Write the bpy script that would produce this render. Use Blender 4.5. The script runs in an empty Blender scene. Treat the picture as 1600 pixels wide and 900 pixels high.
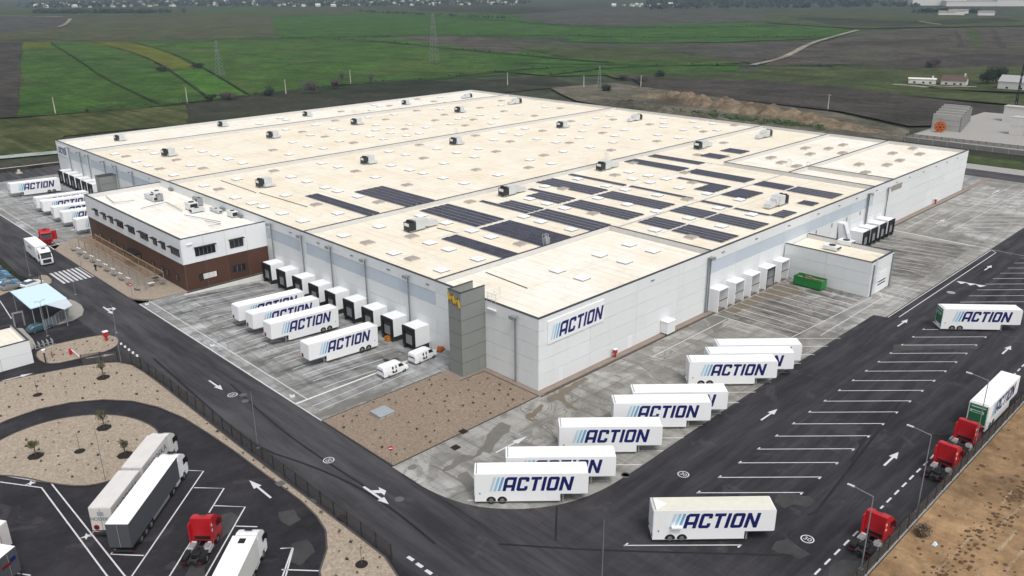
import bpy, bmesh, math, random
from mathutils import Vector, Matrix, noise
R = math.radians
rnd = random.Random(7)
scene = bpy.context.scene
col = scene.collection

# ---------------------------------------------------------------- camera
cd = bpy.data.cameras.new('camera'); cam = bpy.data.objects.new('camera', cd); col.objects.link(cam)
cam.matrix_world = Matrix(((0.713402, 0.247531, -0.655581, -81.711), (-0.700718, 0.242322, -0.671025, -78.050), (-0.007238, 0.938088, 0.346322, 58.500), (0,0,0,1)))
cd.sensor_width = 36.0; cd.lens = 29.077; cd.clip_start = 1.0; cd.clip_end = 20000.0
scene.camera = cam
# ---------------------------------------------------------------- sky, sun, exposure
SUN_EL, SUN_AZ = 60.0, -108.0          # azimuth measured from +X towards +Y
world = bpy.data.worlds.new('World'); scene.world = world; world.use_nodes = True
wn = world.node_tree; wn.nodes.clear()
w_out = wn.nodes.new('ShaderNodeOutputWorld'); w_bg = wn.nodes.new('ShaderNodeBackground')
w_sky = wn.nodes.new('ShaderNodeTexSky'); w_hsv = wn.nodes.new('ShaderNodeHueSaturation')
w_sky.sky_type = 'NISHITA'; w_sky.sun_disc = False
w_sky.sun_elevation = R(SUN_EL); w_sky.sun_rotation = R(90.0 - SUN_AZ)
w_sky.air_density = 1.0; w_sky.dust_density = 4.0; w_sky.ozone_density = 1.0
w_hsv.inputs['Saturation'].default_value = 0.30
w_bg.inputs['Strength'].default_value = 0.15
wn.links.new(w_sky.outputs[0], w_hsv.inputs['Color']); wn.links.new(w_hsv.outputs[0], w_bg.inputs['Color'])
wn.links.new(w_bg.outputs[0], w_out.inputs['Surface'])
sd = bpy.data.lights.new('sun', 'SUN'); sd.energy = 1.2; sd.angle = R(20.0); sd.color = (1.0, 0.965, 0.91)
sun = bpy.data.objects.new('sun', sd); col.objects.link(sun)
sv = Vector((math.cos(R(SUN_AZ)) * math.cos(R(SUN_EL)), math.sin(R(SUN_AZ)) * math.cos(R(SUN_EL)), math.sin(R(SUN_EL))))
sun.rotation_euler = sv.to_track_quat('Z', 'Y').to_euler(); sun.location = sv * 300
vs = scene.view_settings
vs.view_transform = 'Standard'; vs.look = 'None'; vs.gamma = 1.0; vs.use_curve_mapping = False; vs.exposure = 0.22
scene.render.engine = 'CYCLES'
scene.cycles.use_denoising = True; scene.cycles.max_bounces = 6; scene.cycles.volume_bounces = 1
scene.cycles.transparent_max_bounces = 12

# ---------------------------------------------------------------- node materials
MATS = {}
class NT:
    def __init__(s, name, rough=0.7, metal=0.0, spec=0.3):
        s.m = bpy.data.materials.new(name); s.m.use_nodes = True
        s.n = s.m.node_tree.nodes; s.l = s.m.node_tree.links
        s.b = s.n['Principled BSDF']
        s.b.inputs['Roughness'].default_value = rough; s.b.inputs['Metallic'].default_value = metal
        s.b.inputs['Specular IOR Level'].default_value = spec
        MATS[name] = s.m
        s._pos = None
    def pos(s):
        if s._pos is None: s._pos = s.n.new('ShaderNodeNewGeometry').outputs['Position']
        return s._pos
    def mapping(s, scale=(1, 1, 1), rot=0.0, vec=None):
        k = s.n.new('ShaderNodeMapping'); k.inputs['Scale'].default_value = scale; k.inputs['Rotation'].default_value = (0, 0, rot)
        s.l.new(vec or s.pos(), k.inputs['Vector']); return k.outputs[0]
    def noise(s, scale, detail=4.0, rough=0.55, vec=None, dist=0.0):
        k = s.n.new('ShaderNodeTexNoise'); k.inputs['Scale'].default_value = scale; k.inputs['Detail'].default_value = detail
        k.inputs['Roughness'].default_value = rough; k.inputs['Distortion'].default_value = dist
        s.l.new(vec or s.pos(), k.inputs['Vector']); return k.outputs['Fac']
    def voronoi(s, scale, vec=None, out='Distance'):
        k = s.n.new('ShaderNodeTexVoronoi'); k.inputs['Scale'].default_value = scale
        s.l.new(vec or s.pos(), k.inputs['Vector']); return k.outputs[out]
    def ramp(s, fac, stops):
        k = s.n.new('ShaderNodeValToRGB'); e = k.color_ramp.elements
        while len(e) < len(stops): e.new(0.5)
        for i, (p, c) in enumerate(stops):
            e[i].position = p; e[i].color = (*(c if isinstance(c, tuple) else (c, c, c)), 1)
        s.l.new(fac, k.inputs[0]); return k.outputs[0]
    def mix(s, fac, a, b, mode='MIX'):
        k = s.n.new('ShaderNodeMix'); k.data_type = 'RGBA'; k.blend_type = mode
        for i, v in ((0, fac), (6, a), (7, b)):
            sock = k.inputs[i]
            if hasattr(v, 'is_linked'): s.l.new(v, sock)
            elif isinstance(v, tuple): sock.default_value = (*v, 1)
            else: sock.default_value = v if i == 0 else (v, v, v, 1)
        return k.outputs[2]
    def math(s, op, a, b=0.0, c=0.0):
        k = s.n.new('ShaderNodeMath'); k.operation = op
        for i, v in enumerate((a, b, c)):
            if hasattr(v, 'is_linked'): s.l.new(v, k.inputs[i])
            else: k.inputs[i].default_value = v
        return k.outputs[0]
    def sep(s, i):
        k = s.n.new('ShaderNodeSeparateXYZ'); s.l.new(s.pos(), k.inputs[0]); return k.outputs[i]
    def rand(s): return s.n.new('ShaderNodeObjectInfo').outputs['Random']
    def color(s, c):
        if hasattr(c, 'is_linked'): s.l.new(c, s.b.inputs['Base Color'])
        else: s.b.inputs['Base Color'].default_value = (*c, 1)
        return s
    def rough(s, r): s.l.new(r, s.b.inputs['Roughness']); return s
    def bump(s, h, strength=0.3, dist=0.05):
        k = s.n.new('ShaderNodeBump'); k.inputs['Strength'].default_value = strength; k.inputs['Distance'].default_value = dist
        s.l.new(h, k.inputs['Height']); s.l.new(k.outputs[0], s.b.inputs['Normal']); return s

def plain(name, c, rough=0.6, metal=0.0, var=0.12, scale=0.8, spec=0.3):
    t = NT(name, rough, metal, spec)
    f = t.noise(scale, 5.0, 0.6)
    lo = tuple(x * (1 - var) for x in c); hi = tuple(min(1, x * (1 + var)) for x in c)
    t.color(t.mix(f, lo, hi)); return t.m

def asphalt(name, dark, light, stretch, amount, patches=True):
    t = NT(name, 0.8, 0, 0.35)
    big = t.ramp(t.noise(0.035, 5, 0.6, dist=0.6), [(0.38, 0.0), (0.66, 1.0)])
    st = t.ramp(t.noise(0.9, 7, 0.68, t.mapping(stretch)), [(0.40, 0.0), (0.64, 1.0)])
    scuff = t.ramp(t.noise(1.6, 8, 0.75, t.mapping((stretch[0] * 0.7, stretch[1] * 1.6, 1))), [(0.56, 0.0), (0.70, 1.0)])
    fine = t.noise(6.0, 4, 0.7)
    f = t.math('MULTIPLY_ADD', big, 0.45, t.math('MULTIPLY', st, amount))
    c = t.mix(f, dark, light)
    c = t.mix(t.math('MULTIPLY', scuff, t.math('MULTIPLY', big, 0.7)), c, tuple(x * 1.6 for x in light))
    if patches:                                   # dried, dusty patches with a hard uneven rim
        p = t.ramp(t.noise(0.16, 6, 0.62, dist=0.9), [(0.60, 0.0), (0.645, 1.0)])
        c = t.mix(t.math('MULTIPLY', p, 0.55), c, tuple(x * 1.75 for x in light))
    c = t.mix(fine, t.mix(1.0, c, 0.72, 'MULTIPLY'), t.mix(1.0, c, 1.22, 'MULTIPLY'))
    t.color(c); t.rough(t.math('MULTIPLY_ADD', st, -0.22, 0.88)); t.bump(t.noise(14, 2), 0.25, 0.02)
    return t.m

asphalt('asphalt_lot', (0.0095, 0.0085, 0.0110), (0.034, 0.031, 0.036), (0.06, 0.55, 1), 0.55)
asphalt('asphalt_road', (0.022, 0.021, 0.024), (0.080, 0.076, 0.081), (0.55, 0.05, 1), 0.62, False)
asphalt('asphalt_park', (0.0085, 0.0078, 0.0098), (0.031, 0.028, 0.033), (0.25, 0.25, 1), 0.45)
asphalt('asphalt_dusty', (0.034, 0.033, 0.034), (0.064, 0.062, 0.062), (0.3, 0.3, 1), 0.5, False)
asphalt('asphalt_fresh', (0.008, 0.0075, 0.009), (0.018, 0.017, 0.019), (0.25, 0.25, 1), 0.3, False)

def asphalt_site(name):
    # one surface: streaks run along the road (Y) on the left and along the lot (X) on the right, blending at the bend
    t = NT(name, 0.8, 0, 0.35)
    k = t.math('MULTIPLY_ADD', t.math('ADD', t.sep(0), t.math('MULTIPLY', t.noise(0.06, 4), 16.0)), 1 / 20.0, 28.0 / 20.0 - 0.4)
    k = t.ramp(k, [(0.0, 0.0), (1.0, 1.0)])
    def streak(sc, lo, hi, n): return t.ramp(t.noise(n, 7, 0.68, t.mapping(sc)), [(lo, 0.0), (hi, 1.0)])
    st = t.mix(k, streak((0.55, 0.05, 1), .40, .64, .9), streak((0.06, 0.55, 1), .40, .64, .9))
    sc = t.mix(k, streak((0.9, 0.035, 1), .56, .70, 1.6), streak((0.045, 0.9, 1), .56, .70, 1.6))
    big = t.ramp(t.noise(0.035, 5, 0.6, dist=0.6), [(0.38, 0.0), (0.66, 1.0)])
    fine = t.noise(6.0, 4, 0.7)
    f = t.math('MULTIPLY_ADD', big, 0.42, t.math('MULTIPLY', st, 0.58))
    road_c = t.mix(f, (0.021, 0.020, 0.023), (0.072, 0.069, 0.074)); lot_c = t.mix(f, (0.0105, 0.0098, 0.0125), (0.042, 0.039, 0.045))
    c = t.mix(k, road_c, lot_c)
    c = t.mix(t.math('MULTIPLY', sc, t.math('MULTIPLY', big, 0.6)), c, (0.088, 0.084, 0.088))
    p = t.ramp(t.noise(0.16, 6, 0.62, dist=0.9), [(0.60, 0.0), (0.645, 1.0)])
    c = t.mix(t.math('MULTIPLY', p, 0.35), c, (0.070, 0.067, 0.070))
    c = t.mix(fine, t.mix(1.0, c, 0.72, 'MULTIPLY'), t.mix(1.0, c, 1.22, 'MULTIPLY'))
    t.color(c); t.rough(t.math('MULTIPLY_ADD', st, -0.22, 0.88)); t.bump(t.noise(14, 2), 0.25, 0.02)
asphalt_site('asphalt_site')

def concrete(name, base, warm, stain=0.5, grime=0.3):
    t = NT(name, 0.8, 0, 0.3)
    big = t.noise(0.06, 5, 0.6)
    c = t.mix(t.ramp(big, [(0.35, 0.0), (0.68, 1.0)]), base, warm)
    c = t.mix(t.rand(), t.mix(1.0, c, 0.90, 'MULTIPLY'), t.mix(1.0, c, 1.07, 'MULTIPLY'))
    dirty = t.ramp(t.noise(0.028, 4, 0.6), [(0.40, 0.0), (0.62, 1.0)])
    c = t.mix(t.math('MULTIPLY', dirty, grime), c, (0.165, 0.150, 0.122))
    rn = t.noise(0.13, 4, 0.6, dist=1.8); rd = t.math('ABSOLUTE', t.math('SUBTRACT', rn, 0.5))
    ridge = t.math('MULTIPLY', t.ramp(rd, [(0.0, 1.0), (0.018, 0.0)]), t.ramp(t.noise(0.05, 3), [(0.42, 0.0), (0.60, 1.0)]))
    c = t.mix(t.math('MULTIPLY', ridge, 0.75), c, (0.085, 0.080, 0.068))
    s1 = t.ramp(t.noise(0.11, 8, 0.66, dist=1.6), [(0.515, 0.0), (0.548, 1.0)])
    c = t.mix(t.math('MULTIPLY', s1, stain), c, (0.135, 0.128, 0.110))
    s2 = t.ramp(t.noise(0.55, 6, 0.7, t.mapping((1.0, 0.12, 1))), [(0.45, 0.0), (0.64, 1.0)])
    c = t.mix(t.math('MULTIPLY', s2, 0.55), c, (0.12, 0.113, 0.10))
    s3 = t.ramp(t.noise(0.55, 6, 0.7, t.mapping((0.12, 1.0, 1))), [(0.46, 0.0), (0.65, 1.0)])
    c = t.mix(t.math('MULTIPLY', s3, 0.52), c, (0.12, 0.113, 0.10))
    fine = t.noise(3.0, 5, 0.7)
    c = t.mix(fine, t.mix(1.0, c, 0.86, 'MULTIPLY'), t.mix(1.0, c, 1.12, 'MULTIPLY'))
    t.color(c); t.rough(t.math('MULTIPLY_ADD', s1, -0.35, 0.85)); t.bump(fine, 0.12, 0.02)
    return t.m
concrete('concrete_grey', (0.275, 0.290, 0.302), (0.44, 0.452, 0.455), 0.50, 0.42)
concrete('concrete_worn', (0.32, 0.318, 0.300), (0.49, 0.487, 0.465), 0.52, 0.50)
plain('joint', (0.085, 0.08, 0.075), 0.95)
plain('wet_concrete', (0.150, 0.143, 0.128), 0.45, var=0.30, scale=0.6)
plain('wet_brown', (0.150, 0.125, 0.092), 0.5, var=0.30, scale=0.6)
plain('kerb_concrete', (0.30, 0.29, 0.27), 0.85, var=0.25)
plain('kerb_dark', (0.075, 0.068, 0.062), 0.85, var=0.3)
plain('apron', (0.24, 0.19, 0.16), 0.9, var=0.2)

def gravel(name, a, b):
    t = NT(name, 0.95, 0, 0.15)
    v = t.voronoi(5.5, out='Color'); w = t.noise(2.2, 6, 0.75); big = t.noise(0.07, 3)
    k = t.n.new('ShaderNodeRGBToBW'); t.l.new(v, k.inputs[0])
    c = t.mix(t.ramp(k.outputs[0], [(0.15, 0.0), (0.9, 1.0)]), a, b)
    c = t.mix(t.ramp(w, [(0.38, 0.0), (0.66, 1.0)]), t.mix(1.0, c, 0.80, 'MULTIPLY'), t.mix(1.0, c, 1.13, 'MULTIPLY'))
    c = t.mix(big, t.mix(1.0, c, 0.88, 'MULTIPLY'), t.mix(1.0, c, 1.1, 'MULTIPLY'))
    t.color(c); t.bump(k.outputs[0], 0.6, 0.06); return t.m
gravel('gravel_pink', (0.215, 0.167, 0.127), (0.295, 0.233, 0.178))
gravel('gravel_pale', (0.29, 0.238, 0.185), (0.405, 0.34, 0.27))
gravel('pavement', (0.30, 0.25, 0.20), (0.36, 0.305, 0.25))

def roofmat(name, base, stain):
    t = NT(name, 0.75, 0, 0.2)
    c = t.mix(t.ramp(t.noise(0.09, 6, 0.65), [(0.40, 0.0), (0.70, 1.0)]), base, stain)
    st = t.ramp(t.noise(0.9, 7, 0.72, t.mapping((1.0, 0.07, 1))), [(0.52, 0.0), (0.72, 1.0)])
    c = t.mix(t.math('MULTIPLY', st, 0.34), c, (0.44, 0.38, 0.30))
    blot = t.ramp(t.noise(0.22, 9, 0.74, dist=0.8), [(0.50, 0.0), (0.70, 1.0)])
    c = t.mix(t.math('MULTIPLY', blot, 0.38), c, (0.50, 0.43, 0.33))
    spot = t.ramp(t.noise(1.3, 6, 0.8), [(0.60, 0.0), (0.70, 1.0)])
    c = t.mix(t.math('MULTIPLY', spot, 0.30), c, (0.36, 0.31, 0.25))
    fy = t.math('LESS_THAN', t.math('FRACT', t.math('MULTIPLY', t.sep(1), 1 / 12.4)), 0.012)
    c = t.mix(t.math('MULTIPLY', fy, 0.35), c, (0.42, 0.37, 0.30))
    fr = t.math('FRACT', t.math('MULTIPLY', t.sep(0), 1 / 2.1))
    seam = t.math('LESS_THAN', fr, 0.05)
    c = t.mix(t.math('MULTIPLY', seam, t.math('MULTIPLY', t.noise(0.35, 3), 0.8)), c, (0.42, 0.36, 0.28))
    t.color(c); return t.m
roofmat('roof_cream', (0.755, 0.708, 0.600), (0.715, 0.625, 0.475))
roofmat('roof_pale', (0.77, 0.75, 0.68), (0.73, 0.655, 0.53))

roofmat('roof_office', (0.80, 0.79, 0.75), (0.76, 0.71, 0.62))

def panelmat(name, c, var=0.05):
    t = NT(name, 0.55, 0, 0.3)
    k = t.mix(t.rand(), tuple(x * (1 - var) for x in c), tuple(min(1, x * (1 + var)) for x in c))
    grime = t.ramp(t.noise(0.5, 6, 0.65, t.mapping((1, 1, 0.18))), [(0.5, 0.0), (0.85, 1.0)])
    k = t.mix(t.math('MULTIPLY', grime, 0.22), k, tuple(x * 0.7 for x in c))
    t.color(k); return t.m
panelmat('wall_white', (0.695, 0.718, 0.722), 0.035)
panelmat('wall_office', (0.75, 0.765, 0.775), 0.03)
panelmat('wall_translucent', (0.50, 0.56, 0.62), 0.04)
panelmat('cladding_brown', (0.082, 0.040, 0.027), 0.12)
panelmat('tower_green', (0.225, 0.240, 0.226), 0.06)
plain('coping', (0.035, 0.036, 0.042), 0.5)
plain('core', (0.33, 0.33, 0.33), 0.9)
plain('parapet_white', (0.60, 0.595, 0.58), 0.7, var=0.10)
plain('skylight_white', (0.79, 0.82, 0.84), 0.35, var=0.03)
plain('hatch_grey', (0.34, 0.30, 0.27), 0.6, var=0.2)
plain('hatch_rim', (0.62, 0.58, 0.50), 0.6)
plain('white_paint', (0.78, 0.79, 0.80), 0.4, var=0.04)
plain('white_paint_old', (0.66, 0.66, 0.62), 0.5, var=0.10)
panelmat('trailer_white', (0.80, 0.81, 0.815), 0.035)
plain('trailer_roof', (0.86, 0.86, 0.86), 0.5, var=0.03)
plain('trailer_roof_old', (0.63, 0.62, 0.53), 0.6, var=0.12)
plain('trailer_grey', (0.60, 0.58, 0.56), 0.6, var=0.12)
plain('curtain_grey', (0.075, 0.078, 0.088), 0.6, var=0.15)
plain('navy', (0.010, 0.013, 0.115), 0.4, var=0.05)
plain('slash_pale', (0.50, 0.62, 0.70), 0.4)
plain('slash_mid', (0.30, 0.52, 0.68), 0.4)
plain('slash_blue', (0.13, 0.36, 0.56), 0.4)
plain('door_green', (0.02, 0.14, 0.055), 0.45, var=0.2)
plain('pale_green_print', (0.45, 0.58, 0.50), 0.5)
plain('red_paint', (0.42, 0.012, 0.018), 0.32, var=0.06, spec=0.5)
plain('red_dark', (0.16, 0.008, 0.010), 0.4)
plain('black', (0.013, 0.013, 0.014), 0.6, var=0.2)
plain('tyre', (0.018, 0.018, 0.018), 0.85, var=0.2)
plain('rim', (0.22, 0.22, 0.22), 0.4, 0.5)
plain('chassis', (0.030, 0.030, 0.033), 0.6, var=0.3)
plain('metal_grey', (0.32, 0.33, 0.34), 0.45, 0.4, var=0.15)
plain('metal_pole', (0.22, 0.24, 0.255), 0.55, 0.1)
plain('galvanised', (0.56, 0.58, 0.58), 0.45, 0.1, var=0.12)
plain('ac_white', (0.70, 0.72, 0.73), 0.45, var=0.06)
plain('ac_dark', (0.028, 0.031, 0.034), 0.5, var=0.15)
plain('line_white', (0.56, 0.56, 0.565), 0.7, var=0.22, scale=1.2)
plain('yellow', (0.70, 0.42, 0.012), 0.5)
plain('orange', (0.42, 0.11, 0.02), 0.5, var=0.15)
plain('skip_green', (0.020, 0.20, 0.045), 0.5, var=0.2)
plain('skip_dark_green', (0.015, 0.075, 0.045), 0.6, var=0.2)
plain('rubbish', (0.20, 0.14, 0.09), 0.95, var=0.5, scale=3)
plain('pergola_brown', (0.150, 0.098, 0.058), 0.75, var=0.2)
plain('pergola_rail', (0.33, 0.22, 0.13), 0.75, var=0.15)
plain('canopy_blue', (0.56, 0.72, 0.84), 0.4, var=0.03)
plain('canopy_side', (0.50, 0.54, 0.57), 0.5)
plain('skin', (0.35, 0.22, 0.16), 0.6)
plain('cloth_black', (0.012, 0.012, 0.014), 0.9)
plain('car_blue', (0.07, 0.21, 0.34), 0.3, var=0.03, spec=0.5)
plain('car_dark', (0.02, 0.022, 0.028), 0.3, spec=0.5)
plain('car_grey', (0.22, 0.215, 0.21), 0.35, spec=0.5)
plain('car_teal', (0.03, 0.07, 0.085), 0.3, spec=0.5)
plain('wall_concrete', (0.42, 0.41, 0.39), 0.85, var=0.18)
plain('wall_concrete_dark', (0.21, 0.205, 0.19), 0.9, var=0.2)
plain('roof_tile', (0.10, 0.065, 0.055), 0.85, var=0.25, scale=0.3)
plain('house_white', (0.62, 0.61, 0.58), 0.8)
plain('house_cream', (0.48, 0.43, 0.36), 0.8)
plain('house_grey', (0.33, 0.33, 0.33), 0.8)
plain('tile_red', (0.16, 0.105, 0.085), 0.85)
plain('tile_grey', (0.20, 0.19, 0.18), 0.85)
plain('bark', (0.075, 0.058, 0.045), 0.9, var=0.3)
plain('clod', (0.105, 0.062, 0.036), 0.95, var=0.35)
plain('mulch', (0.018, 0.014, 0.012), 0.95, var=0.3)
plain('leaf_olive', (0.085, 0.085, 0.045), 0.8, var=0.35, scale=4)
plain('leaf_dark', (0.022, 0.035, 0.020), 0.85, var=0.4, scale=2)
plain('leaf_green', (0.040, 0.075, 0.022), 0.85, var=0.4, scale=2)
plain('leaf_brown', (0.155, 0.115, 0.080), 0.9, var=0.4, scale=3)
plain('leaf_twig', (0.070, 0.060, 0.060), 0.9, var=0.3, scale=1)
plain('wood_far', (0.028, 0.042, 0.036), 0.9, var=0.5, scale=0.05)
plain('manhole', (0.10, 0.10, 0.105), 0.7)
plain('plate_grey', (0.30, 0.325, 0.355), 0.5)

def glass(name, c):
    t = NT(name, 0.12, 0, 0.6); f = t.noise(0.7, 3)
    t.color(t.mix(f, tuple(x * 0.6 for x in c), tuple(x * 1.5 for x in c))); return t.m
glass('glass_dark', (0.018, 0.021, 0.026)); glass('glass_blue', (0.05, 0.10, 0.14))

t = NT('solar_cell', 0.45, 0, 0.25)
t.color(t.mix(t.rand(), (0.026, 0.026, 0.042), (0.050, 0.049, 0.074)))
t = NT('solar_cell_far', 0.45, 0, 0.25)
lx = t.math('LESS_THAN', t.math('FRACT', t.math('MULTIPLY', t.sep(1), 1 / 1.05)), 0.05)
t.color(t.mix(lx, t.mix(t.noise(0.5, 2), (0.028, 0.028, 0.043), (0.050, 0.049, 0.072)), (0.11, 0.11, 0.13)))

def veil(name, c, alpha):
    t = NT(name, 0.8); t.color(c)
    tr = t.n.new('ShaderNodeBsdfTransparent'); mx = t.n.new('ShaderNodeMixShader'); mx.inputs[0].default_value = alpha
    t.l.new(tr.outputs[0], mx.inputs[1]); t.l.new(t.b.outputs[0], mx.inputs[2])
    t.l.new(mx.outputs[0], t.n['Material Output'].inputs['Surface']); return t.m
def film(name, c, scale, stretch, lo, hi, amt):
    t = NT(name, 0.7); t.color(c)
    tr = t.n.new('ShaderNodeBsdfTransparent'); mx = t.n.new('ShaderNodeMixShader')
    t.l.new(t.math('MULTIPLY', t.ramp(t.noise(scale, 7, 0.7, t.mapping(stretch), 0.6), [(lo, 0.0), (hi, 1.0)]), amt), mx.inputs[0])
    t.l.new(tr.outputs[0], mx.inputs[1]); t.l.new(t.b.outputs[0], mx.inputs[2])
    t.l.new(mx.outputs[0], t.n['Material Output'].inputs['Surface']); return t.m
film('tyre_grime_x', (0.065, 0.060, 0.053), 0.9, (0.12, 1.0, 1), .44, .66, .52)
film('tyre_grime_y', (0.070, 0.062, 0.052), 0.9, (1.0, 0.12, 1), .44, .66, .55)
film('straw_rut', (0.42, 0.33, 0.21), 0.8, (0.2, 1.0, 1), .44, .60, .75)
veil('wire_mesh', (0.085, 0.080, 0.076), 0.40)
veil('tinted_panel', (0.16, 0.18, 0.20), 0.70)

def field(name, a, b, rot=0.0, rows=0.06, rowamt=0.5, patch=None):
    t = NT(name, 0.95, 0, 0.1)
    big = t.ramp(t.noise(0.010, 6, 0.62, dist=0.5), [(0.36, 0.0), (0.66, 1.0)])
    rw = t.ramp(t.noise(rows, 4, 0.65, t.mapping((1.0, 0.05, 1.0), rot)), [(0.36, 0.0), (0.66, 1.0)])
    f = t.math('MULTIPLY_ADD', big, 1 - rowamt, t.math('MULTIPLY', rw, rowamt))
    c = t.mix(f, a, b)
    if patch:
        p = t.ramp(t.noise(0.011, 7, 0.7, dist=0.8), [(0.52, 0.0), (0.74, 1.0)])
        c = t.mix(t.math('MULTIPLY', p, 0.7), c, patch)
    mid = t.ramp(t.noise(0.035, 9, 0.72, dist=0.6), [(0.38, 0.0), (0.62, 1.0)])
    c = t.mix(mid, t.mix(1.0, c, 0.66, 'MULTIPLY'), t.mix(1.0, c, 1.32, 'MULTIPLY'))
    fin = t.ramp(t.noise(0.28, 6, 0.8), [(0.36, 0.0), (0.64, 1.0)])
    c = t.mix(fin, t.mix(1.0, c, 0.68, 'MULTIPLY'), t.mix(1.0, c, 1.34, 'MULTIPLY'))
    t.color(c); return t.m
field('ground_mix', (0.026, 0.038, 0.022), (0.056, 0.060, 0.040), 0.4, 0.05, 0.4)
field('wheat', (0.021, 0.058, 0.009), (0.048, 0.092, 0.016), 0.9, 0.20, 0.5, (0.088, 0.076, 0.034))
field('wheat_rich', (0.019, 0.060, 0.008), (0.036, 0.084, 0.013), 0.5, 0.12, 0.5, (0.050, 0.066, 0.026))
field('wheat_bright', (0.030, 0.088, 0.010), (0.050, 0.114, 0.014), 0.9, 0.20, 0.6)
field('wheat_yellow', (0.064, 0.084, 0.011), (0.098, 0.102, 0.015), 0.9, 0.20, 0.6)
field('pasture', (0.026, 0.045, 0.014), (0.058, 0.064, 0.026), 0.7, 0.10, 0.5, (0.070, 0.062, 0.036))
field('strips', (0.026, 0.043, 0.010), (0.082, 0.080, 0.034), 1.9, 0.22, 0.9)
field('plough_mauve', (0.036, 0.036, 0.030), (0.072, 0.066, 0.056), 0.6, 0.16, 0.6, (0.030, 0.044, 0.020))
field('plough_brown', (0.036, 0.035, 0.028), (0.080, 0.068, 0.055), 0.3, 0.14, 0.7, (0.036, 0.048, 0.022))
field('plough_dark', (0.026, 0.024, 0.020), (0.060, 0.052, 0.046), 0.3, 0.22, 0.6, (0.034, 0.038, 0.020))
field('stubble', (0.034, 0.046, 0.018), (0.074, 0.070, 0.038), 0.8, 0.14, 0.5, (0.034, 0.056, 0.018))
field('scrub', (0.014, 0.020, 0.011), (0.044, 0.043, 0.030), 0.2, 0.12, 0.3, (0.022, 0.034, 0.013))
field('track', (0.17, 0.15, 0.12), (0.26, 0.24, 0.20), 0, 0.1, 0.3)
field('hedge_line', (0.018, 0.026, 0.014), (0.036, 0.046, 0.024), 0, 0.1, 0.3)
field('pale_water', (0.20, 0.24, 0.22), (0.30, 0.33, 0.30), 0, 0.1, 0.3)
field('soil', (0.165, 0.096, 0.046), (0.335, 0.228, 0.130), 1.35, 0.55, 0.35, (0.085, 0.046, 0.025))
field('spoil', (0.095, 0.074, 0.050), (0.225, 0.175, 0.120), 0.25, 0.2, 0.5, (0.045, 0.055, 0.026))
field('spoil_grey', (0.060, 0.056, 0.042), (0.135, 0.120, 0.092), 0.25, 0.2, 0.5, (0.030, 0.042, 0.018))

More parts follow.
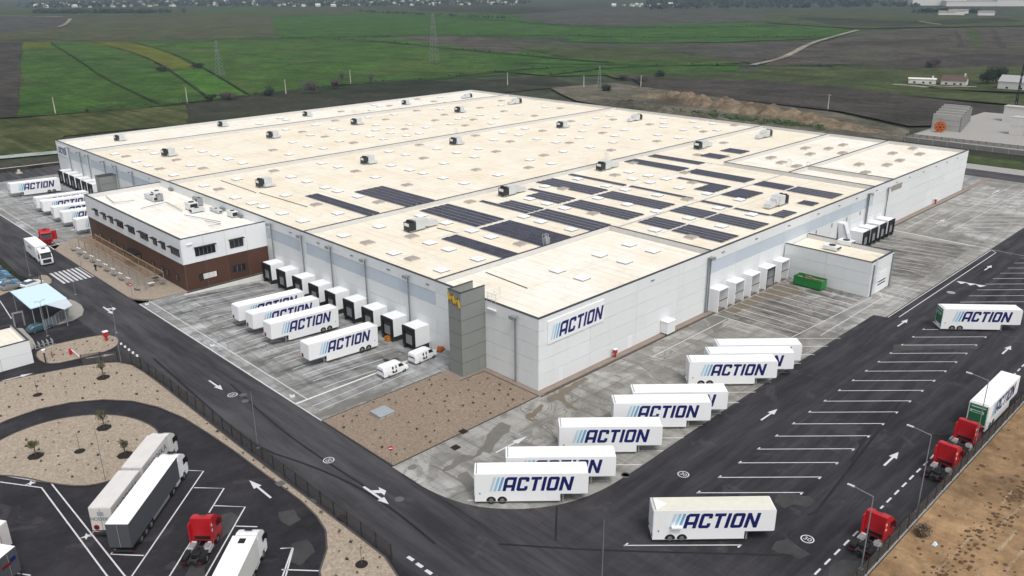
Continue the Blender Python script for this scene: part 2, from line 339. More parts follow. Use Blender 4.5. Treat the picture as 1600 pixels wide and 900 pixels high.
# ---------------------------------------------------------------- mesh helpers
class MB:
    def __init__(s): s.v = []; s.f = []; s.mi = []; s.cur = 0
    def add(s, vs, fs):
        o = len(s.v); s.v += [tuple(q) for q in vs]
        for q in fs: s.f.append([o + i for i in q]); s.mi.append(s.cur)
        return s
    def box(s, x0, x1, y0, y1, z0, z1):
        vs = [(x0, y0, z0), (x1, y0, z0), (x1, y1, z0), (x0, y1, z0), (x0, y0, z1), (x1, y0, z1), (x1, y1, z1), (x0, y1, z1)]
        return s.add(vs, [(0, 3, 2, 1), (4, 5, 6, 7), (0, 1, 5, 4), (1, 2, 6, 5), (2, 3, 7, 6), (3, 0, 4, 7)])
    def hexa(s, lo, hi):                     # two quads of corners, counter-clockwise seen from above
        return s.add(list(lo) + list(hi), [(0, 3, 2, 1), (4, 5, 6, 7), (0, 1, 5, 4), (1, 2, 6, 5), (2, 3, 7, 6), (3, 0, 4, 7)])
    def prism(s, poly, z0, z1):              # plan polygon extruded upwards
        n = len(poly)
        if sum(poly[i][0] * poly[(i + 1) % n][1] - poly[(i + 1) % n][0] * poly[i][1] for i in range(n)) < 0: poly = poly[::-1]
        vs = [(x, y, z0) for x, y in poly] + [(x, y, z1) for x, y in poly]
        return s.add(vs, [tuple(range(n, 2 * n)), tuple(range(n - 1, -1, -1))] + [(i, (i + 1) % n, n + (i + 1) % n, n + i) for i in range(n)])
    def profile(s, pts, y0, y1, top_in=0.0, ztop=0.0):   # side profile (x, z) extruded across y, narrowed above ztop
        n = len(pts)
        def yy(z, e, sg): return e - sg * (top_in if z > ztop else 0.0)
        vs = [(x, yy(z, y0, -1), z) for x, z in pts] + [(x, yy(z, y1, 1), z) for x, z in pts]
        return s.add(vs, [tuple(range(n)), tuple(range(2 * n - 1, n - 1, -1))] + [(i, n + i, n + (i + 1) % n, (i + 1) % n) for i in range(n)])
    def cyl(s, p, q, r0, r1=None, n=8, caps=True):
        r1 = r0 if r1 is None else r1
        p = Vector(p); q = Vector(q); d = (q - p).normalized()
        a = d.orthogonal().normalized(); b = d.cross(a)
        vs = [p + (a * math.cos(6.28318 * i / n) + b * math.sin(6.28318 * i / n)) * r0 for i in range(n)]
        vs += [q + (a * math.cos(6.28318 * i / n) + b * math.sin(6.28318 * i / n)) * r1 for i in range(n)]
        fs = [(i, (i + 1) % n, n + (i + 1) % n, n + i) for i in range(n)]
        if caps: fs += [tuple(range(n - 1, -1, -1)), tuple(range(n, 2 * n))]
        return s.add(vs, fs)
    def quad(s, a, b, c, d): return s.add([a, b, c, d], [(0, 1, 2, 3)])
    def poly(s, pts): return s.add(pts, [tuple(range(len(pts)))])
    def leaves(s, c, r, n, size, rng, flat=0.0):
        for _ in range(n):
            while True:
                p = Vector((rng.uniform(-1, 1), rng.uniform(-1, 1), rng.uniform(-1, 1)))
                if 0.15 < p.length < 1: break
            p = p.normalized() * (p.length ** 0.5)
            k = 0.72 + 0.55 * noise.noise(p * 1.9 + Vector(c) * 0.37)
            p = Vector((p.x * r[0] * k, p.y * r[1] * k, p.z * r[2] * k)) + Vector(c)
            a = Vector((rng.uniform(-1, 1), rng.uniform(-1, 1), rng.uniform(-1, 1))).normalized()
            b = a.orthogonal().normalized(); z = size * rng.uniform(0.6, 1.4)
            s.add([p - a * z, p + b * z * 0.5, p + a * z, p - b * z * 0.5], [(0, 1, 2, 3)])
        return s
    def mesh(s, name, mat):
        m = bpy.data.meshes.new(name); m.from_pydata(s.v, [], s.f); m.update()
        for k in (mat if isinstance(mat, (list, tuple)) else [mat]): m.materials.append(MATS[k])
        if isinstance(mat, (list, tuple)): m.polygons.foreach_set('material_index', s.mi)
        return m
    def build(s, name, mat, parent=None):
        return link(name, s.mesh(name, mat), parent)

def link(name, mesh, parent=None, loc=None, rz=None):
    o = bpy.data.objects.new(name, mesh); col.objects.link(o)
    if parent is not None: o.parent = parent
    if loc is not None: o.location = loc
    if rz is not None: o.rotation_euler = (0, 0, rz)
    return o
def tag(o, label, cat, group=None):
    o['label'] = label; o['category'] = cat
    if group: o['group'] = group
    return o
def thing(name, label, cat, loc=(0, 0, 0), rz=0.0, group=None):
    return tag(link(name, None, None, loc, rz), label, cat, group)
def struct(o): o['kind'] = 'structure'; return o
def stuff(o): o['kind'] = 'stuff'; return o
def copy_tree(o, parent=None):
    c = o.copy(); col.objects.link(c); c.parent = parent
    for ch in [k for k in KIDS.get(o.name, ())]: copy_tree(ch, c)
    return c
KIDS = {}
def index_kids():
    KIDS.clear()
    for o in col.objects:
        if o.parent: KIDS.setdefault(o.parent.name, []).append(o)
ORD = ['first', 'second', 'third', 'fourth', 'fifth', 'sixth', 'seventh', 'eighth', 'ninth', 'tenth', 'eleventh', 'twelfth', 'thirteenth', 'fourteenth', 'fifteenth', 'sixteenth']

def sheet(name, poly, z, mat, parent=None, skirt=0.0):
    """A flat ground sheet; with a skirt its edge goes down as a solid slab."""
    if skirt: return MB().prism(list(poly), z - skirt, z).build(name, mat, parent)
    n = len(poly); p = list(poly)
    if sum(p[i][0] * p[(i + 1) % n][1] - p[(i + 1) % n][0] * p[i][1] for i in range(n)) < 0: p = p[::-1]
    return MB().poly([(x, y, z) for x, y in p]).build(name, mat, parent)
def smooth_poly(pts, it=2):
    for _ in range(it):
        q = []
        for i in range(len(pts)):
            a, b = pts[i], pts[(i + 1) % len(pts)]
            q += [(a[0] * .75 + b[0] * .25, a[1] * .75 + b[1] * .25), (a[0] * .25 + b[0] * .75, a[1] * .25 + b[1] * .75)]
        pts = q
    return pts
def smooth_line(pts, it=2):
    for _ in range(it):
        q = [pts[0]]
        for a, b in zip(pts, pts[1:]):
            q += [(a[0] * .75 + b[0] * .25, a[1] * .75 + b[1] * .25), (a[0] * .25 + b[0] * .75, a[1] * .25 + b[1] * .75)]
        pts = q + [pts[-1]]
    return pts
def strip(mb, pts, w, z, w2=None):
    """A ribbon of width w along a polyline on the ground (z may be a function)."""
    zf = z if callable(z) else (lambda x, y: z)
    L = []
    for i, p in enumerate(pts):
        a = Vector(pts[max(i - 1, 0)]); b = Vector(pts[min(i + 1, len(pts) - 1)]); d = (b - a).normalized()
        n = Vector((-d.y, d.x)) * w / 2
        L.append(((p[0] + n.x, p[1] + n.y), (p[0] - n.x, p[1] - n.y)))
    for (a, b), (c, d) in zip(L, L[1:]):
        mb.add([(*b, zf(*b)), (*d, zf(*d)), (*c, zf(*c)), (*a, zf(*a))], [(0, 1, 2, 3)])
    return mb
def clip_cell(poly, x0, x1, y0, y1):
    def cut(p, f, ip):
        out = []
        for i in range(len(p)):
            a, b = p[i - 1], p[i]
            if f(b):
                if not f(a): out.append(ip(a, b))
                out.append(b)
            elif f(a): out.append(ip(a, b))
        return out
    def ix(v): return lambda a, b: (v, a[1] + (b[1] - a[1]) * (v - a[0]) / (b[0] - a[0]))
    def iy(v): return lambda a, b: (a[0] + (b[0] - a[0]) * (v - a[1]) / (b[1] - a[1]), v)
    p = list(poly)
    for f, ip in ((lambda q: q[0] >= x0, ix(x0)), (lambda q: q[0] <= x1, ix(x1)), (lambda q: q[1] >= y0, iy(y0)), (lambda q: q[1] <= y1, iy(y1))):
        if not p: return []
        p = cut(p, f, ip)
    return p

# ---------------------------------------------------------------- terrain and far fields
ZG = -1.5
ground = struct(sheet('ground', [(-900, -900), (7500, -900), (7500, 7500), (-900, 7500)], ZG, 'ground_mix'))
def jag(pts, amp, step):
    out = []
    for i in range(len(pts)):
        a = Vector(pts[i]); b = Vector(pts[(i + 1) % len(pts)]); n = max(1, min(14, int((b - a).length / step)))
        for k in range(n):
            q = a.lerp(b, k / n)
            if k: q = q + Vector((rnd.uniform(-amp, amp), rnd.uniform(-amp, amp)))
            out.append((q.x, q.y))
    return out
FIELDS = [
 ('plough_mauve', [(374.37, 2041.06), (521.16, 1827.82), (351.59, 1343.9), (195.37, 1231.39)]),
 ('stubble', [(510.38, 1786.84), (863.37, 1636.19), (431.63, 833.68), (280.4, 932.09), (155.63, 1051.65), (195.37, 1231.39), (344.85, 1322.33)]),
 ('pasture', [(552.42, 2846.44), (747.73, 2639.36), (879, 2200.35), (683.24, 1772.98), (406.21, 2185.11)]),
 ('pasture', [(895.13, 2279.54), (1129.12, 2114.56), (1202.62, 1579.06), (1213.54, 1241.27), (1110.89, 1136.76), (1063.88, 1400.58), (807.89, 1525.98), (691.7, 1760.39)]),
 ('wheat_rich', [(946.28, 2194.92), (1064.83, 1998.83), (989.18, 1831.85), (863.62, 1943.62)]),
 ('scrub', [(1420.17, 1858.94), (1613.13, 1648.09), (1449.61, 1268.66), (1160.13, 1186.89), (1189, 1513.39)]),
 ('wheat_rich', [(789.85, 1493.71), (1063.88, 1400.58), (1167.25, 1052.92), (1169.91, 788.36), (1041.3, 433.92), (853.74, 361.87), (731.46, 409.84), (657.22, 570.99), (596.89, 724.34), (437.9, 844.68)]),
 ('wheat', [(431.63, 833.68), (551.43, 741.33), (525.53, 540.8), (495.29, 428.42), (357.1, 306.75), (333.93, 345.74), (256.17, 361.48), (217.76, 377.59), (161.14, 364.77), (145.53, 369.29), (208.21, 552.33), (290.08, 920.19)]),
 ('plough_brown', [(549.42, 763.79), (596.89, 724.34), (595.46, 612), (537.45, 499.01), (458.22, 472.28), (480.52, 567.66), (503.86, 657.62)]),
 ('wheat', [(210.16, 1018.36), (280.4, 932.09), (186, 570.16), (125.42, 371.18), (78.79, 367.61), (30.6, 381.8)]),
 ('wheat_yellow', [(259.12, 975.37), (296.96, 928.78), (256.25, 734.6), (209.97, 573.79), (196.37, 550.82), (181.73, 560.17), (214.15, 675.76), (239.49, 804.24)]),
 ('wheat_bright', [(179.53, 548.28), (206.88, 553.85), (148.33, 374.61), (126.67, 373.77)]),
 ('wheat_yellow', [(207.16, 1005.15), (230.48, 993.4), (207.1, 911.8), (181.82, 913.8)]),
 ('plough_dark', [(155.63, 1051.65), (208.66, 1020.2), (30.82, 381.56), (8.87, 387.78)]),
 ('strips', [(8.87, 387.78), (29.58, 376.98), (106.58, 361.68), (78.11, 296.85), (28.53, 305.9), (13.26, 269.12), (-13.5, 286.62)]),
 ('scrub', [(107.67, 364.11), (152.11, 370.45), (225.28, 374.44), (258.48, 364.46), (283.99, 330.31), (342.47, 317.06), (309.65, 264.96), (236.47, 277.51), (79.73, 295.11)]),
 ('plough_mauve', [(1110.89, 1136.76), (1414.34, 1237.61), (1480.19, 971.86), (1417.56, 680.55), (1189.75, 629.84), (906.09, 669.8), (886.16, 824.41)]),
 ('wheat_rich', [(825.27, 718.95), (1056.26, 662.48), (952.41, 400.88), (834.94, 349.21), (714.15, 399.33), (636.06, 464.42), (600.37, 539.08)]),
 ('pasture', [(525.53, 540.8), (548.8, 459.19), (597.1, 427.05), (620.06, 348.92), (504.69, 266.56), (445.12, 319.2), (458.07, 410.09)]),
 ('plough_mauve', [(597.1, 427.05), (734.68, 374.12), (825.27, 326.8), (787.48, 340.68), (588.31, 277), (509.43, 261.08)]),
 ('wheat_rich', [(441.04, 470.95), (455.72, 393.58), (495.55, 261.1), (450.82, 239.43), (385.91, 274.16), (339.49, 314.28), (334.14, 372.26)]),
 ('plough_brown', [(769.2, 331.71), (1059.52, 357.75), (1218.53, 253.92), (996.9, 147.1), (648.04, 70.39), (551.17, 197.02), (495.92, 245.2), (590.02, 274.99)]),
 ('plough_dark', [(753.64, 320.68), (908.02, 258.02), (831.69, 225.29), (701.11, 288.8)]),
 ('plough_dark', [(540.26, 201.86), (624.03, 187.9), (720.91, 161.43), (732.19, 88.9), (627.04, 65.78), (546.65, 157.71)]),
 ('pasture', [(1132.07, 314.16), (1140.59, 302.93), (796.09, 187.06), (790.26, 194.09)]),
 ('plough_dark', [(1092.39, 314.74), (1095.18, 311.09), (768.88, 194.84), (766, 198.3)]),
 ('plough_dark', [(1133.98, 285.57), (1136.77, 281.9), (792.53, 166.44), (788.96, 170.73)]),
 ('pasture', [(495.92, 245.2), (541.58, 192.73), (542.08, 155.93), (648.04, 70.39), (461.68, 29.42), (435.05, 92.66), (463.02, 174.81), (459.59, 229.45)]),
 ('pasture', [(375.13, 299.04), (461.49, 220.6), (475.03, 167.26), (433.98, 102.87), (432.86, 23.08), (392.45, 14.19), (393.27, 104.77), (403.18, 196.74), (355.83, 272.16)]),
 ('plough_dark', [(365.8, 266.73), (403.18, 196.74), (409.3, 149.09), (392.5, 97.59), (382.72, 50.2), (327.7, 28.64), (291.06, 58.02), (313.39, 99.96), (320.4, 219.68)]),
 ('wheat_rich', [(811.53, 378.43), (922.55, 394.81), (1011.76, 420.24), (964, 385.95), (824.33, 362.46)]),
 ('pasture', [(1490.93, 813.15), (1561.83, 363.72), (1292.55, 212.11), (1090.02, 369.65), (1021.39, 407.64), (1111.94, 586.12)]),
 ('scrub', [(1345.72, 680.05), (1280.95, 425.18), (1485.77, 380.36), (1364.48, 309.34), (1122.17, 382.19), (1095.09, 477.41)]),
 ('spoil_grey', [(287.32, 265.6), (333.21, 253.91), (318.46, 179.04), (307.42, 100.32), (281.25, 54.2), (249.19, 41.69), (229.39, 95.99), (245.53, 167.39), (255.46, 217.25)]),
]
for i, (m, p) in enumerate(FIELDS):
    amp = 0.006 * (Vector(p[0]) - Vector((-82, -78))).length
    f = struct(sheet('field', jag(p, amp * 0.35, amp * 5 + 6), ZG + 0.03 * (i + 1), m))
HEDGES = []
HED = [('hedge_line', 3.0, [(18.89, 384.64), (31.5, 379.86), (78.52, 366.86), (119.04, 365.47), (153.16, 372.38), (220.64, 378.29)]), ('hedge_line', 3.0, [(220.64, 378.29), (276.45, 360.03), (348.84, 360.91), (400.78, 345.21)]),
 ('hedge_line', 1.3, [(125.08, 370.43), (185.55, 569.08), (213.66, 674.51), (242.34, 811.79), (263.69, 984.8)]), ('hedge_line', 1.3, [(149.2, 372.47), (208.75, 557.79), (259.08, 741.2), (293.89, 930.1)]),
 ('hedge_line', 1.0, [(96.88, 371.2), (127.29, 539.92), (160.55, 679.92), (223.6, 966.19)]),
 ('hedge_line', 4.0, [(440.53, 801.73), (476.78, 739.02), (469.26, 635.62), (452.3, 499.76), (440.97, 408.98), (439.75, 339.86)]), ('hedge_line', 5.0, [(437.04, 843.14), (566.2, 760.33), (682.31, 634.19), (700.96, 513.79), (776.71, 437.33), (860.79, 350.33)]),
 ('hedge_line', 6.0, [(970.77, 1280.79), (932.81, 986.38), (850.13, 740.84), (915.04, 569.95), (1101.25, 528.86)]), ('hedge_line', 3.0, [(341.76, 316.4), (415.76, 320.5), (480.83, 268.57), (519.32, 201.78)]),
 ('hedge_line', 3.0, [(387.47, 400.24), (412.29, 355.34), (482.67, 258.78)]), ('hedge_line', 4.0, [(201.56, 1079.67), (284.12, 942.13), (436.54, 843.76)]),
 ('track', 5.5, [(495.08, 252.17), (544.74, 260.66), (589.58, 273.6), (716.4, 320.99), (784.8, 341.5), (991.36, 394.21)]), ('track', 6.0, [(484.36, 1713.49), (402.27, 1477.31), (355.84, 1366.32)]),
 ('track', 5.0, [(438.54, 124.98), (438.34, 115.48), (436.22, 103.71)]), ('track', 4.0, [(452.36, 114.52), (444.24, 99.45), (457.61, 84.59)]), ('track', 7.0, [(1277.09, 426.55), (1225.04, 393.42), (1196.88, 367.54)]),
 ('track', 14.0, [(421.83, 2090.71), (481.32, 1940.57), (511.75, 1836.85)]), ('wheat_yellow', 6.0, [(565.84, 1057.9), (596.65, 1047.23)]), ('wheat_yellow', 5.0, [(684.44, 961.37), (703.14, 936.49)])]
for m, w, p in HED:
    hp = smooth_line(p, 1)
    if m == 'hedge_line' and len(hp) > 2: HEDGES.append(hp)
    struct(strip(MB(), hp, w, ZG + 1.12).build('hedge_row' if m == 'hedge_line' else 'farm_track' if m == 'track' else 'crop_strip', m))

# ---------------------------------------------------------------- site ground
A = 0.0
lot_edge = smooth_line([(-28.5, -1.2), (-28.7, -6.3), (-28.0, -11.8), (-26.1, -16.5), (-21.2, -21.3), (-15.0, -23.7), (-6.6, -23.9), (2.7, -23.5), (18, -23.2), (35, -23.1), (52, -23.1)], 2) + [(66, -23.1), (66.5, -25.2), (203, -25.2)]
lot = struct(MB().prism([(-28.5, -53.4), (330, -53.4), (330, -25.2)] + lot_edge[::-1], -1.6, 0).build('asphalt_lot', 'asphalt_site'))
road = struct(MB().box(-39.7, -28.5, -53.4, 236, -1.6, 0).build('site_road', 'asphalt_site'))
park = struct(MB().box(-130, -39.7, -53.4, 236, -1.6, 0).build('truck_park', 'asphalt_park'))
rear_road = struct(MB().box(-28.5, 214, 221.5, 236, -1.6, 0).build('rear_road', 'asphalt_road'))
side_road = struct(MB().box(203, 214, -25.2, 221.5, -1.6, 0).build('side_road', 'asphalt_road'))
far_front = struct(MB().box(-130, 330, -140, -53.4, -1.6, -0.02).build('bare_soil', 'soil'))
for k in range(16):
    y0 = -57.5 - 1.5 * k + rnd.uniform(-.4, .4); strip(MB(), smooth_line([(-14 + 9 * i, y0 - .055 * 9 * i + rnd.uniform(-.35, .35)) for i in range(13)], 1), rnd.uniform(.25, .6), -0.014).build('wheel_rut', 'straw_rut', far_front)
# fresh seams and old patches in the lot
for p in ([(0.84, -39.38), (2.38, -39.98), (2.62, -41.36), (3.24, -42.36), (2.57, -43.36), (1.08, -43.14), (0.38, -41.71), (-1.13, -41.29), (-0.76, -39.84)], [(-7.48, -43.71), (-6.06, -44.49), (-6.61, -46.15), (-6.83, -47.46), (-8.5, -46.99), (-8.5, -45.8), (-9.03, -44.03)], [(-7.37, -49.9), (-5.11, -50.39), (-4.45, -51.64), (-4.89, -52.67), (-6.73, -52.53), (-8.81, -51.56), (-9.56, -50.4)], [(54.92, -31.28), (59.58, -35.25), (64.53, -41.79), (62.91, -42.01), (58.91, -37.58), (52.45, -32.5)], [(-48.87, 4.97), (-47.79, 4.42), (-47.62, 2.84), (-49.41, 1.21), (-51.05, 0.55), (-52.84, -0.81), (-55.47, -4.52), (-57.04, -2.95), (-53.54, 0.51), (-51.81, 1.64)], [(-48.91, 0.04), (-47.85, -0.35), (-48.78, -2.68), (-50.04, -3.61), (-50, -1.78)],
          [(-43.87, 0.49), (-42.26, -0.4), (-42.78, -2.71), (-44.37, -2.84), (-44.56, -1.45)], [(-45.9, -5.88), (-44.16, -6.35), (-44.75, -8.91), (-47.09, -9.88), (-47.31, -7.87)]):
    sheet('asphalt_patch', jag(p, .35, .9), 0.004, 'asphalt_dusty', lot)
for p, w in ((smooth_line([(-36.72, 53.88), (-38.02, 30.09), (-38.65, 15.57), (-35.89, 7.2), (-34.12, -1.79), (-33.97, -9.44), (-34.55, -17.24)], 2), 0.35), (smooth_line([(-32.1, 35.85), (-33.75, 19.15), (-33.86, 7.36), (-33.56, -2.36)], 2), 0.3), 
             ([(-19.89, -22.11), (-24.69, -26.32)], 0.25), ([(-29.52, -22.28), (-24.16, -28.9), (-19.05, -34.63), (-8.3, -46.29)], 0.3), ([(43.02, -39.46), (0.82, -44.31), (-0.45, -43.92)], 0.35), ([(31.02, -39.54), (14.46, -42.32)], 0.3)):
    strip(MB(), p, w, 0.0045).build('asphalt_seam', 'asphalt_fresh', lot)

# concrete yards: slabs with open joints, sloping down to the docks
def zone(cx, cy):
    if cx < 0 and 22.9 < cy < 79.2: return 1
    if cx < 0 and 146 < cy < 209: return 2
    if 89.5 < cx < 124.2 and cy > -22: return 3
    return 0
def yz(x, y, k):
    if k == 1: return -1.12 * min(1, max(0, (x + 20) / 19))
    if k == 2: return -0.75 * min(1, max(0, (x + 20) / 19))
    if k == 3: return -1.1 * min(1, max(0, (y + 22) / 20.5))
    return 0.0
def yard(name, poly, xs, ys, mat, skip=None):
    root = None; base = MB(); cells = []
    for x0, x1 in zip(xs, xs[1:]):
        for y0, y1 in zip(ys, ys[1:]):
            if skip and skip((x0 + x1) / 2, (y0 + y1) / 2): continue
            c = clip_cell(poly, x0, x1, y0, y1)
            if len(c) < 3: continue
            k = zone((x0 + x1) / 2, (y0 + y1) / 2)
            base.poly([(x, y, yz(x, y, k) - 0.05) for x, y in c])
            g = 0.022
            p = clip_cell(poly, x0 + g, x1 - g, y0 + g, y1 - g)
            q = []
            for v in p:
                if not q or (Vector(v) - Vector(q[-1])).length > 1e-4: q.append(v)
            if len(q) > 2 and (Vector(q[0]) - Vector(q[-1])).length < 1e-4: q.pop()
            if len(q) > 2: cells.append((q, k))
    root = struct(base.build(name, 'joint'))
    for q, k in cells:
        n = len(q)
        if sum(q[i][0] * q[(i + 1) % n][1] - q[(i + 1) % n][0] * q[i][1] for i in range(n)) < 0: q = q[::-1]
        vs = [(x, y, yz(x, y, k)) for x, y in q] + [(x, y, yz(x, y, k) - 0.12) for x, y in q]
        MB().add(vs, [tuple(range(n))] + [(n + i, n + (i + 1) % n, (i + 1) % n, i) for i in range(n)]).build('slab', mat, root)
    return root
def steps(a, b, fixed, n):
    pts = sorted([a, b] + list(fixed)); out = []
    for p, q in zip(pts, pts[1:]):
        k = max(1, round((q - p) / n)); out += [p + (q - p) * i / k for i in range(k)]
    return out + [b]
yard_left = yard('concrete_yard', [(-28.5, 15.5), (0, 15.5), (0, 221.5), (-28.5, 221.5)], steps(-28.5, 0, [-20], 4.8), steps(15.5, 221.5, [22.9, 79.2, 81.0, 146, 209], 5.2), 'concrete_grey',
                 lambda x, y: (x > -18.7 and 81 < y < 136) or (81.0 < y < 133 and x > -28.5))
yard_right = yard('concrete_yard', [(-28.5, -1.2), (0, -1.2), (0, -1.6), (203, -1.6), (203, -25.2), (66.5, -25.2), (66, -23.1)] + lot_edge[-4::-1], steps(-29, 203, [0, 89.5, 124.2], 5.3), steps(-25.2, -1.2, [-1.6, -22], 5.0), 'concrete_worn')
yard_end = yard('concrete_yard', [(182.4, -1.6), (203, -1.6), (203, 221.5), (182.4, 221.5)], steps(182.4, 203, [], 5.2), steps(-1.6, 221.5, [], 11), 'concrete_grey')
# retaining walls and white kerbs beside the dock ramps
def wedge(name, a, b, za, zb, t=0.3, top=0.16, mat='white_paint_old', parent=None):
    a = Vector(a); b = Vector(b); d = (b - a).normalized(); n = Vector((-d.y, d.x)) * t / 2
    c = [a - n, b - n, b + n, a + n]
    return MB().hexa([(c[0].x, c[0].y, za), (c[1].x, c[1].y, zb), (c[2].x, c[2].y, zb), (c[3].x, c[3].y, za)], [(q.x, q.y, top) for q in c]).build(name, mat, parent)
for a, b, pr in (((-20, 79.35), (0, 79.35), yard_left), ((-28.3, 22.75), (-0.2, 22.75), yard_left), ((-20, 146.1), (0, 146.1), yard_left), ((124.35, -22), (124.35, -0.2), yard_right)):
    wedge('ramp_wall', a, b, -0.3, -1.4, 0.3, 0.16 if a[1] > 40 else 0.06, 'white_paint_old', pr)
sheet('ramp_lane', [(-19.5, 79.55), (0, 79.55), (0, 80.85), (-18.7, 80.85)], 0.012, 'asphalt_road', yard_left)

# apron and kerb along the building, gravel bed at the corner
struct(MB().prism([(-1.15, 16), (-0.0, 16), (0, 0), (203, 0), (203, -1.5), (-1.15, -1.15)], -0.2, 0.05).build('building_apron', 'apron'))
struct(MB().box(-6.2, -1.16, 11.0, 15.45, -0.2, 0.05).build('building_apron', 'apron'))
MB().box(-1.15, 182.5, -1.72, -1.5, -0.2, 0.09).build('kerb', 'kerb_dark', yard_right)
bed = struct(sheet('gravel_bed', [(-28.3, 15.5), (-28.2, -1.1), (-1.2, -1.1), (-1.2, 11.0), (-6.2, 11.0), (-6.2, 15.5)], 0.06, 'gravel_pink', None, 0.3))
for a, b in (((-28.3, 15.55), (-6.2, 15.55)), ((-28.35, 15.5), (-28.3, -1.1)), ((-28.3, -1.18), (-1.2, -1.18)), ((-1.2, -1.1), (-1.2, 11)), ((-6.25, 11), (-1.2, 11))):
    wedge('kerb', a, b, -0.1, -0.1, 0.16, 0.10, 'kerb_dark', bed)
# office forecourt paving
fore = struct(sheet('forecourt', [(-28.5, 86.5), (-28.2, 85.0), (-27, 82.8), (-25.2, 81.3), (-18.7, 80.95), (-18.7, 136), (-22, 137.5), (-26.0, 134.5), (-28.5, 131)], 0.12, 'pavement', None, 0.3))
wedge('kerb', (-28.6, 86.4), (-28.6, 131), -0.1, -0.1, 0.25, 0.125, 'kerb_dark', fore)

# gravel islands of the truck park and the entrance
def island(name, pts, mat, kerb='kerb_dark', it=2, kw=0.22):
    p = smooth_poly(pts, it); o = struct(sheet(name, p, 0.11, mat, None, 0.25))
    strip(MB(), p + [p[0]], kw, 0.118).build('kerb', kerb, o); return o
isl_a = island('gravel_island', [(-75, 66), (-62, 63.5), (-52, 61), (-44.5, 58.8), (-40.5, 55.5), (-39.9, 48), (-40.0, 33), (-40.1, 12), (-39.9, -8), (-39.9, -17.5), (-44, -24), (-49, -22), (-47.5, -13.5), (-42.3, -8.2), (-40.8, -2), (-41.0, 8), (-41.2, 20), (-42.3, 34), (-46.2, 43.2), (-54, 48.4), (-62, 47.8), (-75, 42)], 'gravel_pale', it=1)
isl_b = island('gravel_island', [(-72, 36), (-62.7, 42.6), (-57.5, 43.6), (-52.5, 42.2), (-47.8, 37.6), (-45.9, 31), (-46.8, 25.6), (-50.3, 22.0), (-55.8, 21.0), (-59.6, 23.2), (-64.5, 32.8), (-70, 36)], 'gravel_pale', it=2)
isl_c = island('gravel_island', [(-50.8, 63.6), (-50.2, 72.2), (-42.2, 71.2), (-38.6, 69.9), (-37.4, 66.5), (-39.6, 62.4), (-44.9, 62.3)], 'gravel_pale', it=2)
# tongue of old concrete by the entrance and the pale path round the shelter
struct(sheet('entrance_pavement', smooth_poly([(-44.93, 80.94), (-38.91, 81.38), (-36.58, 86.94), (-36.9, 93.19), (-37.86, 93.16), (-38.46, 89.82), (-42.79, 86.24)], 1), 0.10, 'kerb_concrete', None, 0.2))
struct(sheet('entrance_pavement', smooth_poly([(-48.19, 87.27), (-48.72, 73.46), (-50.33, 72.06), (-55.1, 71.79), (-58.67, 72.59), (-56.61, 81.46)], 1), 0.10, 'kerb_concrete', None, 0.2))
struct(sheet('traffic_island', smooth_poly([(-38.99, 112.08), (-35.66, 113.98), (-35.92, 107.22), (-38.28, 105.15), (-40.22, 106.03)], 1), 0.11, 'pavement', None, 0.2))
struct(sheet('parking_verge', [(-41.4, 141.29), (-39.19, 134.19), (-39.85, 117.07), (-38.22, 109.57), (-39.17, 107.16), (-41.45, 115.75), (-44.56, 127.99)], 0.08, 'scrub', None, 0.2))
struct(sheet('parking_verge', [(-47.19, 112.06), (-44.76, 112.33), (-41.65, 111.37), (-42.47, 108.33), (-46.39, 105.94), (-48.82, 105.35)], 0.08, 'pavement', None, 0.2))

# wet and oily stains lying on the slabs
for m_, p in (('wet_concrete', [(-24.42, -6.43), (-21.97, -5.65), (-20.08, -5.42), (-19.3, -6.81), (-17.16, -5.85), (-14.95, -4.5), (-11.96, -3.09), (-10.4, -2.9), (-10.22, -4.5), (-11.75, -5.71), (-13.59, -5.87), (-15.45, -6.61), (-17.39, -7.82), (-17.75, -6.83), (-20.04, -7.29), (-21.27, -6.95), (-22.9, -7.08), (-24.07, -7.06)]),
              ('wet_concrete', [(-23.86, -8.7), (-22.32, -8.82), (-23.03, -10.94), (-24.72, -12.5), (-25.43, -12.32), (-24.73, -10.87), (-24.43, -9.53)]),
              ('wet_concrete', [(-27.1, -2.58), (-26.09, -2.58), (-25.87, -3.39), (-26.84, -3.71), (-27.45, -3.21)]),
              ('wet_brown', [(-0.61, -2.29), (1.61, -2.59), (3.32, -2.1), (6.94, -2.05), (8.56, -1.97), (8.51, -2.81), (5.72, -3.12), (3.61, -3.41), (1.74, -3.78), (0.5, -5.42), (-0.07, -8.19), (-0.68, -8.23), (-0.42, -5.73), (-0.04, -3.85), (-1.43, -3.58)]),
              ('wet_brown', [(-6.81, -3.82), (-5.35, -3.95), (-2.61, -3.13), (-2.77, -3.8), (-5.51, -4.87), (-6.96, -5), (-6.58, -6.16), (-7.48, -5)]),
              ('wet_concrete', [(-28.59, 17.86), (-24.99, 17.99), (-21.42, 18.29), (-17.63, 17.03), (-13.15, 17.32), (-12.98, 16.53), (-18.55, 15.76), (-21.67, 16.25), (-25.14, 16.08), (-28.08, 16.55)]),
              ('wet_concrete', [(-9.2, 27.35), (-6.61, 26.82), (-7.15, 25), (-9.2, 25.12), (-9.58, 26.39)]),
              ('wet_brown', [(49.05, -2.19), (55.75, -2.3), (62, -2.6), (69.61, -2.35), (70.04, -5.52), (68.04, -8.76), (64.23, -6.94), (60.2, -5.84), (58.18, -4.78), (52.51, -4.77), (48.2, -4.09)]),
              ('wet_concrete', [(43.39, -1.9), (47.92, -2.89), (47.97, -4.77), (43.24, -5.26), (37.87, -7.33), (39.91, -4.44)])):
    sheet('wet_stain', jag(p, .28, .7), 0.0065, m_, yard_right if p[0][1] < 0 else yard_left)
